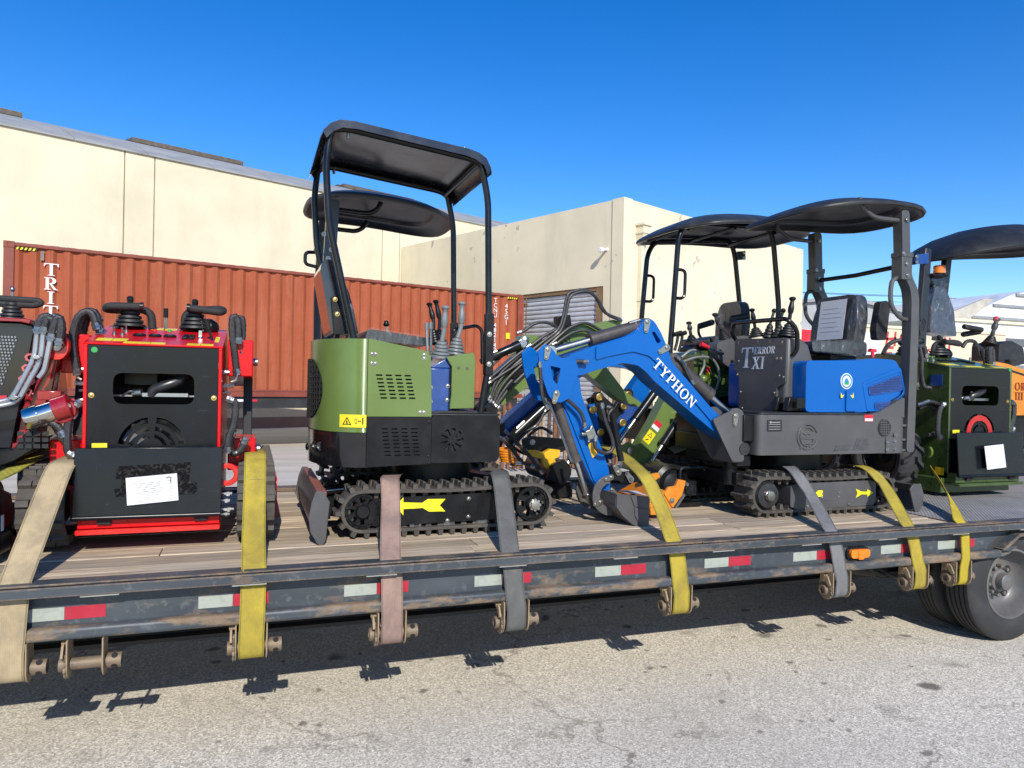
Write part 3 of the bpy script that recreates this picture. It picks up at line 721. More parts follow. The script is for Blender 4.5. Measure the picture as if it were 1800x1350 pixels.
def wood():
    m,nt,b=newmat('weathered_deck_wood')
    oi=nd(nt,'ShaderNodeObjectInfo'); g=nd(nt,'ShaderNodeNewGeometry')
    ad=nd(nt,'ShaderNodeVectorMath',operation='ADD'); nt.links.new(g.outputs['Position'],ad.inputs[0])
    cb=nd(nt,'ShaderNodeCombineXYZ'); mu=nd(nt,'ShaderNodeMath',operation='MULTIPLY'); mu.inputs[1].default_value=37; nt.links.new(oi.outputs['Random'],mu.inputs[0])
    for k in range(3): nt.links.new(mu.outputs[0],cb.inputs[k])
    nt.links.new(cb.outputs[0],ad.inputs[1])
    gr=noise(nt,1,7,.68,ad.outputs[0],scale3=(1.1,26,26)); gr.inputs['Distortion'].default_value=.9
    fi=noise(nt,1,3,.6,ad.outputs[0],scale3=(5,150,150)); bl=noise(nt,2.0,4,.6,ad.outputs[0],scale3=(.6,1.5,1))
    col=mix(nt,ramp(nt,gr.outputs[0],[(.32,0),(.68,1)]).outputs[0],(.27,.195,.125),(.80,.65,.45))
    col=mix(nt,ramp(nt,fi.outputs[0],[(.35,.55),(.6,0)]).outputs[0],col,(.11,.085,.065))
    col=mix(nt,ramp(nt,bl.outputs[0],[(.42,0),(.68,.75)]).outputs[0],col,(.42,.36,.28))
    tv=nd(nt,'ShaderNodeHueSaturation'); nt.links.new(col,tv.inputs['Color'])
    mr=nd(nt,'ShaderNodeMapRange'); mr.inputs[3].default_value=.72; mr.inputs[4].default_value=1.2; nt.links.new(oi.outputs['Random'],mr.inputs[0]); nt.links.new(mr.outputs[0],tv.inputs['Value'])
    nt.links.new(tv.outputs[0],b.inputs['Base Color']); b.inputs['Roughness'].default_value=.85; b.inputs['Specular IOR Level'].default_value=.25
    bump(nt,b,gr.outputs[0],.45,.006); return m
WOOD=wood()
XA,XB=-3.2,9.6; YF,YB=3.40,5.83
tr=thing('flatbed_trailer','low flatbed trailer with worn timber deck and rusty dark blue-grey side rails','trailer',(2,4.6,0))
# planks
py=YF+.035; pw=.172; row=0
while py+pw<YB-.02:
    x=XA; random.seed(row+3); first=True
    while x<4.28:
        ln=random.uniform(1.5,3.6); x2=min(x+ln,4.28)
        if 4.28-x2<.7: x2=4.28
        m=MB(); dz=random.uniform(-.004,.0)
        m.box((x+.002,py+.003,HD-.04),(x2-.002,py+pw-.003,HD+dz))
        part('plank',m,WOOD,tr,bev=.004,smooth=0)
        x=x2
    py+=pw; row+=1
def tread():
    m,nt,b=newmat('worn_tread_plate')
    g=nd(nt,'ShaderNodeNewGeometry'); P=g.outputs['Position']
    n=noise(nt,3,5,.6,P); n2=noise(nt,40,4,.6,P)
    col=mix(nt,ramp(nt,n.outputs[0],[(.3,0),(.7,1)]).outputs[0],(.17,.165,.16),(.30,.29,.28)); col=mix(nt,ramp(nt,n2.outputs[0],[(.5,0),(.75,.6)]).outputs[0],col,(.12,.10,.085))
    w1=nd(nt,'ShaderNodeTexWave',wave_type='BANDS',bands_direction='DIAGONAL'); w1.inputs['Scale'].default_value=22; nt.links.new(P,w1.inputs[0])
    mp=nd(nt,'ShaderNodeMapping'); mp.inputs['Scale'].default_value=(1,-1,1); nt.links.new(P,mp.inputs[0])
    w2=nd(nt,'ShaderNodeTexWave',wave_type='BANDS',bands_direction='DIAGONAL'); w2.inputs['Scale'].default_value=22; nt.links.new(mp.outputs[0],w2.inputs[0])
    mx=nd(nt,'ShaderNodeMath',operation='MAXIMUM'); nt.links.new(w1.outputs['Fac'],mx.inputs[0]); nt.links.new(w2.outputs['Fac'],mx.inputs[1])
    col=mix(nt,ramp(nt,mx.outputs[0],[(.9,0),(1,.45)]).outputs[0],col,(.40,.39,.37))
    nt.links.new(col,b.inputs['Base Color']); b.inputs['Roughness'].default_value=.6; bump(nt,b,mx.outputs[0],.7,.006); return m
m=MB(); m.box((4.30,YF+.035,HD-.04),(XB,YB-.03,HD-.001)); part('tread_plate',m,tread(),tr)
m=MB(); m.box((4.285,YF+.03,HD-.045),(4.298,YB-.03,HD+.001)); part('joint_strip',m,TS3,tr)
# front edge: angle, web, pipe, rub rail with pockets
for x0,x1 in ((XA,-.02),(-.015,2.32),(2.325,4.9),(4.905,XB)):
    m=MB(); m.prism([(3.345,HD+.004),(3.431,HD+.004),(3.431,HD-.03),(3.40,HD-.03),(3.40,HD-.004),(3.345,HD-.004)],x0,x1,'X'); part('deck_edge',m,TS3,tr,bev=.002)
WEBX=5.0
m=MB(); m.prism([(XA,.59),(WEBX-.25,.59),(WEBX-.03,.70),(XB,.70),(XB,HD-.006),(XA,HD-.006)],3.401,3.412); part('side_beam',m,TS,tr)
m=MB(); m.box((XA,3.346,.581),(4.62,3.40,.632)); part('bottom_pipe',m,TS2,tr,bev=.015,seg=4)
m=MB(); m.box((XA,3.310,.768),(XB,3.322,HD-.001)); part('rub_rail',m,TS,tr,bev=.0025)
pxs=[-.62,-.05,.52,1.16,1.78,2.38,2.98,3.55,4.15,4.75,5.4,6,6.6]
for x in pxs:
    m=MB(); m.box((x,3.322,.7695),(x+.12,3.401,HD-.006)); part('rail_spacer',m,TS3,tr)
    m=MB(); m.box((x-.01,3.318,.760),(x+.13,3.40,.766)); part('pocket_plate',m,paint('pocket_grey',(.33,.33,.31),.7,0,.3),tr)
# back edge
m=MB(); m.prism([(YB-.028,HD+.003),(YB+.06,HD+.003),(YB+.06,.6),(YB+.045,.6),(YB+.045,HD-.02),(YB-.028,HD-.02)],XA,XB,'X'); part('deck_edge',m,TS3,tr)
m=MB(); m.box((XA,YB+.14,.768),(XB,YB+.152,HD-.001)); 
for x in pxs: m.box((x,YB+.061,.77),(x+.12,YB+.139,HD-.006))
part('rub_rail',m,TS,tr)
# underframe
for y in (4.02,5.12):
    m=MB(); m.prism([(y-.08,.34),(y+.08,.34),(y+.08,.36),(y+.008,.36),(y+.008,HD-.06),(y+.08,HD-.06),(y+.08,HD-.045),(y-.08,HD-.045),(y-.08,HD-.06),(y-.008,HD-.06),(y-.008,.36),(y-.08,.36)],XA,XB,'X'); part('main_beam',m,UND,tr)
for k in range(20):
    x=-3.0+k*.62
    m=MB(); m.box((x,3.413,.66),(x+.06,YB+.04,HD-.045)); part('cross_member',m,UND,tr)
# axle, springs and air lines near the wheels
m=MB(); m.cyl((4.78,3.75,.385),(4.78,5.5,.385),.065); part('axle',m,UND,tr)
m=MB(); m.prism([(3.95,.42),(4.3,.30),(4.78,.28),(5.2,.34),(5.2,.40),(4.78,.34),(4.3,.36),(3.98,.48)],4.0,4.08); m.prism([(3.86,.75),(4.02,.75),(4.0,.36),(3.9,.36)],3.98,4.1); part('suspension_arm',m,UND,tr,bev=.006)
m=MB(); m.cyl((4.1,3.8,.55),(4.45,3.8,.5),.075); m.cyl((4.45,3.8,.5),(4.52,3.8,.49),.095); m.tube(spline([(4.1,3.8,.5),(4.0,3.7,.42),(3.85,3.75,.5),(3.7,3.9,.62)]),.012,8); m.tube(spline([(4.5,3.75,.5),(4.3,3.66,.40),(4.0,3.7,.44),(3.8,3.9,.7)]),.01,8); m.cyl((3.55,3.85,.5),(4.05,3.85,.42),.05)
part('brake_chamber',m,UND,tr)
wheel_parts(tr,V3((4.79,3.50,.384)),(0,-1,0),.384,.222,.215,56)
wheel_parts(tr,V3((4.79,3.76,.384)),(0,1,0),.384,.222,.215,40)
wheel_parts(tr,V3((4.79,5.5,.384)),(0,-1,0),.384,.222,.215,24)
wheel_parts(tr,V3((4.79,5.74,.384)),(0,1,0),.384,.222,.215,24)
# fender lip over the wheel
m=MB(); m.prism([(4.62,.632),(4.76,.715),(4.76,.735),(4.60,.642)],3.33,3.46); m.box((4.76,3.33,.716),(XB,3.40,.734)); part('fender_lip',m,TS3,tr)
m=MB(); m.prism([(4.62,.585),(4.70,.60),(4.715,.612),(4.62,.608)],3.36,3.44); part('mud_tab',m,ZINC,tr)
# red and white reflector tape on the side beam
tp=[(-0.854,3.401,0.673),(-0.7,3.401,0.673),(-0.7,3.401,0.631),(-0.853,3.401,0.632)];tp2=[(-0.196,3.401,0.67),(-0.058,3.401,0.67),(0.422,3.401,0.672),(0.571,3.401,0.676),(1.049,3.401,0.675),(1.197,3.401,0.676),(1.705,3.401,0.674),(1.855,3.401,0.675),(2.375,3.401,0.668),(2.532,3.401,0.67),(2.98,3.401,0.67),(3.15,3.401,0.673),(3.642,3.401,0.677),(3.802,3.401,0.682)]
random.seed(11)
tx=[p[0] for p in tp2]+[4.11,4.28]
lst=[(tp[0][0],tp[1][0])]+[(tx[i],tx[i+1]) for i in range(0,len(tx),2)]
TW=paint('reflector_white',(.34,.37,.32),.5,0,.75,(.22,.19,.13),sc=25); TR=paint('reflector_red',(.40,.012,.032),.45,.05,.35,(.12,.05,.04))
for a,b2 in lst:
    w=b2-a; z=.652+random.uniform(-.003,.003)
    m=MB(); m.box((a,3.3985,z),(a+w,3.4005,z+.052)); part('reflector_tape',m,TW,tr)
    m=MB(); m.box((a+w+.002,3.3985,z),(a+w+.15,3.4005,z+.052)); part('reflector_tape',m,TR,tr)
# amber side marker
m=MB(); c=(3.449,3.4,0.675)
c=c[0] if hasattr(c[0],'__len__') else c
m.prism(rnd(rect(c[0]-.085,c[2]-.036,c[0]+.085,c[2]+.036),.034),3.385,3.40); mk=part('marker_base',m,BLACK,tr,bev=.002)
m=MB(); m.prism(rnd(rect(c[0]-.072,c[2]-.026,c[0]+.072,c[2]+.026),.024),3.362,3.385); part('amber_lens',m,AMBER,mk,bev=.006)
m=MB(); m.box((c[0]-.02,3.355,c[2]-.034),(c[0]+.02,3.37,c[2]+.02)); part('lens_clip',m,AMBER,mk,bev=.003)

# ================================================================ MACHINE BUILDERS
def axm(axis): return (lambda u,z,w:V3((u,w,z))) if axis=='X' else (lambda u,z,w:V3((w,u,z)))
def hull(ua,za,ra,ub,zb,rb,step):
    d=math.hypot(ub-ua,zb-za); th=math.atan2(zb-za,ub-ua); al=math.acos((ra-rb)/d); pts=[]
    # b: from lower tangent round to upper tangent, then a
    def arc(cu,cz,r,a0,a1):
        n=max(6,int(abs(a1-a0)*r/step))
        return [(cu+r*math.cos(a0+(a1-a0)*i/n),cz+r*math.sin(a0+(a1-a0)*i/n)) for i in range(n+1)]
    A=arc(ub,zb,rb,th-al,th+al); B=arc(ua,za,ra,th+al,th+2*math.pi-al)
    def line(p,q):
        n=max(2,int(math.dist(p,q)/step)); return [(p[0]+(q[0]-p[0])*i/n,p[1]+(q[1]-p[1])*i/n) for i in range(1,n)]
    return A+line(A[-1],B[0])+B+line(B[-1],A[0])
def track(parent,ua,za,ra,ub,zb,rb,w0,w1,axis='X',pitch=.068,lug='objects',lh=.026,sag=.012,th=.02,teeth=True):
    """rubber track: closed belt, outer lugs (each its own piece where seen close), inner guide teeth"""
    M=axm(axis); P=hull(ua,za,ra,ub,zb,rb,.03)
    zm=(za+zb)/2
    P=[(u,z-sag*math.sin(math.pi*max(0,min(1,(u-ua)/(ub-ua))))**2 if z>zm+.5*min(ra,rb) else z) for u,z in P]
    n=len(P); nr=[]
    for i in range(n):
        t=V3((P[(i+1)%n][0]-P[i-1][0],P[(i+1)%n][1]-P[i-1][1])).normalized(); nr.append((t.y,-t.x))
    vs=[];fs=[]
    for (u,z),(a,b) in zip(P,nr):
        for o,w in ((0,w0+.006),(0,w1-.006),(-.004,w1),(-th,w1),(-th,w0),(-.004,w0)): vs.append(M(u+a*o,z+b*o,w))
    for i in range(n):
        j=(i+1)%n
        for k in range(6): fs.append((i*6+k,i*6+(k+1)%6,j*6+(k+1)%6,j*6+k))
    m=MB(); m.add(vs,fs); belt=part('track',m,RUB,parent,smooth=40)
    # resample by arc length
    L=[0]
    for i in range(n): L.append(L[-1]+math.dist(P[i],P[(i+1)%n]))
    T=L[-1]; N=int(T/pitch)
    def at(s):
        s%=T; i=0
        lo,hi=0,n
        while hi-lo>1:
            mid=(lo+hi)//2
            if L[mid]<=s: lo=mid
            else: hi=mid
        f=(s-L[lo])/max(1e-9,L[lo+1]-L[lo]); p,q=P[lo],P[(lo+1)%n]
        t=V3((q[0]-p[0],q[1]-p[1])).normalized()
        return p[0]+(q[0]-p[0])*f,p[1]+(q[1]-p[1])*f,t
    W=w1-w0; me=None; off=root_loc(parent); jm=MB(); tm=MB()
    def lugshape(mb):
        h=lh; a=pitch*.30
        # centre bar with staggered end pads
        for (y0,y1,x0,x1,hh) in ((-W*.5,-W*.2,-a*1.0,a*.5,h),(-W*.2,W*.2,-a*.55,a*.55,h*1.12),(W*.2,W*.5,-a*.5,a*1.0,h)):
            mb.add([(x0,y0,-.002),(x1,y0,-.002),(x1,y1,-.002),(x0,y1,-.002),(x0*.7,y0+.004,hh),(x1*.7,y0+.004,hh),(x1*.7,y1-.002,hh),(x0*.7,y1-.002,hh)],[(3,2,1,0),(4,5,6,7),(0,1,5,4),(1,2,6,5),(2,3,7,6),(3,0,4,7)])
        return mb
    base=lugshape(MB())
    for k in range(N):
        u,z,t=at(k*T/N); a,b=t.y,-t.x
        c=M(u,z,(w0+w1)/2); tv=M(t.x,t.y,0); nv=M(a,b,0); wv=M(0,0,1)
        X=Matrix(((tv.x,wv.x,nv.x,c.x-off.x),(tv.y,wv.y,nv.y,c.y-off.y),(tv.z,wv.z,nv.z,c.z-off.z),(0,0,0,1)))
        if lug=='objects':
            if me is None: me=base.mesh('lug',30); me.materials.append(RUB)
            o=bpy.data.objects.new('lug',me); COL.objects.link(o); o.parent=belt; o.matrix_local=X
        else:
            jm.add([X@V3(v)+off for v in base.v],base.f)
        if teeth:
            ci=M(u-a*th,z-b*th,(w0+w1)/2)
            vs=[]
            for (p,q,h) in ((-.016,-W*.36,0),(.016,-W*.36,0),(.016,-W*.14,0),(-.016,-W*.14,0),(-.009,-W*.33,.035),(.009,-W*.33,.035),(.009,-W*.18,.035),(-.009,-W*.18,.035)): vs.append(ci+tv*p+wv*q-nv*h)
            tm.add(vs,[(3,2,1,0),(4,5,6,7),(0,1,5,4),(1,2,6,5),(2,3,7,6),(3,0,4,7)])
    if lug!='objects': part('lug_rows',jm,RUB,belt,smooth=0,kind='stuff')
    if teeth: part('guide_teeth',tm,RUB,belt,smooth=0,kind='stuff')
    return belt
def spoked(parent,c,ax,r,w,n=8,mat=None,nut=True,kind='sprocket',hole=.5):
    """wheel with trapezoid openings, rim lip, hub and a big nut"""
    mat=mat or BLACK
    a=V3(ax).normalized(); u=V3((0,0,1)); v=a.cross(u); c=V3(c)
    f=lambda p,t: c+v*p[0]+u*p[1]+a*t
    hs=[]
    for k in range(n):
        a0=k*360/n; hw=180/n
        hs.append(rnd(arcslot(0,0,r*.48,r*.80,a0-hw*hole*1.1,a0+hw*hole*1.1,3),r*.06,2))
    m=MB(); m.prism(ell(0,0,r*.9,r*.9,36),-w,0,fn=f,holes=hs)
    m.lathe(c,a,[(-w,r*.86),(-w,r),(.008,r),(.008,r*.9),(0,r*.88),(0,r*.86)],36,closed=True)
    o=part(kind,m,mat,parent)
    m=MB(); m.lathe(c,a,[(0,r*.42),(.02,r*.40),(.03,r*.34)],24); part('hub',m,mat,o)
    if nut:
        m=MB(); m.lathe(c,a,[(.028,r*.34),(.045,r*.33),(.05,r*.25),(.065,r*.25),(.067,r*.1)],20)
        for k in range(8):
            q=c+a*.045+(u*math.cos(k*.785)+v*math.sin(k*.785))*r*.29; m.cyl(q,q+a*.012,.009,n=6)
        part('hub_cap',m,ZINC,o)
    m=MB()
    for k in range(n*2):
        q=(u*math.cos((k+.5)*math.pi/n)+v*math.sin((k+.5)*math.pi/n)); m.cyl(c+q*r*.86+a*.004,c+q*r*.99+a*.004,.012,.006,6)
    part('sprocket_teeth',m,mat,o,kind='stuff')
    return o
def oval_canopy(parent,cx,cy,lx,ly,z,crown=.12,th=.05,tilt=(0,0),mat=None,inset=True,k=3.2,name='canopy',droop=.06):
    """moulded plastic roof: rounded-rectangle plan, crowned top, rolled rim, recessed underside"""
    mat=mat or PLAS; n=40; rows=[]
    def ring(s,zz):
        o=[]
        for i in range(n):
            a=2*math.pi*i/n; ca,sa=math.cos(a),math.sin(a)
            r=(abs(ca)**k+abs(sa)**k)**(-1/k)
            x,y=ca*r*s,sa*r*s
            o.append(V3((cx+x*lx/2,cy+y*ly/2,z+zz-droop*(x*x)+tilt[0]*x+tilt[1]*y)))
        return o
    pr=[(.02,crown),(.35,crown*.94),(.62,crown*.74),(.80,crown*.48),(.92,crown*.22),(.985,.008),(1.0,-.010),(.99,-.022),(.955,-.024),(.94,-.010),(.90,.0),(.88,.012),(.72,.014),(.70,.035),(.35,.05),(.02,.055)]
    vs=[v for s,zz in pr for v in ring(s,zz)]; fs=[]
    for i in range(len(pr)-1):
        for q in range(n): fs.append((i*n+q,i*n+(q+1)%n,(i+1)*n+(q+1)%n,(i+1)*n+q))
    fs+=[tuple(range(n))[::-1],tuple((len(pr)-1)*n+q for q in range(n))]
    m=MB(); m.add(vs,fs); return part(name,m,mat,parent,smooth=50)
def boot(mb,c,ax,r0,r1,h,n=5):
    pr=[]
    for i in range(n):
        t=i/n; r=r0+(r1-r0)*t; pr+=[(h*t,r),(h*(t+.55/n),r*.97),(h*(t+.75/n),(r0+(r1-r0)*(t+1/n))*.84)]
    pr+=[(h,r1),(h*1.02,r1*.5)]
    mb.lathe(c,ax,[(0,r0*1.04)]+pr,18); return mb
def joystick(parent,base,top,mat=None,bootmat=None,r0=.055,grip=.016,wrap=False,name='joystick',bend=(0,0,0)):
    b,t=V3(base),V3(top); d=(t-b); L=d.length; d.normalize(); mat=mat or BLACK
    m=MB(); boot(m,b,d,r0,r0*.38,L*.34); jb=part(name,m,bootmat or mat,parent,smooth=25)
    m=MB(); s=b+d*L*.32; mid=b+d*L*.55+V3(bend)
    m.tube(spline([s,mid,b+d*L*.78+V3(bend)*.6,t]),grip*.8,10)
    m.tube(spline([b+d*L*.62+V3(bend),b+d*L*.8+V3(bend)*.6,t]),[grip*v for v in [1.0+.25*math.sin(i*.33)+(.25 if i>13 else 0) for i in range(17)]],12)
    m.ball(t,grip*1.45,10,(1,1,.6)); part('grip',m,mat,jb)
    if wrap:
        m=MB(); m.lathe(b+d*L*.45,d,[(0,grip*1.6),(L*.2,grip*2.0),(L*.42,grip*3.1),(L*.5,grip*2.7),(L*.63,grip*3.6)],10); part('plastic_bag',m,WRAP,jb,smooth=0)
    return jb
def ram(parent,a,b,r,frac=.6,m1=None,name='hydraulic_ram',rod=.5,fit=True):
    """cylinder barrel from a towards b with a chrome rod the rest of the way, pin eyes at both ends"""
    a,b=V3(a),V3(b); d=(b-a); L=d.length; d.normalize(); m=MB()
    m.lathe(a,d,[(-.01,r*.7),(.02,r*.8),(.03,r),(L*frac-.05,r),(L*frac-.05,r*1.12),(L*frac-.005,r*1.12),(L*frac,r*.7)],18)
    m.cyl(a-V3((0,r*.9,0)),a+V3((0,r*.9,0)),r*.95,n=14)
    c=part(name,m,m1 or TUBE,parent)
    m=MB(); m.cyl(a+d*L*frac,b,r*rod,n=14); m.cyl(b-V3((0,r*.8,0)),b+V3((0,r*.8,0)),r*.85,n=14); part('rod',m,CHROME,c)
    if fit:
        m=MB(); p=a+d*L*.12+V3((0,-r*.6,r*.9)); m.cyl(p-d*.03,p+d*.05,.012,n=8); m.cyl(p-V3((0,0,.03)),p,.01,n=8); part('fitting',m,ZINC,c)
    return c
def hose(parent,pts,r=.013,mat=None,ends=True,name='hose',n=8,raw=False):
    P=pts if raw else spline(pts,8); m=MB()
    # spiral guard: even rings along the hose
    D=[0]
    for a,b in zip(P[:-1],P[1:]): D.append(D[-1]+(V3(b)-V3(a)).length)
    N=max(6,min(110,int(D[-1]/(r*.75)))); Q=[]; k=0
    for i in range(N+1):
        t=D[-1]*i/N
        while k<len(D)-2 and D[k+1]<t: k+=1
        f=(t-D[k])/max(1e-9,D[k+1]-D[k]); Q.append(V3(P[k]).lerp(V3(P[k+1]),f))
    m.tube(Q,[r*(1.10 if i%2 else .97) for i in range(N+1)],n); h=part(name,m,mat or HOSE,parent,smooth=24)
    if ends:
        m=MB()
        for p,q in ((P[0],P[1]),(P[-1],P[-2])):
            d=(V3(p)-V3(q)).normalized(); m.cyl(V3(p)-d*.02,V3(p)+d*.014,r*1.14,n=8); m.cyl(V3(p)-d*.006,V3(p)+d*.004,r*1.32,n=6)
        part('hose_end',m,STEEL,h)
    return h
def pinplate(mb,c,ax,rot,l=.05,r=.022,h=.008):
    """teardrop pin keeper"""
    c=V3(c); a=V3(ax).normalized(); u=V3((math.cos(rot),0,math.sin(rot))); w=a.cross(u)
    pts=[]
    for i in range(9): an=R(90+180*i/8); pts.append((r*math.cos(an)*.7-l*.0,r*math.sin(an)*.7))
    pts=[(p[0]-l*.55,p[1]) for p in pts]
    for i in range(9): an=R(-90+180*i/8); pts.append((r*math.cos(an)+l*.35,r*math.sin(an)))
    mb.prism(pts,0,h,fn=lambda p,t: c+u*p[0]+w*p[1]+a*t)
    mb.lathe(c+u*l*.35,a,[(h,r*.6),(h+.006,r*.55),(h+.008,r*.2)],10); mb.lathe(c-u*l*.55,a,[(h,r*.42),(h+.005,r*.4),(h+.006,r*.2)],8)
    return mb
def warn(parent,x0,z0,x1,z1,y,tri=True):
    """yellow warning label with a triangle and a keep-clear pictogram"""
    w,h=x1-x0,z1-z0
    m=MB(); m.prism(rnd(rect(x0,z0,x1,z1),.004,2),y-.0015,y); l=part('warning_label',m,YEL,parent)
    m=MB(); cx=x0+w*.26; m.prism([(cx-h*.32,z0+h*.2),(cx+h*.32,z0+h*.2),(cx,z0+h*.82)],y-.0025,y-.0016,holes=[[(cx-h*.23,z0+h*.26),(cx+h*.23,z0+h*.26),(cx,z0+h*.70)]])
    m.prism([(cx-h*.06,z0+h*.3),(cx+h*.06,z0+h*.3),(cx+.02*h,z0+h*.56),(cx-.04*h,z0+h*.5)],y-.0025,y-.0016)
    bx=x0+w*.56; m.prism(rect(bx,z0+h*.3,bx+w*.09,z0+h*.7),y-.0025,y-.0016,holes=[rect(bx+.002,z0+h*.3+.002,bx+w*.09-.002,z0+h*.7-.002)])
    m.prism([(bx+w*.12,z0+h*.5),(bx+w*.15,z0+h*.58),(bx+w*.15,z0+h*.52),(bx+w*.22,z0+h*.52),(bx+w*.22,z0+h*.58),(bx+w*.25,z0+h*.5),(bx+w*.22,z0+h*.42),(bx+w*.22,z0+h*.48),(bx+w*.15,z0+h*.48),(bx+w*.15,z0+h*.42)],y-.0025,y-.0016)
    m.prism(rect(bx+w*.29,z0+h*.25,bx+w*.34,z0+h*.62),y-.0025,y-.0016); m.prism(ell(bx+w*.315,z0+h*.70,h*.06,h*.06,8),y-.0025,y-.0016)
    part('pictogram',m,DARK,l); return l
def seat(parent,bx,by,bz,w,depth,face,bh=.5,lean=.12,arms=True,wrapped=True,bt=.09):
    """suspension seat: cushion, backrest, side pads; face +1 looks to +X, -1 to -X"""
    f=face
    m=MB(); m.prism(rnd([(bx,bz),(bx+f*depth,bz+.02),(bx+f*depth,bz+.09),(bx,bz+.10)],.03,4),by-w/2,by+w/2); c=part('seat_cushion',m,SEATM,parent,bev=.02,seg=3)
    def back(g,mat,nm,bev):
        ol=rnd([(-w/2+.03-g,-g*.5),(w/2-.03+g,-g*.5),(w/2-.02+g,bh*.55),(w/2-.07+g,bh+g),(-w/2+.07-g,bh+g),(-w/2+.02-g,bh*.55)],.07,5)
        m=MB(); m.prism(ol,-g,bt+g,fn=lambda p,t: V3((bx+f*t-f*lean*(p[1]/bh)**1.3*(1 if p[1]>0 else 0) if p[1]>0 else bx+f*t,by+p[0],bz+.06+p[1]))); return part(nm,m,mat,parent,bev=bev,seg=3,smooth=50)
    back(0,SEATM,'backrest',.025)
    if wrapped:
        back(.01,WRAP,'plastic_cover',.03)
        m=MB(); m.prism(rnd([(bx,bz-.01),(bx+f*(depth+.01),bz+.01),(bx+f*(depth+.01),bz+.1),(bx,bz+.112)],.03,3),by-w/2-.01,by+w/2+.01); part('plastic_cover',m,WRAP,parent,bev=.03)
    return c

# ================================================================ GREEN MINI EXCAVATOR (near row)
gx=thing('mini_excavator','olive green mini excavator with a black square-framed roof and a yellow arrow on its track','excavator',(1.0,4.35,HD))
for w0,w1,lg in ((3.87,4.07,'objects'),(4.63,4.83,'joined')):
    track(gx,.57,.957,.117,1.536,.962,.122,w0,w1,'X',.066,lg)
for y,s in ((3.89,-1),(4.81,1)):
    spoked(gx,(1.536,y,.962),(0,s,0),.098,.05,6); spoked(gx,(.57,y,.957),(0,s,0),.092,.05,8,nut=False,kind='idler')
for y0,y1 in ((3.885,4.05),(4.65,4.82)):
    m=MB(); m.prism(rnd([(.64,.872),(1.30,.882),(1.40,.90),(1.40,1.0),(1.30,1.034),(.64,1.022),(.60,1.0),(.60,.89)],.01),y0,y1); tf=part('track_frame',m,BLACK,gx,bev=.005)
m=MB()
for x,z in ((.98,.852),(1.0,.855),(.78,.848),(1.24,.85)): pass
for x in (.86,1.05,1.24): m.cyl((x,3.90,.867),(x,4.04,.867),.032,n=16)
part('track_roller',m,STEEL,gx)
m=MB()
for x,z,mt in ((1.035,.888,0),(1.345,.893,0),(1.155,1.005,0),(1.155,.905,0)): m.bolt((x,3.884,z),r=.008)
part('frame_bolt',m,ZINC,gx)
m=MB(); m.prism(ell(1.17,.955,.046,.046,24),3.8815,3.8845,holes=[ell(1.17,.955,.0435,.0435,24)]); part('cover_plate',m,BLACK,gx)
m=MB(); m.prism([(0.747,0.981),(0.787,1.025),(0.787,0.998),(0.89,0.991),(0.922,1.011),(1.021,1.008),(0.99,0.974),(1.022,0.939),(0.929,0.942),(0.894,0.963),(0.788,0.961),(0.788,0.927)],3.8805,3.8835); part('yellow_arrow',m,paint('arrow_yellow',(.78,.72,.01),.4,.1,.03),gx)
# undercarriage centre, slew ring
m=MB(); m.box((.75,4.05,.90),(1.35,4.65,1.06)); m.cyl((1.05,4.35,1.06),(1.05,4.35,1.19),.24,n=32); m.prism([(.95,1.05),(1.5,1.0),(1.52,1.06),(1.0,1.16)],4.2,4.5); part('slew_base',m,BLACK,gx,bev=.008)
# body
def rear_outline(x1,y0,y1,grow=0):
    o=[(x1,y0-grow)]
    o+=[(.587+(.262+grow)*math.cos(R(a)),4.365+(.435+grow)*math.sin(R(a))) for a in range(270,89,-10)]
    return o+[(x1,y1+grow)]
m=MB(); m.prism(rear_outline(.587,3.93,4.80),1.372,1.876,'Z'); 
# vent opening on the near rear corner: its shade painted as a dark patch
cw=part('rear_cowl',m,GREEN,gx,bev=.006,smooth=20)
def on_rear(a,z,g=0): return V3((.587+(.262+g)*math.cos(R(a)),4.365+(.435+g)*math.sin(R(a)),z))
def rear_patch(mb,f,n=22,g0=.004,g1=.001,a0=180,a1=270):
    """patch on the curved rear: f(a) gives (z0,z1) or None"""
    vs=[];fs=[];k=0
    st=[a0+(a1-a0)*i/n for i in range(n+1)]
    for a in st:
        z0,z1=f(a); vs+=[on_rear(a,z0,g0),on_rear(a,z1,g0)]
    for i in range(n): fs.append((2*i,2*i+2,2*i+3,2*i+1))
    mb.add(vs,fs); return mb
m=MB(); 
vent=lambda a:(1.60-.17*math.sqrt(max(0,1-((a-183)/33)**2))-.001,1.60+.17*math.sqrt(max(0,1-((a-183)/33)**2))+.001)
rear_patch(m,vent,28,a0=150.5,a1=215.5); part('vent_shade_patch',m,DARK,cw,smooth=60)
m=MB()
for i in range(11):
    z=1.45+i*.031
    hh=math.sqrt(max(0,1-((z-1.60)/.168)**2))*33
    if hh>4: m.tube([on_rear(183-hh+2*hh*j/12,z,.009) for j in range(13)],.0045,5)
for j in range(13):
    a=153+j*5.0; z0,z1=vent(a); m.tube([on_rear(a,z0,.011),on_rear(a,z1,.011)],.0045,5)
part('vent_mesh',m,BLACK,cw)
m=MB(); m.prism([(.590,1.459),(.944,1.459),(.938,1.70),(.923,1.816),(.90,1.823),(.62,1.874),(.590,1.876)],3.928,3.945,holes=[rnd(rect(.633+c*.052+r*.0045,1.555+(6-r)*.0205,.633+c*.052+r*.0045+.036,1.555+(6-r)*.0205+.009),.004,2) for r in range(7) for c in range(4)]); pn=part('side_panel',m,GREEN,gx,smooth=0)
m=MB(); m.box((.62,3.949,1.53),(.9,3.96,1.72)); part('louver_backing',m,DARK,pn)
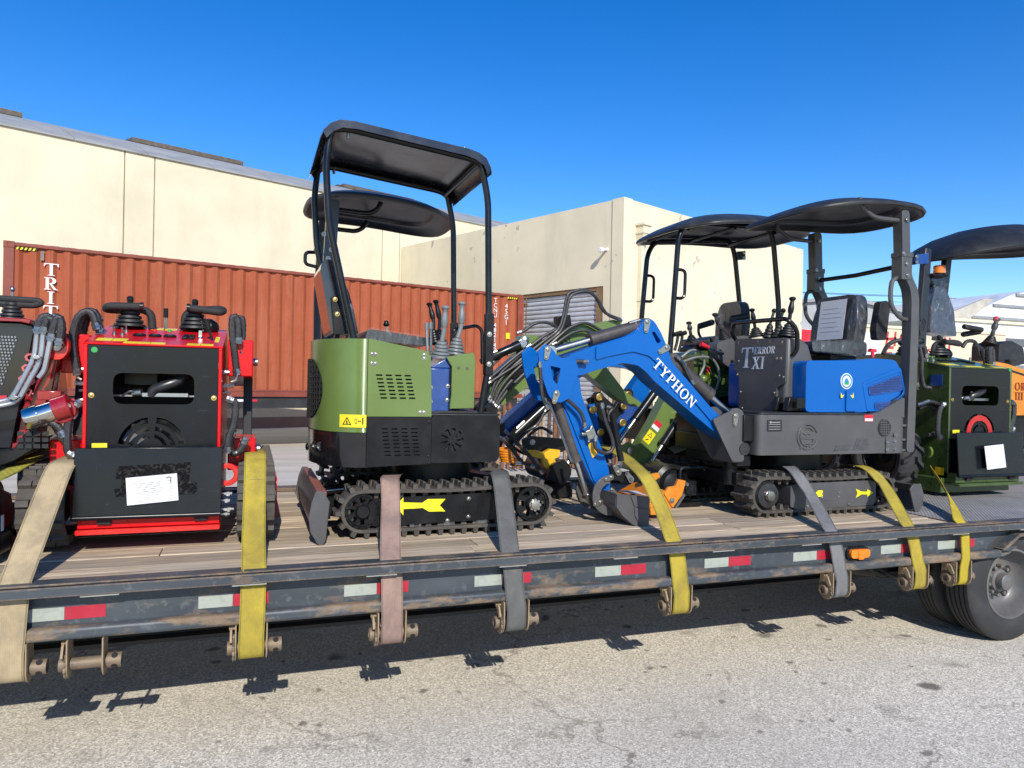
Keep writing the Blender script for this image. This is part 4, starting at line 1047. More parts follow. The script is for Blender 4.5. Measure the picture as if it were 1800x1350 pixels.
m=MB(); m.prism([(.590,1.459),(.944,1.459),(.938,1.70),(.923,1.816),(.62,1.874),(.590,1.876)],4.785,4.8); m.box((.92,3.95,1.46),(.94,4.785,1.80)); m.box((.588,3.95,1.45),(.94,4.785,1.47)); m.prism([(.590,1.865),(.62,1.864),(.923,1.806),(.923,1.816),(.62,1.875),(.590,1.877)],3.946,4.785); part('hood_shell',m,GREEN,gx)
m=MB()
for x,z in ((.61,1.795),(.63,1.795),(.61,1.745),(.63,1.745),(.897,1.80),(.897,1.78),(.88,1.483),(.90,1.483)): m.bolt((x,3.928,z),r=.0075)
part('panel_bolt',m,ZINC,pn)
m=MB(); m.prism(rear_outline(.587,3.925,4.805,.006)[:-1]+[(.587,4.811)],1.185,1.370,'Z'); part('counterweight',m,paint('gloss_black',(.006,.006,.007),.14,.6,.04),gx,bev=.03,seg=4,smooth=20)
m=MB(); m.prism([(.590,1.185),(.944,1.20),(.944,1.458),(.590,1.458)],3.925,3.94,holes=[rnd(rect(.668+c*.0535+r*.003,1.245+(7-r)*.0205,.668+c*.0535+r*.003+.034,1.245+(7-r)*.0205+.007),.003,2) for r in range(8) for c in range(4)]); lp=part('lower_panel',m,BLACK,gx,smooth=0)
m=MB(); m.box((.60,3.945,1.19),(.935,4.79,1.455)); part('louver_backing',m,DARK,lp)
fanh=[]
for k in range(9):
    a=k*40; fanh.append([(1.064+r*math.cos(R(a+d)),1.330+r*math.sin(R(a+d))) for r,d in ((.026,-13),(.045,-12),(.066,-8),(.067,12),(.047,6),(.026,6))])
m=MB(); m.prism(rnd([(.946,1.202),(1.325,1.202),(1.345,1.23),(1.345,1.44),(1.33,1.466),(.946,1.462)],.012,3),3.925,3.94,holes=fanh); fp=part('front_panel',m,BLACK,gx,smooth=0)
m=MB(); m.box((.95,3.945,1.21),(1.335,4.79,1.455)); part('panel_backing',m,DARK,fp)
m=MB(); m.bolt((.93,3.925,1.43),r=.007); m.bolt((.93,3.925,1.24),r=.007); m.bolt((.30,4.15,1.28),(-1,-.4,0),.014); part('panel_bolt',m,BLACK,lp)
m=MB()
for a in (204,214): 
    p=on_rear(a,1.285,.004); d=(p-V3((.587,4.365,1.285))).normalized(); m.lathe(p,d,[(0,.024),(.004,.024),(.004,.017),(-.02,.016)],16)
part('tow_hole',m,STEEL,gx)
m=MB(); m.box((.943,3.945,1.462),(1.35,4.79,1.475)); m.prism([(.95,1.476),(1.0,1.49),(1.2,1.488),(1.34,1.476)],3.96,4.7); part('floor_mat',m,PLAS,gx,bev=.004)
x0,z1=[(0.454,1.468),(0.584,1.399)]
lab=warn(gx,x0[0],z1[1],z1[0],x0[1],3.926)
pic=lab.children[0]; L=V3(gx.location)
for v in pic.data.vertices:
    c=max(-1,min(0,(v.co.x+L.x-.587)/.262)); v.co.y+=(4.365-.435*math.sqrt(1-c*c))-3.926-.004
a_lo=math.degrees(math.acos(max(-1,(x0[0]-.587)/.262))); a_lo=360-a_lo
lm_=MB(); rear_patch(lm_,lambda a:(z1[1],x0[1]),12,g0=.0025,a0=a_lo,a1=270)
nm_=lm_.mesh('warning_label',60,gx.location); nm_.materials.append(YEL); lab.data=nm_
# control console
m=MB(); m.prism([(1.04,1.795),(1.202,1.825),(1.215,1.78),(1.212,1.59),(1.212,1.505),(1.066,1.50),(1.075,1.58),(1.075,1.74)],4.0,4.02); m.prism([(1.215,1.78),(1.202,1.825),(1.195,1.825),(1.2,1.5),(1.212,1.505)],4.02,4.68); cs=part('console_panel',m,GREEN,gx,bev=.003)
m=MB(); m.box((.95,4.03,1.478),(1.07,4.66,1.73)); m.prism([(.95,1.73),(1.07,1.73),(1.19,1.815),(1.05,1.79)],4.03,4.66); part('console_core',m,DBLUE,gx,bev=.006)
m=MB(); m.box((1.069,4.028,1.48),(1.08,4.65,1.76)); part('console_back',m,BLACK,gx)
m=MB()
for x,z in ((1.115,1.735),(1.165,1.733)): m.prism(ell(x,z,.009,.009,10),3.996,4.0)
part('blanking_plug',m,GREY,cs)
m=MB(); 
for x,z in ((.962,1.62),(1.06,1.63),(.962,1.54),(1.058,1.55)): m.bolt((x,4.03,z),r=.008)
part('console_bolt',m,ZINC,gx)
LG=LEVER
joystick(gx,(1.036,4.12,1.795),(1.05,4.08,2.081),LG,LG,.062,.017,name='travel_lever',bend=(.004,0,-.0))
joystick(gx,(1.147,4.2,1.814),(1.183,4.2,2.123),LG,LG,.062,.017,name='travel_lever',bend=(.012,0,0))
joystick(gx,(1.096,4.5,1.894),(1.066,4.55,2.146),BLACK,BLACK,.05,.014,name='control_lever',bend=(.01,0,0))
joystick(gx,(1.155,4.6,1.893),(1.119,4.6,2.172),BLACK,BLACK,.05,.014,name='control_lever',bend=(.012,0,0))
for a,b in (((0.946,4.05,1.772),(0.935,4.05,1.952)),((0.982,4.12,1.774),(0.975,4.12,1.962))):
    m=MB(); m.cyl(a,b,.0075,n=8); lv=part('chrome_lever',m,CHROME,gx); m=MB(); b=V3(b); m.cyl(b-V3((0,0,.005)),b+V3((0,0,.035)),.011,n=10); part('knob',m,LEVER,lv)
m=MB(); p=V3((0.745,4.25,1.91)); m.cyl(p,p+V3((0,0,.075)),.006,n=8); q=part('throttle_lever',m,CHROME,gx); m=MB(); m.lathe(p+V3((-.005,0,.06)),(0,0,1),[(0,.01),(.01,.02),(.02,.014),(.03,.014),(.034,.008)],12); part('knob',m,BLACK,q)
m=MB(); m.tube(bendpath([(1.157,4.3,1.943),(1.167,4.3,1.975),(1.324,4.35,2.009),(1.358,4.35,1.982),(1.366,4.35,1.768)],.03),.011,8); part('hand_rail',m,TUBE,gx)
# seat
m=MB(); m.prism(rnd([(.60,1.88),(.98,1.86),(.98,1.905),(.62,1.945)],.02,4),4.15,4.6); part('seat_cushion',m,SEATM,gx,bev=.02,seg=3)
m=MB(); m.prism(rnd([(.60,1.87),(.99,1.855),(.985,1.915),(.62,1.955)],.02,3),4.13,4.62); part('plastic_cover',m,WRAP,gx,bev=.02)
bk_=[(0.415,1.906),(0.528,1.91),(0.499,2.074),(0.433,2.301),(0.388,2.321),(0.357,2.302),(0.348,2.262)]
m=MB(); m.prism(rnd(bk_,.03,4),4.12,4.58); part('backrest',m,paint('glossy_seat_back',(.02,.02,.022),.12,.5,.03),gx,bev=.02,seg=3)
m=MB(); m.prism(rnd([(0.429,1.902),(0.485,1.904),(0.454,2.038),(0.422,2.115),(0.407,2.108)],.01),4.08,4.11); sb=part('seat_hinge',m,BLACK,gx,bev=.004)
m=MB(); 
for q in ((0.427,4.08,2.094),(0.44,4.08,2.014)): m.bolt(q,r=.009)
part('hinge_bolt',m,BRASS,sb)
# roof frame
for y in (3.97,4.73):
    n=1 if y<4.4 else 0
    m=MB(); m.tube(bendpath([(.52,y,1.87),(.423,y,2.284),(.375,y,2.489),(.354,y,2.795),(.375,y,2.985),(.46,y,3.0),(1.15,y,2.925),(1.215,y,2.905),(1.261,y,2.70),(1.278,y,2.044),(1.281,y,1.8)],.07,5),.019,12); part('roof_post',m,TUBE,gx)
    m=MB(); m.box((1.257,y-.024,1.695),(1.305,y+.024,2.05)); m.cyl((1.275,y,1.70),(1.24,y,1.475),.019,n=12); sl=part('post_sleeve',m,BLACK,gx,bev=.004)
    m=MB(); m.bolt((1.278,y-.024,1.93),r=.010); m.bolt((1.278,y-.024,1.76),r=.010); part('sleeve_bolt',m,ZINC,sl)
m=MB(); m.tube([(.385,3.97,2.975),(.385,4.73,2.975)],.014,8); m.tube([(1.2,3.97,2.90),(1.2,4.73,2.90)],.014,8); part('roof_crossbar',m,TUBE,gx)
rp=[(.318,2.925),(.335,2.965),(.37,3.005),(.42,3.03),(.50,3.032),(.80,3.0),(1.13,2.966),(1.19,2.952),(1.235,2.925),(1.262,2.875),(1.266,2.85)]
m=MB(); m.prism(rp+[(x+(.0 if 0<i<10 else 0),z-.012) for i,(x,z) in list(enumerate(rp))[::-1]],3.93,4.77)
lip=[(x,z-.0125) for x,z in rp[1:-1]]
lp2=[(V3(p)-V3((.8,2.86))) for p in lip]
for y0,y1 in ((3.93,3.936),(4.764,4.77)):
    m.prism(lip+[(.8+v.x*.965,z-.028) for v,(x,z) in list(zip(lp2,lip))[::-1]],y0,y1)
part('roof_sheet',m,paint('roof_black',(.012,.013,.016),.22,.5,.06),gx,smooth=40)
m=MB()
for x in (.47,1.12):
    for y in (3.985,4.715): m.cyl((x,y,2.955),(x,y,2.99),.009,n=8)
part('roof_bolt',m,ZINC,gx)
# dozer blade
m=MB(); rr=[]
pf=[(-.03,1.06),(-.055,1.0),(-.07,.93),(-.06,.865),(-.01,.815)]
DX=.30
prof=[(DX+a,z) for a,z in ((.03,1.075),(.005,1.02),(-.005,.95),(.012,.875),(.055,.818))]+[(DX+a,z) for a,z in ((.075,.816),(.036,.88),(.02,.95),(.03,1.02),(.075,1.075))]
m.prism(prof,3.80,4.86); db_=part('dozer_blade',m,GREY,gx,bev=.003)
m=MB()
for y0,y1 in ((3.788,3.80),(4.86,4.872)): m.prism([(DX+.0,1.03),(DX+.02,1.085),(DX+.055,1.085),(DX+.09,1.03),(DX+.085,.97),(DX+.075,.84),(DX+.06,.805),(DX+.035,.812),(DX-.005,.88),(DX-.014,.95)],y0,y1)
part('blade_end_plate',m,GREY,db_,bev=.003)
m=MB(); m.box((DX+.03,3.81,1.06),(DX+.075,4.85,1.078)); part('blade_top_edge',m,paint('worn_red_edge',(.28,.09,.06),.5,0,.3),db_)
m=MB(); 
for y in (4.12,4.52): m.prism([(DX+.06,1.02),(DX+.12,1.0),(.80,.98),(.80,.92),(DX+.08,.90)],y,y+.05)
m.box((DX+.05,3.84,.93),(DX+.10,4.83,1.0)); part('blade_arm',m,BLACK,db_,bev=.005)
ram(gx,(.80,4.35,1.03),(.40,4.35,1.0),.03,.6)
# boom to the right with hoses and ram
gy0,gy1=4.62,4.74
bo=[(1.529,1.464),(1.5,1.502),(1.512,1.685),(1.68,1.828),(1.722,1.968),(1.755,1.985),(1.842,1.981),(1.898,1.944),(1.974,1.99),(2.119,2.064),(2.277,2.083),(2.42,2.118),(2.484,2.105),(2.513,2.008),(2.433,1.94),(2.379,1.914),(2.355,1.8),(2.532,1.601),(2.664,1.528),(2.636,1.495),(2.487,1.547),(2.259,1.701),(2.151,1.794),(2.016,1.822),(1.869,1.709),(1.779,1.629),(1.581,1.488)]
m=MB(); m.prism(rnd(bo,.012,3),gy0,gy1); bm_=part('boom',m,GREEN,gx,bev=.006)
rgt=V3((2.096,4.62,1.924))-V3((1.976,4.62,1.86)); rgt.y=0
m=MB(); o=V3((1.825,4.618,1.782)); d=rgt.normalized(); serif(m,'TYPHON',o,d,V3((-d.z,0,d.x)),.05,.14); part('lettering',m,DARK,bm_)
m=MB(); 
for q in ((1.566,4.61,1.484),(1.748,4.61,1.946)): 
    q=V3(q); m.lathe(q,(0,-1,0),[(-.02,.026),(.014,.026),(.018,.018),(.022,.006)],16)
part('boom_pin',m,ZINC,bm_)
ram(gx,(1.447,4.56,1.8),(1.709,4.56,1.919),.030,.94,TUBE)
m=MB(); m.box((1.345,4.3,1.23),(1.42,4.62,1.44)); m.prism([(1.40,1.25),(1.47,1.28),(1.47,1.49),(1.43,1.53),(1.39,1.49)],4.34,4.40); m.prism([(1.40,1.25),(1.47,1.28),(1.47,1.49),(1.43,1.53),(1.39,1.49)],4.55,4.61); part('swing_post',m,BLACK,gx,bev=.005)
# hose bundle along the boom and loops above it
hy=4.40
for i in range(5):
    o=i*3.2
    pts=[ony for ony in ()]
HB=[[(1.502,4.59,1.503),(1.571,4.59,1.656),(1.731,4.59,1.809),(1.874,4.59,1.922),(1.977,4.59,2.004),(2.018,4.59,2.104),(2.045,4.59,2.243),(2.1,4.59,2.278),(2.187,4.59,2.291),(2.263,4.59,2.244),(2.331,4.59,2.147),(2.449,4.59,2.101)],[(1.517,4.585,1.489),(1.594,4.585,1.634),(1.754,4.585,1.791),(1.885,4.585,1.903),(1.992,4.585,1.993),(2.029,4.585,2.085),(2.06,4.585,2.224),(2.115,4.585,2.266),(2.202,4.585,2.279),(2.274,4.585,2.232),(2.347,4.585,2.136),(2.456,4.585,2.093)],
    [(1.494,4.59,1.526),(1.563,4.59,1.687),(1.714,4.59,1.828),(1.852,4.59,1.941),(1.935,4.59,1.991),(1.968,4.59,2.023),(1.892,4.59,2.051),(1.808,4.59,2.04),(1.735,4.59,1.99),(1.694,4.59,1.973)],[(1.525,4.585,1.474),(1.619,4.585,1.619),(1.779,4.585,1.776),(1.902,4.585,1.884),(1.997,4.585,1.97),(2.077,4.585,2.028),(2.19,4.585,2.06),(2.323,4.585,2.007),(2.505,4.585,1.945)],[(1.532,4.58,1.466),(1.638,4.58,1.604),(1.802,4.58,1.761),(1.917,4.58,1.865),(2.017,4.58,1.947),(2.11,4.58,1.997),(2.21,4.58,2.002),(2.34,4.58,1.951),(2.458,4.58,1.903)]]
for pts in HB: hose(gx,[V3(p)+V3((0,0,.02)) for p in pts],.0108)
for pts in ([(1.477,4.57,1.67),(1.602,4.57,1.779),(1.762,4.57,1.906)],[(1.477,4.57,1.647),(1.623,4.57,1.741),(1.804,4.57,1.853),(1.949,4.57,1.928)],[(1.467,4.57,1.73),(1.561,4.57,1.823),(1.696,4.57,1.934)],[(2.094,4.61,1.793),(2.162,4.61,1.866),(2.294,4.61,1.902),(2.429,4.61,1.875)]): hose(gx,pts,.009)
m=MB()
for a in (.3,.55,.85):
    p=V3(HB[1][1]).lerp(V3(HB[1][3]),a)+V3((0,-.015,0)); m.box(p-V3((.045,.006,.012)),p+V3((.045,.02,.012)),Matrix.Rotation(-.75,3,'Y'))
part('hose_clamp',m,BLACK,gx)
m=MB(); m.prism([(1.988,2.122),(2.096,2.139),(2.116,2.013),(1.999,2.02)],4.64,4.70); part('work_light',m,BLACK,bm_,bev=.006)

# ================================================================ BLUE AND GREY MINI EXCAVATOR (near row)
bx=thing('mini_excavator','blue and dark grey mini excavator with white lettering on its raised blue boom','excavator',(3.75,4.35,HD))
for w0,w1,lg in ((3.86,4.06,'objects'),(4.64,4.84,'joined')):
    track(bx,3.17,.957,.122,4.14,.952,.117,w0,w1,'X',.064,lg,lh=.024)
m=MB()
c=V3((3.17,3.885,.957)); m.lathe(c,(0,-1,0),[(-.06,.1),(-.02,.104),(0,.098),(.012,.085),(.03,.08),(.034,.03)],28); sp_=part('drive_drum',m,paint('cast_black',(.015,.015,.016),.45,.2,.2,sc=40,bmp=.5),bx)
m=MB(); m.lathe(c,(0,-1,0),[(.03,.034),(.045,.034),(.047,.03),(.06,.03),(.062,.01)],12); 
for k in range(6):
    a=k*1.047; q=c+V3((.028*math.cos(a),-.046,.028*math.sin(a))); m.cyl(q,q+V3((0,-.01,0)),.006,n=6)
part('hub_cap',m,ZINC,sp_)
spoked(bx,(4.14,3.885,.952),(0,-1,0),.095,.05,8,nut=False,kind='idler')
for s,y in ((1,4.82),): spoked(bx,(3.17,y,.957),(0,s,0),.098,.05,8); spoked(bx,(4.14,y,.952),(0,s,0),.092,.05,8,nut=False,kind='idler')
for y0,y1 in ((3.87,4.05),(4.65,4.82)):
    m=MB(); m.prism(rnd([(3.36,.875),(3.42,.852),(4.06,.858),(4.09,.88),(4.09,1.01),(4.05,1.03),(3.40,1.025),(3.36,1.01)],.01),y0,y1); part('track_frame',m,GREY,bx,bev=.005)
m=MB()
for x in (3.45,3.66,3.87): m.cyl((x,3.885,.865),(x,4.03,.865),.034,n=16)
part('track_roller',m,BLACK,bx)
m=MB()
for x in (3.62,3.76):
    for z in (.925,.955): m.bolt((x,3.869,z),r=.007)
m.bolt((3.85,3.869,.873),r=.009); m.bolt((3.5,3.869,.873),r=.007)
part('frame_bolt',m,ZINC,bx)
m=MB(); m.prism(rnd(rect(3.60,.905,3.78,.975),.015),3.867,3.8695); part('cover_plate',m,GREY,bx)
m=MB(); m.prism([(4.064,0.945),(4.009,0.919),(4.009,0.935),(3.958,0.937),(3.909,0.915),(3.923,0.946),(3.907,0.977),(3.958,0.956),(4.008,0.954),(4.008,0.97)],3.866,3.8685); m.prism([(3.585,0.976),(3.623,0.974),(3.624,0.936),(3.576,0.93),(3.557,0.954)],3.866,3.8685); part('yellow_arrow',m,paint('arrow_yellow',(.78,.72,.01),.4,.1,.03),bx)
m=MB(); m.box((3.4,4.06,.90),(4.0,4.64,1.06)); m.cyl((3.72,4.35,1.06),(3.72,4.35,1.205),.25,n=32); part('slew_base',m,BLACK,bx,bev=.008)
# house
ho=rnd([(3.12,3.90),(4.375,3.90),(4.44,4.0),(4.44,4.70),(4.375,4.80),(3.12,4.80)],.05,5)
m=MB(); m.prism(ho,1.212,1.478,'Z'); hs_=part('lower_house',m,GREY,bx,bev=.012,seg=3,smooth=25)
m=MB(); m.prism([(4.02,1.478),(4.13,1.50),(4.36,1.605),(4.375,1.60),(4.375,1.46),(4.02,1.46)],3.901,4.2); m.prism([(4.02,1.478),(4.13,1.50),(4.36,1.605),(4.375,1.60),(4.375,1.46),(4.02,1.46)],4.5,4.799); part('rear_wing',m,GREY,hs_,bev=.006)
# blue hood
hp=rnd([(3.52,1.497),(4.03,1.497),(4.13,1.515),(4.37,1.63),(4.36,1.80),(4.31,1.872),(4.10,1.876),(3.96,1.858),(3.52,1.845)],.04,5)
m=MB(); m.prism(hp,3.93,4.77); hd_=part('hood',m,BLUE,bx,bev=.035,seg=5,smooth=30)
m=MB(); m.prism(rnd([(3.86,1.505),(3.955,1.505),(3.955,1.58),(3.93,1.648),(3.86,1.648)],.012),3.918,3.94); part('hood_rib',m,BLUE,hd_,bev=.006)
m=MB(); gr=[(4.058,1.676),(4.354,1.77),(4.378,1.657),(4.07,1.613)]; m.prism(rnd(gr,.015),3.924,3.932); g1=part('hood_grille',m,paint('mesh_blue',(.004,.05,.25),.5,.2,.05),hd_)
m=MB(); gr2=[(4.118,1.565),(4.269,1.579),(4.239,1.53),(4.124,1.517)]; m.prism(rnd(gr2,.01),3.924,3.932); g2=part('hood_grille',m,paint('mesh_blue',(.004,.05,.25),.5,.2,.05),hd_)
fr_=rnd([(4.006,1.707),(4.358,1.823),(4.406,1.633),(4.239,1.51),(4.053,1.501)],.03)
m=MB(); m.prism(fr_,3.926,3.934,holes=[rnd([(4.032,1.688),(4.353,1.79),(4.39,1.641),(4.228,1.522),(4.073,1.513)],.025)]); part('hood_panel_line',m,BLUE,hd_,bev=.003)
def inside(p,po):
    r=False
    for i in range(len(po)):
        a,b=po[i],po[i-1]
        if (a[1]>p[1])!=(b[1]>p[1]) and p[0]<(b[0]-a[0])*(p[1]-a[1])/(b[1]-a[1])+a[0]: r=not r
    return r
for po,gg in ((gr,g1),(gr2,g2)):
    m=MB(); x0=min(p[0] for p in po); x1=max(p[0] for p in po); z0=min(p[1] for p in po); z1=max(p[1] for p in po); k=0; z=z0
    while z<z1:
        x=x0+(.007 if k%2 else 0)
        while x<x1:
            if all(inside((x+a,z+b),po) for a,b in ((-.008,0),(.008,0),(0,.008),(0,-.008))): m.prism(ell(x,z,.0042,.0042,6),3.9225,3.9238)
            x+=.0135
        z+=.0118; k+=1
    part('grille_holes',m,DARK,gg,smooth=0,kind='stuff')
m=MB(); m.prism(ell(3.865,1.712,.052,.055,28),3.9255,3.9285); sk_=part('round_sticker',m,WHITE,hd_)
m=MB(); m.prism(ell(3.865,1.712,.046,.049,28),3.9242,3.9254,holes=[ell(3.865,1.712,.036,.039,28)]); m.prism(rnd([(3.842,1.70),(3.888,1.70),(3.878,1.725),(3.865,1.735),(3.852,1.725)],.006),3.9242,3.9254); part('sticker_ring',m,paint('sticker_blue',(.03,.22,.42),.5,0,0),sk_)
m=MB(); m.prism(ell(3.865,1.695,.022,.008,12),3.9232,3.924); part('sticker_leaf',m,SIGNG,sk_)
m=MB()
for s in (-1,1): 
    x=3.865+s*.045; m.prism([(x-s*.02,1.62),(x,1.595),(x+s*.012,1.60),(x+s*.01,1.635),(x,1.612)],3.9165,3.918)
part('hook_sticker',m,YEL,hd_)
m=MB(); m.prism([(3.439,1.59),(3.506,1.594),(3.507,1.525),(3.441,1.521)],3.921,3.93); part('switch_panel',m,BLACK,hd_)
# marks on the grey side
def mk(pts,y0,y1): return pts
m=MB(); q=[(3.182,1.446),(3.3,1.446),(3.302,1.371),(3.184,1.368)]; m.prism(q,3.8975,3.8995); dp=part('data_plate',m,DARK,hs_)
m=MB(); x0,x1,z1,z0=q[0][0],q[1][0],q[0][1],q[2][1]
m.prism(ell(x0+.028,z1-.016,.007,.008,10),3.896,3.8972)
for k in range(4): m.prism(rect(x0+.012,z0+.012+k*.016,x1-.012,z0+.0145+k*.016),3.896,3.8972)
m.prism(rect(x0+.04,z1-.019,x1-.02,z1-.013),3.896,3.8972); part('plate_print',m,paint('plate_print',(.35,.35,.36),.5,0,0),dp)
cx,cz=(3.514,1.332)
for r,w,a0,a1 in ((.088,.010,20,345),(.064,.008,40,300)):
    m=MB(); m.prism(arcslot(cx,cz,r-w,r,a0,a1,24),3.893,3.8995); part('embossed_ring',m,GREY,hs_,bev=.002)
m=MB(); m.prism(rnd(rect(cx-.05,cz-.05,cx+.055,cz-.005),.01),3.894,3.8995,holes=[rnd(rect(cx-.04,cz-.04,cx+.045,cz-.015),.006)]); m.prism(arcslot(cx,cz,.02,.045,30,150,10),3.894,3.8995)
for k in range(5): m.prism(rect(cx-.06+k*.026,cz-.082,cx-.045+k*.026,cz-.066),3.894,3.8995)
part('embossed_emblem',m,GREY,hs_,bev=.002)
for po in ("a","b"):
    pass
e1=[(3.905,1.314),(3.95,1.313),(3.922,1.235),(3.743,1.233),(3.762,1.272),(3.896,1.278)];e2=[(3.945,1.321),(4.051,1.324),(4.053,1.245),(3.902,1.239)]
for po in ([(3.762,1.272),(3.806,1.275),(3.783,1.237),(3.738,1.233)],[(3.821,1.275),(3.896,1.278),(3.867,1.24),(3.797,1.237)],[(3.945,1.321),(4.051,1.324),(4.053,1.245),(3.912,1.239)]):
    m=MB(); m.prism(rnd(po,.005),3.896,3.8995); em=part('embossed_panel',m,GREY,hs_,bev=.0015)
    m=MB(); cxx=sum(p[0] for p in po)/4; czz=sum(p[1] for p in po)/4; m.prism([(cxx+(p[0]-cxx)*.82,czz+(p[1]-czz)*.82) for p in po],3.894,3.8958); part('panel_texture',m,paint('grip_grey',(.055,.056,.06),.6,0,.1,sc=60,bmp=.5),em)
m=MB(); a,b=[(4.001,1.482),(4.079,1.435)]; m.prism(rect(a[0],b[1],b[0],a[1]),3.897,3.8995); wl_=part('red_white_label',m,REDPRINT,hs_)
m=MB(); m.prism(rect(a[0]+.004,b[1]+.004,b[0]-.004,b[1]+(a[1]-b[1])*.45),3.8955,3.8968); part('label_white',m,WHITE,wl_)
vx,vz=(4.183,1.391)
m=MB(); m.prism(ell(vx,vz,.058,.064,28),3.895,3.8995,holes=[rnd(rect(vx-.037+i*.0165,vz-.05+j*.0165,vx-.037+i*.0165+.0115,vz-.05+j*.0165+.0115),.002,1) for i in range(5) for j in range(7) if ((i-2)/2.9)**2+((j-3)/3.9)**2<1]); vt=part('side_vent',m,GREY,hs_)
m=MB(); m.prism(ell(vx,vz,.054,.06,24),3.8985,3.8998); part('vent_backing',m,DARK,vt)
m=MB(); m.prism(rect(*((4.199,1.211))[:2],*((4.322,1.326))[:2]),3.892,3.8995); bp=part('bolt_plate',m,GREY,hs_,bev=.002)
m=MB()
for q in ((4.209,3.892,1.288),(4.277,3.892,1.295),(4.21,3.892,1.236),(4.278,3.892,1.239),(4.281,3.892,1.339)): m.bolt(q,r=.011)
part('plate_bolt',m,STEEL,bp)
# floor, pedals
m=MB(); m.prism(rnd([(3.14,3.92),(3.54,3.92),(4.05,3.9),(4.05,4.78),(3.14,4.78)],.04),1.479,1.493,'Z'); part('floor_mat',m,PLAS,bx,bev=.004)
m=MB(); 
for y in (3.97,4.08): m.prism([(3.40,1.5),(3.42,1.59),(3.45,1.6),(3.60,1.515),(3.62,1.5)],y,y+.05)
part('pedal',m,BLACK,bx,bev=.006)
m=MB(); m.prism([(3.46,1.50),(3.66,1.50),(3.70,1.56),(3.66,1.66),(3.70,1.70),(3.70,1.86),(3.66,1.96),(3.60,2.0),(3.465,2.0)],4.06,4.55); cn=part('control_console',m,GREY,bx,bev=.03,seg=4)
# front plate faces -X
fp_=[(4.035,2.0),(4.60,2.02),(4.61,1.80),(4.55,1.745),(4.545,1.485),(4.13,1.485),(4.13,1.66),(4.045,1.69)]
m=MB(); m.prism(rnd(fp_,.02,3),3.445,3.462,'X'); pl=part('front_plate',m,GREY,bx,bev=.003)
m=MB(); serif(m,'T',(3.4445,4.535,1.80),(0,-1,0),(0,0,1),.150,slant=.15,th=.0015,wx=.95); serif(m,'XI',(3.4445,4.405,1.79),(0,-1,0),(0,0,1),.088,slant=.15,th=.0015,gap=.08); serif(m,'ERROR',(3.4445,4.378,1.898),(0,-1,0),(0,0,1),.050,slant=.15,th=.0015,gap=.06,wx=.95); part('lettering',m,WHITE,pl)
m=MB()
for y,z in ((4.08,1.97),(4.20,1.985),(4.33,1.985),(4.55,1.99),(4.09,1.86),(4.13,1.86),(4.10,1.74),(4.06,1.73),(4.55,1.85),(4.56,1.75),(4.15,1.62),(4.52,1.62),(4.16,1.52),(4.5,1.5)): m.bolt((3.445,y,z),(-1,0,0),.0075)
part('plate_bolt',m,ZINC,pl)
m=MB(); m.tube(bendpath([(3.485,4.62,1.996),(3.426,4.62,2.058),(3.425,4.6,2.139),(3.419,4,2.128),(3.502,4,2.054),(3.519,4.02,1.919),(3.507,4.05,1.881)],.05,5),.0155,10); part('hand_rail',m,TUBE,bx)
joystick(bx,(3.584,4.2,2.021),(3.627,4.2,2.295),BLACK,PLAS,.06,.017)
joystick(bx,(3.53,4.46,2.032),(3.484,4.46,2.229),BLACK,PLAS,.06,.015)
for q,y in ((1350,4.4),(1366,4.3)):
    p=V3((3.543,4.35,2.019)) if q==1350 else V3((3.566,4.28,2.016))
    m=MB(); boot(m,p,(.18,0,1),.042,.018,.1,4); b_=part('lever_boot',m,PLAS,bx); m=MB(); m.cyl(p+V3((.01,0,.08)),p+V3((.05,0,.2)),.010,n=8); m.ball(p+V3((.05,0,.2)),.018); part('lever',m,BLACK,b_)
# seat
seat(bx,4.24,4.37,1.905,.50,.50,-1,.40,.06,bt=.10)
m=MB(); 
for y in (4.09,4.65): m.prism(rnd([(4.27,2.02),(4.36,2.02),(4.39,2.28),(4.36,2.31),(4.30,2.30),(4.26,2.1)],.02),y-.03,y+.03)
part('arm_pad',m,PLAS,bx,bev=.015,seg=3)
m=MB(); m.box((3.98,4.2,1.868),(4.22,4.55,1.905)); part('seat_rail',m,BLACK,bx)
m=MB(); p=V3((4.211,4.06,1.928)); m.prism([(p.x-.03,p.z),(p.x+.03,p.z),(p.x+.025,p.z+.02),(p.x-.02,p.z+.025)],4.03,4.06); m.cyl(p+V3((0,-.02,-.04)),p+V3((0,-.02,0)),.012); part('battery_switch',m,REDPRINT,bx)
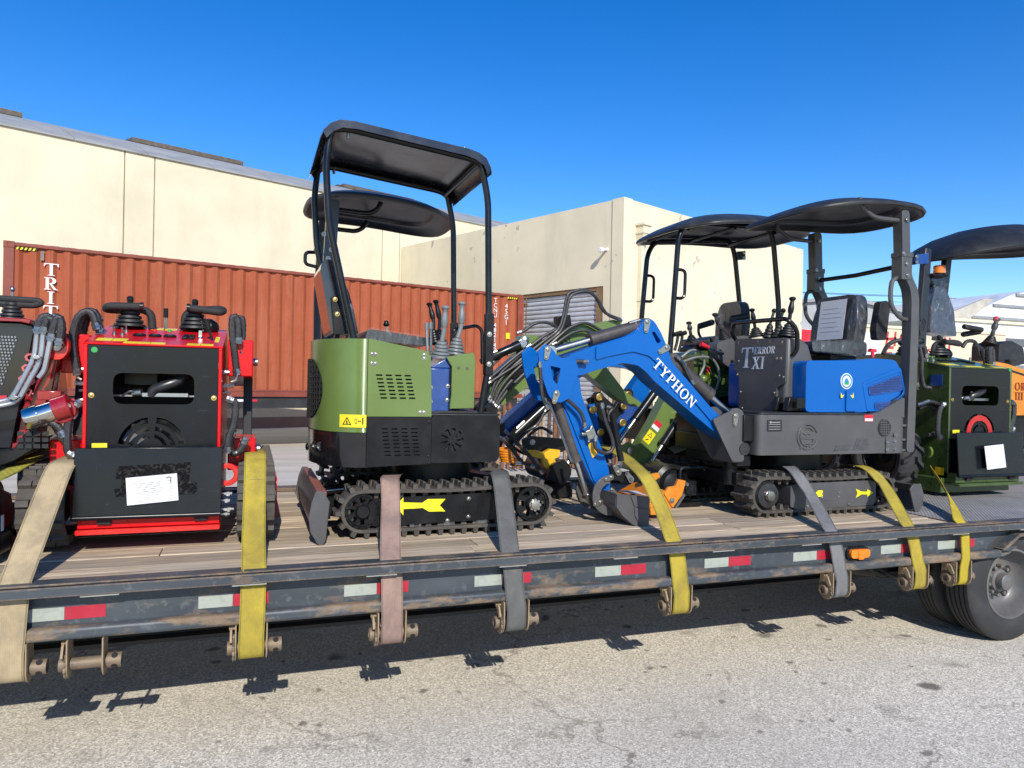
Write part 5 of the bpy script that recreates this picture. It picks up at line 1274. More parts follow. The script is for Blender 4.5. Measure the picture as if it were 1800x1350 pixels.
# roof posts
for y,n in ((3.93,0),(4.77,1)):
    sh_=[(4.330,2.93),(4.352,2.52),(4.372,2.46),(4.425,2.38),(4.44,2.30),(4.440,2.1),(4.425,1.35),(4.422,1.216)]
    w=.036
    L=[(x-w,z) for x,z in sh_]; Rr=[(x+w,z) for x,z in sh_]
    m=MB(); m.prism(rnd(Rr+L[::-1],.03,3),y-.04,y+.04); po=part('roof_post',m,GREY,bx,bev=.006)
    m=MB(); m.box((4.296,y-.05,2.60),(4.40,y+.05,2.635)); m.box((4.30,y-.046,2.44),(4.395,y+.046,2.602)); part('post_clamp',m,GREY,po,bev=.003)
    m=MB()
    for x,z in ((4.34,2.55),(4.35,2.47),(4.335,2.86),(4.31,2.62)): m.bolt((x,y-.05,z),r=.010)
    part('clamp_bolt',m,ZINC,po)
    m=MB(); m.tube(bendpath([(4.33,y,2.46),(4.26,y,2.44),(4.245,y,2.35),(4.255,y,2.25),(4.34,y,2.17),(4.42,y,2.16)],.05,5),.016,10); part('grab_handle',m,GREY,po)
    m=MB(); m.tube(bendpath([(4.31,y-.005,2.86),(4.08,y-.005,2.86),(3.96,y,2.93),(3.95,y,2.99)],.05,5),.016,10); part('grab_bar',m,GREY,po)
m=MB(); m.box((4.345,3.90,1.225),(4.43,3.96,1.24)); m.box((4.345,3.90,1.30),(4.43,3.96,1.315)); m.box((4.345,3.90,1.40),(4.43,3.96,1.415)); part('post_bracket',m,GREY,bx)
m=MB(); m.tube([(4.35,3.93,2.545),(4.35,4.35,2.53),(4.35,4.77,2.54)],.017,10); part('cross_bar',m,TUBE,bx)
oval_canopy(bx,4.11,4.35,1.20,1.0,2.965,.085,tilt=(.04,0),droop=.05,mat=paint('roof_plastic',(.016,.017,.019),.5,.0,.2,(.08,.075,.07),sc=8,bmp=.05))
# dozer blade behind
m=MB(); DX2=4.45
m.prism([(DX2-.05,1.0),(DX2-.01,0.965),(DX2,.92),(DX2-.012,.87),(DX2-.05,.815),(DX2-.08,.815),(DX2-.045,.88),(DX2-.03,.95),(DX2-.04,0.965),(DX2-.09,1.0)],3.82,4.88); bl=part('dozer_blade',m,GREY,bx,bev=.003)
m=MB(); 
for y0,y1 in ((3.805,3.818),(4.882,4.895)): m.prism([(DX2-.12,0.965),(DX2-.09,1.005),(DX2-.02,1.005),(DX2+.01,.93),(DX2+.005,.86),(DX2-.03,.81),(DX2-.07,.813)],y0,y1)
part('blade_end_plate',m,GREY,bl,bev=.002)
m=MB()
for y in (4.12,4.52): m.prism([(4.40,.96),(4.0,1.0),(4.0,.94),(4.40,.87)],y,y+.05)
part('blade_arm',m,BLACK,bl)
# swing post
YN,YFR=4.0,4.18
m=MB(); sw=[(2.939,1.494),(2.961,1.516),(3.005,1.52),(3.042,1.498),(3.051,1.472),(3.059,1.168),(2.97,1.166),(2.809,1.445),(2.852,1.46),(2.896,1.478)]
m.prism(rnd(sw,.02,3),3.965,3.98); m.prism(rnd(sw,.02,3),4.20,4.215); m.box((2.98,3.98,1.16),(3.05,4.2,1.3)); swp=part('swing_post',m,GREY,bx,bev=.003)
m=MB(); m.box((3.03,4.0,1.0),(3.14,4.6,1.09)); m.box((3.03,4.0,1.13),(3.14,4.6,1.2)); m.cyl((3.05,4.1,1.0),(3.05,4.1,1.45),.05); m.box((3.04,3.95,1.30),(3.125,4.75,1.475)); m.box((3.0,4.3,1.2),(3.12,4.7,1.32)); part('swing_bracket',m,BLACK,bx,bev=.005)
m=MB(); m.cyl((3.06,3.96,1.25),(3.06,4.5,1.25),.04); 
for k in range(9): m.lathe((3.06,3.965+k*.024,1.25),(0,1,0),[(0,.042),(.005,.048),(.012,.048),(.016,.042)],14)
part('spring_boot',m,PLAS,bx)
m=MB(); pinplate(m,(2.98,3.963,1.446),(0,-1,0),1.5,.06,.02); part('pin_keeper',m,ZINC,bx)
# boom
bo2=[(3.023,1.361),(3.029,1.316),(2.98,1.298),(2.832,1.373),(2.596,1.538),(2.393,1.683),(2.338,1.736),(2.272,1.78),(2.168,1.792),(1.981,1.741),(1.871,1.704),(1.833,1.724),(1.802,1.775),(1.801,1.83),(1.978,1.894),(2.176,1.954),(2.255,1.997),(2.294,2.045),(2.314,2.07),(2.346,2.076),(2.38,2.056),(2.426,1.993),(2.478,1.894),(2.505,1.823),(2.54,1.78),(2.802,1.528),(2.9,1.451)]
slb=rnd([(2.361,1.99),(2.381,1.995),(2.428,1.936),(2.42,1.921),(2.399,1.924)],.008,3)
m=MB(); m.prism(rnd(bo2,.015,3),YN,YFR,holes=[slb]); bm2=part('boom',m,BLUE,bx,bev=.006)
for y0,y1 in ((YN-.012,YN-.0005),(YFR+.0005,YFR+.012)):
    m=MB(); pl2=[(3.023,1.361),(3.029,1.316),(2.98,1.298),(2.876,1.369),(2.746,1.499),(2.537,1.693),(2.348,1.84),(2.234,1.864),(2.069,1.831),(1.976,1.804),(1.978,1.887),(2.176,1.947),(2.255,1.989),(2.294,2.041),(2.314,2.07),(2.346,2.076),(2.38,2.056),(2.426,1.993),(2.478,1.894),(2.505,1.823),(2.54,1.78),(2.802,1.528),(2.9,1.451)]
    sl=[(2.361,1.99),(2.381,1.995),(2.428,1.936),(2.42,1.921),(2.399,1.924)]
    m.prism(rnd(pl2,.015,3),y0,y1,holes=[rnd(sl,.008,3)]); part('boom_plate',m,BLUE,bm2,bev=.003)
o=V3((2.369,3.985,1.776)); e=V3((2.663,3.985,1.506)); d=(e-o).normalized(); h=.077
m=MB(); o=V3((2.364,3.987,1.784)); L=(e-V3((2.364,3.987,1.784))).length
mm_=MB(); wtot=serif(mm_,'TYPHON',(0,0,0),(1,0,0),(0,0,1),1,.10)
upv=V3((-d.z,0,d.x)); serif(m,'TYPHON',o,d,upv,L/wtot,.10,th=-.0015 if False else .0015); part('lettering',m,WHITE,bm2)
m=MB()
for q,r in (((2.32,3.987,2.031),1.45),((2.45,3.987,1.886),.55),((2.996,3.987,1.34),.5)): 
    pinplate(m,q,(0,-1,0),r,.06,.022)
part('pin_keeper',m,ZINC,bm2)
m=MB(); m.lathe(V3((2.991,3.987,1.34)),(0,-1,0),[(0,.04),(.01,.04),(.012,.03)],20); part('root_boss',m,BLUE,bm2)
# stick
st_up=[(1.623,1.889),(1.663,1.867),(1.701,1.822),(1.734,1.806),(1.778,1.817),(1.824,1.795),(1.843,1.741),(1.837,1.7),(1.784,1.57),(1.729,1.542),(1.681,1.552),(1.648,1.589),(1.598,1.718),(1.577,1.841)]
for y0,y1 in ((3.945,3.96),(4.215,4.23)):
    m=MB(); m.prism(rnd(st_up,.015,3),y0,y1,holes=[rnd([(1.659,1.76),(1.725,1.748),(1.705,1.65),(1.679,1.676)],.006,2)]); part('stick_bracket',m,BLUE,bx,bev=.003)
stk=[(1.803,1.74),(1.841,1.724),(1.872,1.666),(1.912,1.57),(1.989,1.397),(2.051,1.257),(2.1,1.137),(2.114,1.045),(2.111,0.996),(2.065,0.983),(2.017,1.027),(1.985,1.063),(1.881,1.259),(1.778,1.5),(1.75,1.602),(1.766,1.705)]
m=MB(); m.prism(rnd(stk,.012,3),4.03,4.15); sk2=part('stick',m,BLUE,bx,bev=.005)
m=MB(); m.prism([(1.881,1.708),(1.842,1.724),(1.812,1.706),(1.755,1.568),(1.818,1.465),(1.995,1.06),(2.027,1.038),(1.934,1.361)],4.018,4.0295); part('stick_plate',m,BLUE,sk2,bev=.002)
m=MB()
for q,r in (((1.633,3.944,1.836),1.4),((1.693,3.944,1.579),1.3)): pinplate(m,q,(0,-1,0),r,.055,.02)
part('pin_keeper',m,ZINC,bx)
m=MB(); q=V3((1.817,4,1.772)); m.cyl(q-V3((0,.01,0)),q+V3((0,.2,0)),.03); m.cyl(V3((1.758,3.96,1.783)),V3((1.758,3.96,1.783))+V3((0,.05,0)),.018); part('stick_pin',m,BLUE,bx)
# rams of the boom, stick and bucket
ram(bx,(2.35,4.06,2.044),(1.699,4.06,1.849),.040,.60,TAUPE)
ram(bx,(2.543,4.06,1.825),(3.043,4.06,1.448),.045,.62,TAUPE)
ram(bx,(1.743,4.06,1.56),(1.978,4.06,0.949),.037,.63,TAUPE,fit=False)
m=MB(); m.tube([(1.669,3.99,1.551),(1.747,3.99,1.378),(1.818,3.99,1.206),(1.833,3.99,1.185)],.008,6); part('steel_pipe',m,STEEL,bx)
for pts in ([(1.898,3.965,1.79),(1.831,3.965,1.789),(1.75,3.965,1.746),(1.718,3.965,1.684),(1.734,3.965,1.603),(1.806,3.965,1.543),(1.867,3.965,1.488),(1.891,3.965,1.44),(1.899,3.965,1.406)],[(1.976,3.97,1.33),(1.973,3.97,1.281),(1.997,3.97,1.253),(2.036,3.97,1.239),(2.074,3.97,1.245),(2.097,3.97,1.28),(2.08,3.97,1.346),(2.047,3.97,1.416),(2.022,3.97,1.489),(2.014,3.97,1.53)],[(1.589,3.94,1.768),(1.599,3.94,1.668),(1.604,3.94,1.602),(1.619,3.94,1.552),(1.642,3.94,1.515)],[(1.646,4,1.77),(1.652,4,1.662),(1.65,4,1.601),(1.658,4,1.55)],[(2.563,4,1.839),(2.607,4,1.789),(2.642,4,1.725),(2.677,4,1.681)]): hose(bx,pts,.0115)
m=MB(); q=V3((1.947,3.99,1.353)); m.box(q-V3((.03,.02,.03)),q+V3((.03,.03,.03)),Matrix.Rotation(-.35,3,'Y')); 
for dz in (-.05,.05): m.cyl(q+V3((dz*.2,0,dz)),q+V3((0,0,dz*.4)),.014,n=8)
m.cyl(q+V3((-.06,-.005,0)),q,.014,n=8); part('valve_block',m,ZINC,bx,bev=.003)
m=MB(); m.prism([(1.946,1.291),(1.977,1.302),(2.013,1.228),(1.979,1.204)],4.0145,4.0175); part('warning_label',m,YPAINT,sk2)
# linkage and bucket
m=MB(); q=(2.029,1.064); c0=V3((2.06,3.975,0.973)); 
def ringpoly(cx,cz,r0,r1,a0,a1,n=14): return arcslot(cx,cz,r0,r1,a0,a1,n)
cc=(2.087,0.979)
for y in (3.965,4.20): m.prism(ringpoly(cc[0],cc[1],.075,.125,95,275),y,y+.014)
cr_=part('curved_link',m,GREY,bx,bev=.002)
m=MB(); li=[(2.072,1.011),(2.095,1.02),(2.115,1.006),(2.116,0.961),(2.149,0.904),(2.149,0.876),(2.118,0.873),(2.094,0.892),(2.077,0.948)]
for y in (3.948,4.215): m.prism(rnd(li,.012,3),y,y+.012)
part('short_link',m,GREY,bx,bev=.002)
m=MB()
for q,r in (((2.087,3.946,0.998),-1.1),((2.116,3.946,0.903),-.5),((2.067,3.963,1.086),.3),((1.997,3.963,0.936),.3)): pinplate(m,q,(0,-1,0),r,.04,.018)
part('pin_keeper',m,ZINC,bx)
m=MB(); ql=[(2.1,1.144),(2.123,1.164),(2.171,1.135),(2.216,1.085),(2.317,1.1),(2.314,1.046),(2.205,1.039),(2.125,1.08)]
m.prism(rnd(ql,.012),4.02,4.035); m.prism(rnd(ql,.012),4.15,4.165); ql_=part('hitch_plate',m,BLACK,bx,bev=.003)
m=MB(); pinplate(m,(2.149,4.018,1.126),(0,-1,0),-.9,.05,.02); pinplate(m,(2.238,4.018,1.078),(0,-1,0),-.9,.05,.02); part('pin_keeper',m,ZINC,ql_)
m=MB(); m.cyl((2.127,4.05,1.472),(2.197,4.05,1.179),.02,n=10); part('rod',m,BLACK,bx)
bkp=[(2.06,1.016),(2.128,1.007),(2.143,1.02),(2.275,1.009),(2.277,0.782),(2.245,0.787),(2.206,0.827),(2.177,0.886),(2.116,0.899)]
bow=[(2.144,1),(2.276,0.985),(2.273,0.786),(2.245,0.787),(2.202,0.83),(2.178,0.876),(2.173,0.924),(2.149,0.945)]
m=MB(); bside=[(2.056,1.009),(2.276,0.985),(2.273,0.786),(2.238,0.788),(2.163,0.822),(2.097,0.876),(2.054,0.929)]
m.prism(rnd(bside,.006,2),3.83,3.842); m.prism(rnd(bside,.006,2),4.30,4.312)
ins=[(x,z) for x,z in bside]
arcp=[bside[0],bside[6],bside[5],bside[4],bside[3]]
sp2=[(p.x,p.z) for p in spline([(x,0,z) for x,z in arcp],5)]
cen=(sum(p[0] for p in bside)/7,sum(p[1] for p in bside)/7)
inn=[(x+(cen[0]-x)*.06,z+(cen[1]-z)*.06) for x,z in sp2]
m.prism(sp2+inn[::-1],3.842,4.30); bu=part('bucket',m,GREY,bx,bev=.002,smooth=35)
m=MB(); m.prism(rnd([(2.142,1),(2.274,0.986),(2.271,0.914),(2.17,0.931)],.01),3.822,3.8295); m.prism(rnd([(2.17,0.925),(2.271,0.91),(2.27,0.787),(2.243,0.788),(2.199,0.835),(2.175,0.877)],.006),3.822,3.8295); part('bucket_side_plate',m,GREY,bu,bev=.002)
# orange spare bucket nested behind with paper on it
ob_=thing('spare_bucket','orange digging bucket with teeth lying behind the dark grey bucket','bucket',(2.3,4.1,HD))
m=MB(); m.prism([(2.155,0.987),(2.199,0.965),(2.378,0.923),(2.378,0.894),(2.168,0.945),(2.127,0.981)],3.85,4.28); part('rim_plate',m,ORANGE,ob_,bev=.003)
m=MB(); sp3=[(2.378,0.93),(2.485,0.94),(2.533,1.015),(2.558,1.018),(2.578,1.061),(2.638,1.045),(2.614,0.965),(2.577,0.923),(2.502,0.889),(2.391,0.883)]
m.prism(rnd([(2.475,0.973),(2.508,1.012),(2.558,1.018),(2.578,1.061),(2.633,1.049),(2.61,0.958),(2.54,0.88)],.006),3.99,4.01); m.prism([(2.369,0.93),(2.492,0.991),(2.54,0.88),(2.454,0.837),(2.38,0.84)],4.0,4.4); tn=part('toothed_lip',m,ORANGE,ob_,bev=.003)
m=MB(); m.prism([(2.553,0.876),(2.606,0.951),(2.61,0.973),(2.631,0.957),(2.578,0.886)],3.985,4.02); m.prism([(2.461,1.078),(2.502,1.088),(2.482,1.027),(2.437,1.029)],4.2,4.22); part('cutting_edge',m,GREY,ob_,bev=.002)
m=MB(); m.prism([(2.47,1.072),(2.529,1.081),(2.542,1.055),(2.505,1.034)],4.15,4.18); part('side_tooth',m,ORANGE,ob_)
m=MB(); m.bolt((2.532,3.988,0.926),r=.012); part('tooth_bolt',m,ZINC,ob_)
pa=thing('paper_sheet','white paper sheet lying on the orange bucket under the blue arm','paper',(2.25,4.05,.99))
m=MB(); m.add([(2.144,3.9,1.003),(2.31,3.9,0.976),(2.393,4.2,0.961),(2.25,4.2,0.969)],[(0,1,2,3)]); m.add([V3(v)+V3((0,0,.0015)) for v in m.v[:4]],[(3,2,1,0)]); part('sheet',m,PAPER,pa)
pa2=thing('paper_sheet','white paper sheet taped on the seat backrest of the blue and grey excavator','paper',(4.1,4.35,2.1))
sx=4.24-.116
m=MB(); m.prism([(0,0),(.26,0),(.26,.30),(0,.30)],0,.0015,fn=lambda p,t: V3((sx-.0+p[1]*.13-t,4.50-p[0],2.03+p[1]))); part('sheet',m,PAPER,pa2)
m=MB()
for k in range(6): m.prism(rect(.03,.06+k*.035,.23-.02*(k%3),.063+k*.035),0,.0006,fn=lambda p,t: V3((sx-.0022+p[1]*.13-t,4.50-p[0],2.03+p[1])))
part('printed_lines',m,paint('pale_ink',(.5,.5,.52),.7,0,0),pa2)

# ================================================================ RED TRACKED MINI LOADER, rear towards the street
ld_=thing('mini_loader','bright red tracked mini loader with a black rear plate facing the street','loader',(-.45,4.0,HD))
Y0=3.98; XL,XR=-.757,-.140
# side panels, floor, inner dark box
sidep=[(Y0-.012,.95),(Y0+1.05,.95),(Y0+1.10,1.2),(Y0+1.0,1.75),(Y0+.72,1.93),(Y0+.62,1.925),(Y0+.012,1.806),(Y0-.012,1.80)]
for a,b2 in ((XL,XL+.016),(XR-.016,XR)):
    m=MB(); m.prism(sidep,a,b2,'X'); part('side_panel',m,RED,ld_,bev=.003)
m=MB(); m.box((XL+.017,Y0+.35,.96),(XR-.017,Y0+1.0,1.70)); m.box((XL+.017,Y0,.945),(XR-.017,Y0+1.05,.958)); part('engine_bay',m,DARK,ld_)
# rear plate with window and fan slots
wq=[(-0.63,1.666),(-0.267,1.514)]; fc=(-0.455,1.299); fr=.152
slots=[]
for r0,r1,n,off in ((.122,.152,4,8),(.085,.106,4,8),(.05,.068,4,10)):
    for k in range(n):
        a0=k*90+off; a1=(k+1)*90-off
        slots.append(arcslot(fc[0],fc[1],r0,r1,a0,a1,7))
m=MB(); m.prism(rect(XL+.018,1.0,XR-.018,1.798),Y0-.008,Y0-.001,holes=[rnd(rect(wq[0][0],wq[1][1],wq[1][0],wq[0][1]),.045,5)]+slots); rp_=part('rear_plate',m,PLATE,ld_,smooth=0)
m=MB()
m.tube(spline([(-.47,Y0+.07,1.555),(-.455,Y0+.06,1.585),(-.41,Y0+.05,1.605),(-.35,Y0+.06,1.63),(-.31,Y0+.1,1.665),(-.29,Y0+.2,1.66)]),.026,12); part('intake_pipe',m,paint('soft_black',(.018,.018,.02),.35,.2,.05),ld_)
m=MB(); m.cyl((-.55,Y0+.06,1.565),(-.51,Y0+.05,1.57),.02); m.box((-.52,Y0+.05,1.55),(-.30,Y0+.1,1.568)); m.cyl((-.44,Y0+.08,1.57),(-.44,Y0+.08,1.62),.013); m.box((-.66,Y0+.12,1.548),(-.24,Y0+.2,1.556)); m.tube(spline([(-.60,Y0+.05,1.55),(-.56,Y0+.04,1.575),(-.52,Y0+.05,1.555)]),.006,6); part('engine_fittings',m,STEEL,ld_,kind='stuff')
m=MB(); m.box((-.62,Y0+.2,1.6),(-.45,Y0+.32,1.72)); m.box((-.42,Y0+.22,1.65),(-.30,Y0+.33,1.75)); part('engine_block',m,BLACK,ld_,bev=.01)
m=MB(); m.lathe((fc[0],Y0+.07,fc[1]),(0,-1,0),[(0,.02),(0,.14),(.006,.14),(.006,.02)],28); 
for k in range(7):
    a=R(k*51.4); d=V3((math.cos(a),0,math.sin(a))); e=V3((-math.sin(a),0,math.cos(a))); c=V3((fc[0],Y0+.055,fc[1]))
    m.add([c+d*.03-e*.012,c+d*.14-e*.03,c+d*.14+e*.03+V3((0,-.012,0)),c+d*.03+e*.012+V3((0,-.008,0))],[(0,1,2,3)])
part('cooling_fan',m,paint('fan_grey',(.014,.014,.015),.3,.1,.1),ld_)
m=MB(); m.bolt((XL+.035,Y0-.008,1.556),r=.009); m.bolt((XR-.035,Y0-.008,1.548),r=.009); part('plate_bolt',m,BRASS,rp_)
m=MB(); m.prism(ell(XL+.045,1.775,.014,.014,16),Y0-.0105,Y0-.0085); part('green_sticker',m,SIGNG,rp_)
q=[(-0.716,1.324),(-0.65,1.299)]; m=MB(); m.prism(rect(q[0][0],q[1][1],q[1][0],q[0][1]),Y0-.0105,Y0-.0085); part('yellow_label',m,YEL,rp_)
# sloped instrument panel
SL=lambda p,t: V3((p[0],Y0+.62*p[1],1.806+.12*p[1]))+V3((0,-.19,.98))*t          # x, fraction up the slope
m=MB(); m.prism(rect(XL-.004,-.015,XR+.004,1.0),-.004,.006,fn=SL); ip=part('instrument_panel',m,RED,ld_,bev=.002)
m=MB(); m.box((XL+.02,Y0+.60,1.74),(XR-.02,Y0+.98,1.922)); part('rear_hood',m,RED,ld_,bev=.01)
for u in (.33,.45,.565):
    x=XL+u*.617; m=MB(); c=SL((x,.42),.006); m.lathe(c,(0,-.19,.98),[(0,.031),(.007,.032),(.011,.026),(.008,.024)],20); g_=part('gauge',m,BLACK,ip)
    m=MB(); m.lathe(c+V3((0,-.0015,.0075)),(0,-.19,.98),[(0,.017),(.001,.017)],14); m.box(c+V3((-.001,-.012,.009)),c+V3((.001,.012,.0105))); part('gauge_face',m,GREY,g_)
for u0,u1,t0,t1 in ((.06,.17,.10,.22),(.175,.28,.10,.22),(.27,.46,.0,.08),(.465,.57,.0,.08),(.73,.83,.0,.08),(.835,.93,.0,.08),(.37,.47,.82,.93),(.48,.58,.82,.93),(.93,.965,.22,.5)):
    m=MB(); m.prism(rect(XL+u0*.617,t0,XL+u1*.617,t1),.0062,.0078,fn=SL); part('yellow_label',m,YEL,ip)
for u in (.69,.74):
    m=MB(); m.prism(rect(XL+u*.617-.013,.3,XL+u*.617+.013,.5),.006,.018,fn=SL); part('rocker_switch',m,BLACK,ip,bev=.003)
m=MB(); 
for u,t in ((.135,.45),(.20,.62),(.20,.42)): c=SL((XL+u*.617,t),.006); m.lathe(c,(0,-.19,.98),[(0,.012),(.012,.010),(.013,.004),(.03,.004),(.034,.008),(.04,.008)],10)
part('toggle_switch',m,STEEL,ip)
m=MB(); c=SL((XL+.805*.617,.42),.006); m.lathe(c,(0,-.19,.98),[(0,.014),(.01,.012),(.011,.003)],12); m.box(c+V3((-.008,-.003,.01)),c+V3((.008,.003,.04))); part('ignition_key',m,CHROME,ip)
m=MB(); c=SL((XL+.91*.617,.3),.006); m.cyl(c,c+V3((-.02,0,.06)),.006); m.cyl(c+V3((-.02,0,.06)),c+V3((-.032,0,.11)),.013,.016); part('choke_lever',m,BLACK,ip)
m=MB(); c=SL((XL+.41*.617,.75),.006); m.ball(c,.012); part('red_lamp',m,REDPRINT,ip); m=MB(); c=SL((XL+.53*.617,.75),.006); m.ball(c,.012); part('green_lamp',m,SIGNG,ip)
# joysticks with padded hoop grips
for sx,bxp,side in ((XL+.20,(-0.637,4.5,1.924),-1),(XL+.48,(-0.307,4.5,1.926),1)):
    b_=V3(bxp); m=MB(); boot(m,b_,(0,0,1),.082,.03,.115,5); j=part('joystick_boot',m,PLAS,ld_,smooth=25)
    m=MB(); m.cyl(b_+V3((0,0,.11)),b_+V3((0,0,.15)),.009,n=10); part('stick',m,STEEL,j); m=MB(); m.lathe(b_+V3((0,0,.125)),(0,0,1),[(0,.012),(.02,.018),(.035,.018),(.042,.012),(.045,.004)],12); part('knob',m,BLACK,j)
h1=[(-0.572,4.42,2.031),(-0.731,4.42,2.025),(-0.75,4.45,2.011),(-0.713,4.48,2.01),(-0.571,4.5,2.022),(-0.53,4.5,1.999),(-0.523,4.5,1.917)]
h2=[(-0.339,4.42,2.037),(-0.167,4.42,2.02),(-0.151,4.45,2.034),(-0.182,4.48,2.044),(-0.332,4.5,2.025),(-0.359,4.5,1.995),(-0.36,4.5,1.917)]
for hh in (h1,h2):
    m=MB(); m.tube(bendpath(hh,.05,5),.021,12); hp_=part('hoop_grip',m,paint('foam_grip',(.016,.016,.017),.75,0,.15,sc=30,bmp=.2),ld_)
    m=MB(); 
    for k in (0,): m.cyl(V3(hh[0])-V3((.004,0,0)),V3(hh[0])+V3((.012,0,0)),.024,n=12)
    part('grip_collar',m,BLACK,hp_)
m=MB(); p=V3((-0.462,4.55,1.926)); t=V3((-0.462,4.55,2.036)); m.cyl(p,t,.008,n=8); lv_=part('upright_lever',m,CHROME,ld_); m=MB(); m.cyl(t-V3((0,0,.05)),t+V3((0,0,.002)),.013,n=10); part('knob',m,BLACK,lv_)
m=MB(); p=V3((-0.217,4.5,1.936)); m.lathe(p+V3((-.05,0,-.0)),(1,0,0),[(0,.03),(.02,.05),(.05,.05),(.08,.03),(.09,.01)],14); m.cyl(p+V3((-.04,-.05,-.03)),p+V3((-.06,-.02,.06)),.014); part('filler_cap',m,BLACK,ld_)
# folding platform plate, bumper
fq=[(-0.77,3.88,1.309),(-0.127,3.88,1.307),(-0.128,3.88,0.984),(-0.776,3.88,0.987)]
m=MB(); q=[V3(v) for v in fq]; q[2].y=q[3].y=3.85
nn=V3((0,1,.1)).normalized()*.012
m.add([*q,*[v+nn for v in q]],[(0,1,2,3),(7,6,5,4),(0,4,5,1),(1,5,6,2),(2,6,7,3),(3,7,4,0)]); m.cyl(q[3]+V3((.0,.006,-.004)),q[2]+V3((0,.006,-.004)),.012,n=12); fpv=part('fold_platform',m,PLATE,ld_,bev=.003)
cen_=(q[0]+q[1]+q[2]+q[3])/4
m=MB(); ux=(q[1]-q[0]).normalized(); uz=(q[0]-q[3]).normalized(); no=ux.cross(uz)
random.seed(4)
gp=lambda x,z,d=.0012: cen_+ux*x+uz*z+no*d
GRP=paint('anti_slip_tread',(.006,.006,.006),.95,0,.25,(.3,.3,.3),sc=70,bmp=.8,spec=.1)
m.prism([(-.14,.075),(.10,.085),(.18,.09),(.175,.0),(.21,-.01),(.215,-.065),(-.14,-.07),(-.15,-.03),(-.12,-.03),(-.12,.01),(-.145,.015)],0,.001,fn=lambda p,t: gp(p[0],p[1],.0006+t)); part('anti_slip_pad',m,GRP,fpv)
bq=[(-0.757,0.993),(-0.135,0.966),(-0.134,0.875),(-0.756,0.897)]
m=MB(); x0,x1=bq[0][0],bq[1][0]
m.box((x0,3.895,.925),(x1,4.05,1.0)); m.box((x0-.004,3.862,.905),(x1+.004,4.05,.922)); bm3=part('bumper',m,RED,ld_,bev=.003)
m=MB(); m.box((x0,3.858,.903),(x1,3.861,.926)); part('bright_lip',m,BRED,bm3)
for x in (x0+.085,x1-.115):
    m=MB(); m.box((x-.0,3.875,.945),(x+.06,3.8945,1.0)); part('rubber_stop',m,DARK,bm3,bev=.004)
for x in (XL-.035,XR+.035):
    m=MB(); m.lathe((x,3.95,1.16),(0,1,0),[(0,.032),(0,.058),(.018,.058),(.018,.032)],24,closed=True); part('tie_down_ring',m,BRED,ld_,bev=.003)
m=MB()
for z,l in ((1.065,.06),(1.03,.05),(.985,.07),(.96,.05)):
    m.lathe((XR+.0,3.96,z),(1,0,0),[(0,.008),(l*.55,.008),(l*.56,.014),(l*.8,.014),(l*.81,.009),(l,.009)],7)
m.cyl((XL,3.92,.96),(XL-.05,3.92,.955),.014,n=8); m.cyl((XL-.045,3.92,.955),(XL-.02,3.93,1.0),.009,n=8)
part('hydraulic_fitting',m,STEEL,ld_)
# lift arms at the sides
for sd,x in ((1,XR),(-1,XL)):
    xa=lambda a,b: (min(x+sd*a,x+sd*b),max(x+sd*a,x+sd*b))
    a,b2=xa(.02,.15); m=MB(); m.prism([(Y0+.25,1.66),(Y0+.55,1.66),(Y0+.75,1.6),(Y0+.75,1.83),(Y0+.25,1.86)],a,b2,'X'); part('arm_bracket',m,RED,ld_,bev=.006)
    a,b2=xa(.03,.17); m=MB(); m.prism([(Y0+.15,1.16),(Y0+.6,1.16),(Y0+.6,1.32),(Y0+.15,1.33)],a,b2,'X'); part('arm_bracket',m,RED,ld_,bev=.008)
    a,b2=xa(.10,.15); m=MB(); m.prism([(Y0+.5,1.05),(Y0+.62,1.05),(Y0+.75,1.82),(Y0+.62,1.84)],a,b2,'X'); part('lift_arm',m,BLACK,ld_,bev=.005)
    m=MB(); m.cyl((x+sd*.15,Y0+.5,1.745),(x+sd*.175,Y0+.5,1.745),.022,n=12); m.cyl((x+sd*.17,Y0+.4,1.25),(x+sd*.195,Y0+.4,1.25),.026,n=12); m.lathe((x+sd*.002,Y0+.12,1.68),(sd,0,0),[(0,.016),(.012,.016),(.013,.011),(.03,.011)],8); m.lathe((x+sd*.002,Y0+.1,1.61),(sd,0,0),[(0,.014),(.014,.014),(.015,.009),(.045,.009),(.046,.013),(.055,.013)],6); m.lathe((x+sd*.002,Y0+.12,1.575),(sd,0,0),[(0,.012),(.01,.012),(.011,.007),(.04,.007)],6); part('pin_and_fitting',m,STEEL,ld_)
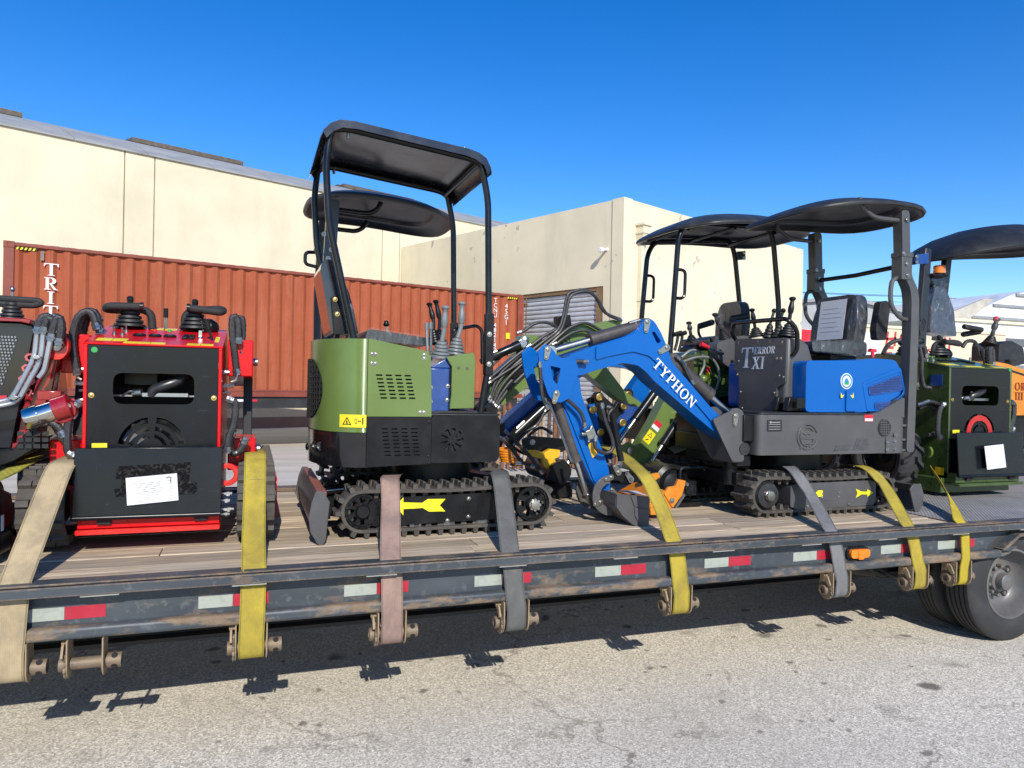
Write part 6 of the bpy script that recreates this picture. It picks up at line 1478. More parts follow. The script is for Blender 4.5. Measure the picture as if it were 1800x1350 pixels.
# hoses left and right
H=[[(-0.827,4.2,1.663),(-0.844,4.2,1.763),(-0.85,4.2,1.849),(-0.831,4.2,1.936),(-0.797,4.2,1.973),(-0.766,4.2,1.963),(-0.745,4.2,1.897)],[(-0.832,4.25,1.678),(-0.839,4.25,1.771),(-0.835,4.25,1.867),(-0.813,4.25,1.953),(-0.781,4.25,1.983),(-0.754,4.25,1.955),(-0.74,4.25,1.886)],[(-0.832,4.3,1.708),(-0.828,4.3,1.79),(-0.822,4.3,1.885),(-0.8,4.3,1.96),(-0.774,4.3,1.982),(-0.755,4.3,1.942)],
   [(-0.073,4.2,1.68),(-0.087,4.2,1.788),(-0.1,4.2,1.895),(-0.101,4.2,1.966),(-0.09,4.2,1.985),(-0.072,4.2,1.955),(-0.065,4.2,1.85)],[(-0.069,4.25,1.696),(-0.071,4.25,1.806),(-0.07,4.25,1.915),(-0.068,4.25,1.971),(-0.056,4.25,1.984),(-0.047,4.25,1.931),(-0.053,4.25,1.791)],
   [(-0.776,4,1.517),(-0.804,4,1.484),(-0.822,4,1.416),(-0.825,4,1.334),(-0.82,4,1.279),(-0.805,4,1.265)],[(-0.103,4,1.541),(-0.078,4,1.53),(-0.072,4,1.489),(-0.079,4,1.415),(-0.102,4,1.342),(-0.109,4,1.278)],[(-0.087,4.05,1.368),(-0.097,4.05,1.294),(-0.08,4.05,1.258),(-0.047,4.05,1.272),(-0.023,4.05,1.326)]]
for pts in H: hose(ld_,pts,.018,n=10)
for q in ([(-0.827,4.2,1.663),(-0.824,4.2,1.637),(-0.809,4.2,1.626)],[(-0.073,4.2,1.68),(-0.075,4.2,1.64),(-0.107,4.2,1.624)],[(-0.776,4,1.528),(-0.771,4,1.531),(-0.761,4,1.531)]):
    m=MB(); m.tube(q,.009,8); part('steel_pipe',m,ZINC,ld_)
for w0,w1,ln in ((-.055,.125,1),(-.99,-.80,1)):
    track(ld_,3.99,1.025,.165,5.05,1.025,.165,w0,w1,'Y',.088,'objects',lh=.022,sag=.0,th=.024)
for x in (XL-.13,XR+.19):
    m=MB(); m.prism(rnd([(4.0,.92),(5.05,.92),(5.05,1.13),(4.0,1.13)],.04),x-.09,x+.09,'X'); part('track_frame',m,RED,ld_,bev=.004)
    m=MB()
    for yy in (3.99,5.05): m.cyl((x-.08,yy,1.025),(x+.08,yy,1.025),.12,n=28)
    for k in range(4): m.cyl((x-.07,4.2+k*.22,.90),(x+.07,4.2+k*.22,.90),.04,n=14)
    part('track_wheel',m,BLACK,ld_)
def paper(label,cen,ux,uz,w,h,lines,seven=False):
    t=thing('paper_sheet',label,'paper',tuple(cen)); no=V3(ux).cross(V3(uz)).normalized(); c=V3(cen)
    f=lambda p,tt: c+V3(ux)*p[0]+V3(uz)*p[1]+no*tt
    m=MB()
    # slightly wavy sheet
    n=8; vs=[];fs=[]
    for i in range(n+1):
        for s in (-1,1):
            for d in (0,.0012): vs.append(f((-w/2+w*i/n,s*h/2),.004+.003*math.sin(i*1.3)+d))
    for i in range(n):
        a=i*4; fs+=[(a,a+4,a+6,a+2),(a+1,a+3,a+7,a+5),(a,a+1,a+5,a+4),(a+2,a+6,a+7,a+3)]
    fs+=[(0,2,3,1),(n*4,n*4+1,n*4+3,n*4+2)]
    m.add(vs,fs); sh=part('sheet',m,PAPER,t,smooth=60)
    m=MB(); random.seed(3)
    for k in range(lines):
        z=h*(.26-.075*k)
        x=-w*.38
        while x<w*.36:
            l=random.uniform(.05,.16)*w; m.prism(rect(x,z,min(x+l,w*.4),z+.0022),.0090,.0094,fn=f); x+=l+w*.07
    m.prism(rect(-w*.4,-h*.1,w*.4,-h*.1+.0015),.0090,.0094,fn=f)
    for k in range(6): m.prism(rect(-w*.4+k*w*.16,-h*.40,-w*.4+k*w*.16+.001,-h*.1),.0090,.0094,fn=f)
    for z in (-.2,-.3,-.4): m.prism(rect(-w*.4,h*z,w*.4,h*z+.001),.0090,.0094,fn=f)
    part('printed_form',m,paint('pale_ink',(.5,.5,.52),.7,0,0),sh)
    if seven:
        m=MB(); m.tube([f(p,.0095) for p in ((w*.28,h*.36),(w*.33,h*.40),(w*.385,h*.38),(w*.365,h*.27),(w*.375,h*.16))],.0022,6); part('pen_mark',m,INK,sh)
    return t
ang=R(4.5)
paper('white printed form taped crooked on the black platform of the red loader',V3((-0.435,3.853,1.111)),V3((math.cos(ang),0,math.sin(ang))),V3((-math.sin(ang),.10,math.cos(ang))).normalized(),.222,.130,5,True)

# ---------------------------------------------------------------- dark green wheeled loader at the right: the same body on tyres
def regroup(root,skip,swap,loc,scale,label):
    c=root.copy(); COL.objects.link(c); c.location=loc; c.scale=scale; c['label']=label
    def rec(src,par):
        for ch in list(src.children):
            if ch.name.split('.')[0] in skip: continue
            o=ch.copy(); COL.objects.link(o); o.parent=par
            mt=ch.data.materials[0]
            if mt in swap: 
                o.data=ch.data.copy(); o.data.materials[0]=swap[mt]
            rec(ch,o)
    rec(root,c); return c
FANRED=paint('fan_red',(.45,.012,.01),.4,.2,.1)
sc_=(1.14,1.0,1.045)
px=5.25-(XL-(-.45))*1.14
gl=regroup(ld_,{'track','track_frame','track_wheel','lift_arm','green_sticker','upright_lever','tie_down_ring','arm_bracket','pin_and_fitting','anti_slip_pad','hydraulic_fitting'},{RED:DGREEN,BRED:DGREEN},(px,4.30,HD),sc_,'dark green wheeled mini loader with a black rear plate beside the trailer tyre')
PX=lambda x: px+(x+.45)*1.14
gc=V3((PX(fc[0]),4.30+(Y0-4.0)*1-.0,HD+(fc[1]-HD)*1.045))
glY=4.30+Y0-4.0
def gpart(name,mb,mat,bev=0):
    """child of the scaled green loader: undo the scale so the points stay in metres"""
    o=part_one(name,mb,mat,None,bev); me=o.data; L=V3(gl.location)
    for v in me.vertices: v.co=V3(((v.co.x-L.x)/sc_[0],(v.co.y-L.y)/sc_[1],(v.co.z-L.z)/sc_[2]))
    o.parent=gl; return o
m=MB(); m.prism(arcslot(gc.x,gc.z,.10,.145,0,180,20),glY-.0115,glY-.009); m.prism(arcslot(gc.x,gc.z,.10,.145,180,360,20),glY-.0115,glY-.009); gpart('red_fan_shroud',m,FANRED)
m=MB(); m.prism(ell(5.93,1.845,.015,.015,14),glY-.0115,glY-.0092); gpart('green_sticker',m,SIGNG)
xs=PX(XL)-.001
m=MB(); m.box((xs-.003,4.33,1.70),(xs,4.44,1.79)); gpart('blue_data_plate',m,DBLUE)
m=MB(); m.box((5.21,4.29,.80+.04),(5.98,5.0,.96)); gpart('base_frame',m,DGREEN,.006)
m=MB(); m.prism(arcslot(0,0,.035,.055,-60,240,16),0,.02,fn=lambda p,t: V3((xs-.04+t*0+.0,4.42+p[0],1.16+p[1]))+V3((-t,0,0))); gpart('tie_down_hook',m,GREEN)
m=MB(); m.box((xs-.003,4.30,.98),(xs,4.38,1.04)); gpart('yellow_label',m,YPAINT)
m=MB(); m.box((xs-.04,4.62,1.25),(xs,4.75,1.42)); m.box((xs-.04,4.5,1.75),(xs,4.6,1.9)); gpart('side_bracket',m,GREEN,.006)
def glhose(pts,r=.016):
    m=MB(); P=spline(pts,16); m.tube(P,[r*(.97 if i%2 else 1.1) for i in range(len(P))],10); gpart('hose',m,HOSE)
glhose([(5.04,4.36,1.541),(5.161,4.36,1.569),(5.287,4.36,1.524),(5.365,4.36,1.423),(5.342,4.36,1.335),(5.243,4.36,1.303),(5.132,4.36,1.303)]); glhose([(5.075,4.4,1.512),(5.185,4.4,1.541),(5.273,4.4,1.495),(5.326,4.4,1.411),(5.303,4.4,1.337),(5.204,4.4,1.291)]); glhose([(5.073,4.4,2.008),(5.1,4.4,1.917),(5.103,4.4,1.802),(5.131,4.4,1.697),(5.193,4.4,1.68)])
m=MB(); m.cyl((5.016,4.36,1.541),(5.137,4.36,1.574),.016,n=8); m.cyl((5.118,4.4,1.706),(5.206,4.4,1.675),.012,n=8); gpart('hose_end',m,ZINC)
glhose([(4.745,4.45,1.944),(4.79,4.45,2.009),(4.861,4.45,2.049),(4.945,4.45,2.061)]); 
# agricultural tyres of the green loader
def farm_tyre(c,r,w,rr):
    c=V3(c); m=MB(); h=w/2
    m.lathe(c,(0,-1,0) if False else (-1,0,0),[(-h*.7,rr),(-h,rr+.04),(-h*1.02,(r+rr)/2),(-h*.92,r-.05),(-h*.6,r-.028),(h*.6,r-.028),(h*.92,r-.05),(h*1.02,(r+rr)/2),(h,rr+.04),(h*.7,rr)],36,closed=True)
    ty=part('tyre',m,TYRE,None); 
    lm=MB()
    n=15
    for k in range(n):
        for s in (-1,1):
            a0=(k+(.5 if s>0 else 0))*2*math.pi/n
            P=[]
            for t in (0,.33,.66,1):
                a=a0+t*.30; x=s*h*(.02+.98*t); ro=r-(.0 if t<.9 else .03); P.append((x,a,ro))
            vs=[]
            for x,a,ro in P:
                for da,rad in ((-.075,ro-.045),(.075,ro-.045),(.055,ro),(-.055,ro)):
                    vs.append(c+V3((x,math.cos(a+da)*rad,math.sin(a+da)*rad)))
            fs=[]
            for i in range(3):
                for q in range(4): fs.append((i*4+q,i*4+(q+1)%4,i*4+4+(q+1)%4,i*4+4+q))
            fs+=[(3,2,1,0),(12,13,14,15)]
            lm.add(vs,fs)
    return ty,lm
def gwheel(c):
    r=.30; ty,lm=farm_tyre(c,r,.22,.17)
    L=V3(gl.location)
    def fix(o):
        for v in o.data.vertices: v.co=V3(((v.co.x-L.x)/sc_[0],(v.co.y-L.y)/sc_[1],(v.co.z-L.z)/sc_[2]))
    fix(ty); ty.parent=gl
    o=part('tread_bars',lm,TYRE,None,0,smooth=0,kind='stuff'); fix(o); o.parent=ty
    m=MB(); cc=V3(c); m.lathe(cc,(-1,0,0),[(.06,.17),(.085,.175),(.085,.16),(.03,.14),(.02,.06),(.04,.05),(.05,.01),(-.06,.01),(-.07,.17)],28,closed=True); o=part('rim',m,BLACK,None); fix(o); o.parent=gl
gwheel((4.99,4.62,HD+.302)); gwheel((4.99,5.28,HD+.302)); gwheel((6.08,4.62,HD+.302)); gwheel((6.08,5.28,HD+.302))
ang=R(4)
paper('small white printed form taped on the black platform of the dark green loader',V3((5.582,4.125,1.142)),V3((math.cos(ang),0,math.sin(ang))),V3((-math.sin(ang),.1,math.cos(ang))).normalized(),.215,.185,5)

# ---------------------------------------------------------------- dark red tracked loader at the far left, front towards the street
rl=thing('mini_loader','dark red tracked mini loader with a black mesh hood and silver hydraulic pipes','loader',(-1.6,4.3,HD))
DRED=paint('dark_red_paint',(.26,.006,.010),.2,.6,.04)
GB=paint('gloss_black_hood',(.005,.007,.013),.16,.1,.04)
m=MB(); m.prism([(-1.318,1.911),(-1.08,1.911),(-1.036,1.901),(-1.026,1.89),(-1.074,1.558),(-1.119,1.273),(-1.309,1.275)],4.24,4.9); part('hood',m,GB,rl,bev=.01)
m=MB(); m.prism([(-1.319,1.927),(-1.09,1.927),(-1.031,1.922),(-1.038,1.899),(-1.085,1.908),(-1.318,1.908)],4.20,4.95); part('hood_rim',m,DRED,rl,bev=.004)
m=MB(); 
for i in range(12):
    for j in range(16):
        c=V3((-1.161,4.232,1.833))+V3((-.008*j*.0+ -.10+ i*.014+(.007 if j%2 else 0)-j*.004,0,-j*.0155)); m.prism(ell(c.x,c.z,.0052,.0052,6),4.2335,4.2375)
part('mesh_holes',m,paint('mesh_silver',(.25,.26,.27),.35,0,.1,metal=.8),rl,smooth=0,kind='stuff')
m=MB(); m.prism([(-1.04,1.868),(-1.104,1.707),(-1.113,1.262),(-1.025,1.274),(-0.991,1.55),(-1.018,1.837)],4.55,4.8); m.prism([(-1.293,1.28),(-1.101,1.305),(-1.062,1.559),(-1.013,1.559),(-0.995,1.327),(-1.081,1.249),(-1.292,1.169)],4.25,4.55); part('side_body',m,DRED,rl,bev=.006)
m=MB(); m.prism([(-0.991,1.645),(-0.949,1.757),(-0.892,1.815),(-0.927,1.562),(-0.992,1.423),(-1.043,1.367)],4.16,4.26); part('lift_arm',m,DRED,rl,bev=.006)
m=MB(); m.prism(ell(*((-0.897,1.792)),.052,.07,20),4.1,4.15); pv=part('arm_pivot',m,BRED,rl,bev=.006); m=MB(); m.lathe(V3((-0.895,4.1,1.786)),(0,-1,0),[(0,.022),(.02,.02),(.022,.008)],14); part('pivot_pin',m,STEEL,pv)
for q in ([(-0.975,4.08,1.871),(-0.983,4.08,1.755),(-0.992,4.08,1.716),(-1.06,4.08,1.561),(-1.082,4.08,1.528),(-1.146,4.08,1.511),(-1.259,4.08,1.5)],[(-0.947,4.07,1.871),(-0.954,4.07,1.755),(-0.965,4.07,1.7),(-1.038,4.07,1.54),(-1.061,4.07,1.512),(-1.121,4.07,1.496),(-1.256,4.07,1.479)],[(-0.913,4.06,1.839),(-0.93,4.06,1.723),(-0.939,4.06,1.668),(-0.962,4.06,1.634)]):
    m=MB(); m.tube(bendpath(q,.05,4),.0125,10); part('hydraulic_pipe',m,paint('silver_pipe',(.42,.43,.44),.32,0,.05,metal=.7),rl)
for q in ([(-0.989,4.05,1.726),(-0.966,4.05,1.744),(-0.947,4.05,1.733),(-0.966,4.05,1.722)],[(-1.084,4.05,1.535),(-1.061,4.05,1.551),(-1.033,4.05,1.541),(-1.056,4.05,1.524)]):
    m=MB(); m.prism([(p[0],p[2]) for p in q],4.035,4.07); part('pipe_clamp',m,STEEL,rl,bev=.002)
for pts in ([(-0.975,4.08,1.86),(-0.966,4.08,1.907),(-0.948,4.08,1.933),(-0.924,4.08,1.928),(-0.904,4.08,1.896),(-0.898,4.08,1.841)],[(-0.947,4.07,1.86),(-0.94,4.07,1.899),(-0.926,4.07,1.922),(-0.909,4.07,1.912),(-0.901,4.07,1.868)],[(-0.913,4.06,1.828),(-0.904,4.06,1.881),(-0.888,4.06,1.928),(-0.874,4.06,1.918),(-0.873,4.06,1.855),(-0.879,4.06,1.807)],[(-0.919,4.1,1.924),(-0.899,4.1,1.937),(-0.88,4.1,1.91),(-0.876,4.1,1.843),(-0.883,4.1,1.798)],[(-0.909,4.05,1.427),(-0.89,4.05,1.41),(-0.87,4.05,1.371),(-0.85,4.05,1.344)],[(-0.926,4,1.424),(-0.893,4,1.424),(-0.86,4,1.397),(-0.845,4,1.364)]): hose(rl,pts,.017,n=10)
m=MB(); a,b2=V3((-0.995,4,1.435)),V3((-0.861,4,1.487)); d=(b2-a).normalized(); m.lathe(a,d,[(0,.052),(.01,.056),(.06,.056),(.06,.05),((b2-a).length,.05)],24); cy=part('chrome_cylinder',m,paint('mirror_chrome',(.6,.58,.55),.1,0,.04,metal=1),rl)
m=MB(); m.lathe(b2,d,[(-.02,.06),(.05,.062),(.06,.03)],20); m.box(b2+V3((-.10,.03,.04)),b2+V3((.0,.1,.085))); m.lathe(V3((-0.845,3.99,1.479)),(0,-1,0),[(-.05,.06),(.01,.06),(.012,.03),(.03,.03)],20); part('cylinder_head',m,DRED,cy,bev=.004)
m=MB(); m.tube([(-0.998,4.05,1.388),(-0.928,4.05,1.421)],.012,8); part('cylinder_rod',m,CHROME,cy)
m=MB(); m.prism([(-1.237,1.27),(-1.058,1.288),(-1.004,1.374),(-0.953,1.401),(-0.953,1.347),(-0.97,1.293),(-1.057,1.235),(-1.236,1.164)],4.03,4.2); part('lower_frame',m,BLACK,rl,bev=.004)
for z in (0,1,2):
    for k in range(4):
        m=MB(); c=V3((-1.036,4.02,1.358))+V3((k*.034,0,-z*.03)); m.box(c,c+V3((.026,.006,.02)))
        part('grille_block',m,DARK,rl)
bq=V3((-1.219,4.6,1.941)); m=MB(); boot(m,bq,(0,0,1),.065,.025,.10,5); jb=part('joystick_boot',m,PLAS,rl,smooth=25)
m=MB(); m.cyl(bq+V3((0,0,.1)),bq+V3((0,0,.15)),.007,n=8); m.ball(bq+V3((0,0,.165)),.014); part('stick',m,STEEL,jb)
m=MB(); m.tube(bendpath([(-1.378,4.6,2.055),(-1.223,4.6,2.052),(-1.097,4.6,2.05),(-1.083,4.6,2.038),(-1.117,4.6,2.024),(-1.378,4.6,2.025)],.02),.018,10); part('hoop_grip',m,paint('foam_grip',(.016,.016,.017),.75,0,.15,sc=30,bmp=.2),rl)
o=V3((-1.015,4.15,1.533)); d=(V3((-0.979,4.15,1.687))-o).normalized(); sans('decal','3000',.11,o,d,V3((-d.z,0,d.x)),paint('decal_red',(.5,.08,.08),.4,.3,.05),rl)
m=MB(); m.box((XL,0,0),(XL,0,0)) if False else None
m=MB(); m.prism([(-1.297,1.528),(-1.138,1.544),(-1.138,1.524),(-1.297,1.511)],4.232,4.236); part('red_white_label',m,REDPRINT,rl)
track(rl,4.05,1.025,.165,5.1,1.025,.165,-1.30,-1.10,'Y',.088,'objects',lh=.022,sag=0,th=.024)
track(rl,4.05,1.025,.165,5.1,1.025,.165,-2.1,-1.90,'Y',.088,'joined',lh=.022,sag=0,th=.024)
m=MB()
for y in (4.05,5.1): m.cyl((-1.28,y,1.025),(-1.12,y,1.025),.12,n=24); m.cyl((-2.08,y,1.025),(-1.92,y,1.025),.12,n=24)
part('track_wheel',m,BLACK,rl)
m=MB(); m.prism([(3.75,.84),(3.70,.86),(3.72,1.10),(3.74,1.16),(3.95,1.1),(4.0,1.0),(3.95,.83)],-2.2,-1.035,'X'); part('bucket',m,GB,rl,bev=.01)
m=MB(); m.box((-2.2,3.70,1.155),(-1.03,3.76,1.175)); part('bucket_edge',m,GB,rl,bev=.004)
m=MB(); m.prism([(3.80,.95),(3.83,.95),(3.83,1.02),(3.80,1.02)],-1.034,-1.031,'X'); part('white_label',m,WHITE,rl)

# ================================================================ BACK ROW: blue excavator behind the green one
be=thing('mini_excavator','blue mini excavator with an oval grey roof standing behind the green excavator','excavator',(1.0,5.35,HD))
for w0,w1 in ((4.93,5.13),(5.55,5.75)): track(be,.62,.957,.117,1.58,.957,.117,w0,w1,'X',.066,'joined')
m=MB(); m.box((.7,5.0,.88),(1.5,5.7,1.05)); m.cyl((1.1,5.34,1.05),(1.1,5.34,1.2),.24,n=28); part('undercarriage',m,BLACK,be,bev=.01)
m=MB(); m.prism(rnd([(.45,4.95),(1.62,4.95),(1.62,5.74),(.45,5.74)],.09,4),1.2,1.46,'Z'); part('lower_house',m,BLACK,be,bev=.01)
m=MB(); m.prism(rnd([(.45,1.47),(.95,1.47),(.95,1.78),(.85,1.84),(.5,1.84),(.45,1.7)],.04),4.97,5.72); part('hood',m,BLUE,be,bev=.03,seg=3)
m=MB(); m.prism([(1.28,1.46),(1.46,1.46),(1.46,1.85),(1.30,1.85)],5.05,5.62); part('control_console',m,DBLUE,be,bev=.02)
seat(be,.62,5.35,1.86,.46,.46,1,.42,.10,wrapped=False)
for y in (5.02,5.66):
    m=MB(); m.prism(rnd([(.42,1.25),(.50,1.25),(.52,1.7),(.515,2.3),(.54,2.86),(.46,2.86),(.435,2.3),(.44,1.7)],.03),y-.035,y+.035); po=part('roof_post',m,paint('blue_grey_post',(.025,.034,.05),.35,.2,.05),be,bev=.006)
    m=MB(); m.bolt((.47,y-.036,2.46),r=.011); m.bolt((.49,y-.036,2.52),r=.011); m.bolt((.44,y-.036,2.62),r=.011); part('post_bolt',m,ZINC,po)
    m=MB(); m.tube(bendpath([(.46,y,2.80),(.74,y-.01,2.79),(.80,y,2.83),(.82,y,2.88)],.05),.017,10); part('grab_bar',m,TUBE,po)
m=MB(); m.tube(bendpath([(0.459,5.6,2.598),(0.364,5.6,2.594),(0.362,5.6,2.505),(0.461,5.6,2.487)],.03),.013,8); part('grab_handle',m,TUBE,be)
oval_canopy(be,.86,5.36,1.06,.95,2.885,.095,tilt=(-.035,0),droop=.04,mat=paint('roof_plastic_grey',(.030,.031,.033),.38,.0,.2,(.1,.095,.09),sc=8),name='canopy')
m=MB(); bm_=[(1.761,1.289),(1.805,1.354),(2.078,1.591),(2.176,1.681),(2.391,1.846),(2.637,1.944),(2.947,1.909),(3.118,1.807),(3.078,1.727),(2.908,1.788),(2.64,1.808),(2.443,1.704),(2.275,1.563),(2.157,1.486),(1.844,1.215)]
m.prism(rnd(bm_,.02),5.2,5.33); part('boom',m,BLUE,be,bev=.006)
ram(be,(1.87,5.17,1.244),(2.261,5.17,1.586),.05,.8,TUBE)
m=MB(); m.prism(rnd([(3.106,1.806),(3.15,1.761),(2.947,1.411),(2.748,1.091),(2.648,1.038),(2.596,1.093),(2.674,1.228),(2.83,1.548),(2.991,1.757)],.012),5.18,5.3); sk_=part('stick',m,BLUE,be,bev=.006)
m=MB(); m.prism(rnd([(2.449,1.492),(2.537,1.511),(2.607,1.476),(2.629,1.369),(2.603,1.213),(2.545,1.147),(2.503,1.28)],.02),5.08,5.1); q_=part('link_plate',m,BLUE,be,bev=.003)
m=MB(); m.prism(rnd([(2.731,1.526),(2.899,1.577),(2.942,1.478),(2.791,1.345),(2.702,1.278),(2.66,1.368)],.015),5.11,5.13); part('link_plate',m,DBLUE,be,bev=.003)
m=MB()
for q in ((2.489,5.06,1.459),(2.557,5.06,1.283),(2.541,5.06,1.556),(2.748,5.06,1.358),(2.756,5.06,1.488),(2.794,5.06,1.577)): m.lathe(V3(q),(0,-1,0),[(0,.03),(.012,.03),(.014,.022),(.006,.02),(.006,.008)],16)
part('bush',m,BRASS,be)
def bar(parent,a,b,w,t,mat,name='link'):
    a,b=V3(a),V3(b); d=(b-a).normalized(); n=V3((-d.z,0,d.x)); m=MB(); 
    pts=[a+n*w*.5*math.cos(R(x))-d*w*.5*math.sin(R(x)) for x in range(0,181,30)]+[b-n*w*.5*math.cos(R(x))+d*w*.5*math.sin(R(x)) for x in range(0,181,30)]
    m.prism([(p.x,p.z) for p in pts],a.y,a.y+t); return part(name,m,mat,parent,bev=.004)
bar(be,(2.546,5.07,1.556),(2.649,5.07,1.148),.085,.05,BLACK); bar(be,(2.82,5.09,1.586),(2.625,5.09,1.316),.08,.05,BLACK); bar(be,(2.601,5.15,1.546),(2.828,5.15,1.375),.06,.04,BLACK)
m=MB(); m.prism(rnd([(2.467,1.536),(2.565,1.581),(2.646,1.538),(2.617,1.492),(2.498,1.491)],.01),5.13,5.15); part('ear_plate',m,BLACK,be)
hose(be,[(2.611,5.05,1.478),(2.651,5.05,1.469),(2.622,5.05,1.416),(2.645,5.05,1.283),(2.688,5.05,1.15),(2.679,5.05,1.105)],.014); 
for pts in ([(1.832,5,1.207),(1.919,5,1.29),(2.008,5,1.353),(2.074,5,1.459)],[(1.89,5,1.164),(1.942,5,1.265),(2.032,5,1.323),(2.115,5,1.289)],[(1.8,5.1,1.241),(1.883,5.1,1.155),(1.984,5.1,1.111),(2.124,5.1,1.083)],[(2.506,5.1,1.147),(2.593,5.1,1.2),(2.703,5.1,1.19),(2.766,5.1,1.099)]): hose(be,pts,.011)
m=MB(); m.prism(rnd([(1.718,1.353),(1.753,1.366),(1.739,1.208),(1.688,1.126)],.01),5.0,5.2); part('swing_post',m,BLACK,be)

# ---------------------------------------------------------------- green excavator with a four-post roof in the back row
ge=thing('mini_excavator','green mini excavator with a four-post black roof standing behind the blue boom','excavator',(3.6,5.35,HD))
for w0,w1 in ((4.95,5.15),(5.58,5.78)): track(ge,2.98,.957,.117,4.16,.957,.117,w0,w1,'X',.066,'joined',sag=.02)
spoked(ge,(2.98,4.965,.957),(0,-1,0),.095,.05,6); spoked(ge,(4.16,4.965,.957),(0,-1,0),.095,.05,6)
m=MB(); m.box((3.06,4.99,.87),(4.1,5.13,1.02)); m.box((3.2,5.13,.88),(4.0,5.58,1.05)); m.cyl((3.6,5.36,1.05),(3.6,5.36,1.2),.25,n=28); part('undercarriage',m,BLACK,ge,bev=.01)
m=MB(); m.prism(rnd([(3.02,4.98),(4.35,4.98),(4.35,5.76),(3.02,5.76)],.1,4),1.2,1.47,'Z'); part('lower_house',m,BLACK,ge,bev=.012)
m=MB(); m.prism(rnd([(3.75,1.48),(4.36,1.48),(4.36,1.86),(4.25,1.9),(3.8,1.9),(3.75,1.7)],.05),5.0,5.74); part('hood',m,GREEN,ge,bev=.03,seg=3)
m=MB(); m.prism(rnd([(3.374,1.937),(3.896,1.982),(3.908,1.506),(3.841,1.43),(3.441,1.428),(3.372,1.604)],.04),5.03,5.6); fc_=part('front_console',m,DGREEN,ge,bev=.02,seg=3)
m=MB(); m.prism(rnd([(3.737,1.844),(3.817,1.799),(3.817,1.54),(3.779,1.507),(3.699,1.562)],.02),4.97,5.03); part('green_guard',m,GREEN,ge,bev=.006)
m=MB(); a,b2=[(3.487,1.814),(3.522,1.722)]; m.prism(rect(a[0],b2[1],b2[0],(a[1]+b2[1])/2),5.022,5.029); part('yellow_label',m,YEL,fc_); m=MB(); m.prism(rect(a[0],(a[1]+b2[1])/2+.001,b2[0],a[1]),5.022,5.029); part('red_label',m,REDPRINT,fc_)
m=MB(); m.prism(rnd([(3.495,2.005),(3.734,2.074),(3.834,2.069),(3.829,1.845),(3.741,1.806),(3.608,1.816),(3.509,1.882)],.03),4.9,5.02); part('side_console',m,GREY,ge,bev=.02,seg=3)
m=MB(); m.prism(rnd([(3.538,1.983),(3.733,2.089),(3.838,2.103),(3.843,1.928),(3.565,1.846)],.02),5.3,5.5); part('side_console',m,BLACK,ge,bev=.01)
m=MB(); m.prism(rnd([(3.433,1.56),(3.728,1.587),(3.741,1.526),(3.446,1.487)],.01),4.96,5.0); part('black_cover',m,BLACK,ge,bev=.006)
for y,p in ((5.04,[(3.22,2.955),(3.192,2.56),(3.154,1.952),(3.135,1.464)]),(5.66,[(3.299,2.914),(3.272,2.599),(3.245,2.259),(3.223,1.74)])):
    q=[(4.141,2.988),(4.211,2.336),(4.202,2.205),(4.218,1.616)] if y<5.3 else [(4.214,2.99),(4.295,2.322),(4.312,2.137),(4.326,1.604)]
    m=MB(); m.tube(bendpath([(x,y,z) for x,z in p[::-1]][:-1]+[(p[0][0]-.01,y,p[0][1]-.10),(p[0][0]+.06,y,p[0][1]+.02),(q[0][0]-.05,y,q[0][1]+.02),(q[0][0],y,q[0][1]-.10)]+[(x,y,z) for x,z in q[1:]],.08,5),.022,12); po=part('roof_post',m,TUBE,ge)
    hz=p[1][1]
    hx=p[1][0] if y<5.3 else p[1][0]-.0
    m=MB(); m.tube(bendpath([(hx,y,hz+.03),(hx+.09,y,hz+.03),(hx+.085,y,hz-.2),(hx-.01,y,hz-.2)],.05,5),.013,8); part('grab_handle',m,TUBE,po)
m=MB(); m.tube([(3.30,5.04,2.93),(3.30,5.66,2.93)],.018,8); m.tube([(4.15,5.04,2.97),(4.15,5.66,2.97)],.018,8); m.tube([(3.72,5.0,2.965),(3.72,5.7,2.965)],.016,8); part('roof_crossbar',m,TUBE,ge,kind='stuff')
m=MB(); m.prism([(4.197,2.905),(4.285,2.917),(4.293,2.839),(4.211,2.827)],5.6,5.612); mp_=part('mirror_bracket',m,BLACK,ge); m=MB(); m.bolt((4.272,5.6,2.9),r=.012); m.bolt((4.274,5.6,2.848),r=.012); part('bracket_bolt',m,ZINC,mp_)
oval_canopy(ge,3.84,5.35,1.40,1.04,3.0,.125,tilt=(.035,0),droop=.05,mat=paint('roof_plastic_worn',(.022,.023,.022),.40,.05,.35,(.11,.105,.09),sc=7),k=3.6)
seat(ge,4.02,5.36,1.98,.42,.42,-1,.36,.02,wrapped=True)
joystick(ge,(3.628,5.45,2.048),(3.595,5.45,2.206),BLACK,BLACK,.055,.018,wrap=True)
joystick(ge,(3.643,5,2.046),(3.544,5,2.241),BLACK,PLAS,.05,.018,wrap=True)
for a,b2 in (((3.171,5,1.937),(3.2,5,2.074)),((3.24,5.05,1.932),(3.274,5.05,2.08))):
    m=MB(); m.tube(spline([a,(V3(a)+V3(b2))/2+V3((.005,0,0)),b2]),.012,8); m.cyl(V3(b2)+V3((-.04,0,-.012)),V3(b2)+V3((.03,0,.008)),.018,n=10); part('travel_lever',m,BLACK,ge)
for a,b2 in (((3.728,5.5,2.185),(3.882,5.5,2.233)),((3.731,5.05,2.217),(3.906,5.05,2.254))):
    m=MB(); m.cyl(a,b2,.027,n=12); ar=part('arm_pad',m,PLAS,ge,bev=.01); m=MB(); m.tube(bendpath([a,V3(a)+V3((.0,0,-.06)),V3(a)+V3((.04,0,-.12)),V3(a)+V3((.03,0,-.2))],.03),.012,8); part('arm_support',m,BLACK,ar)
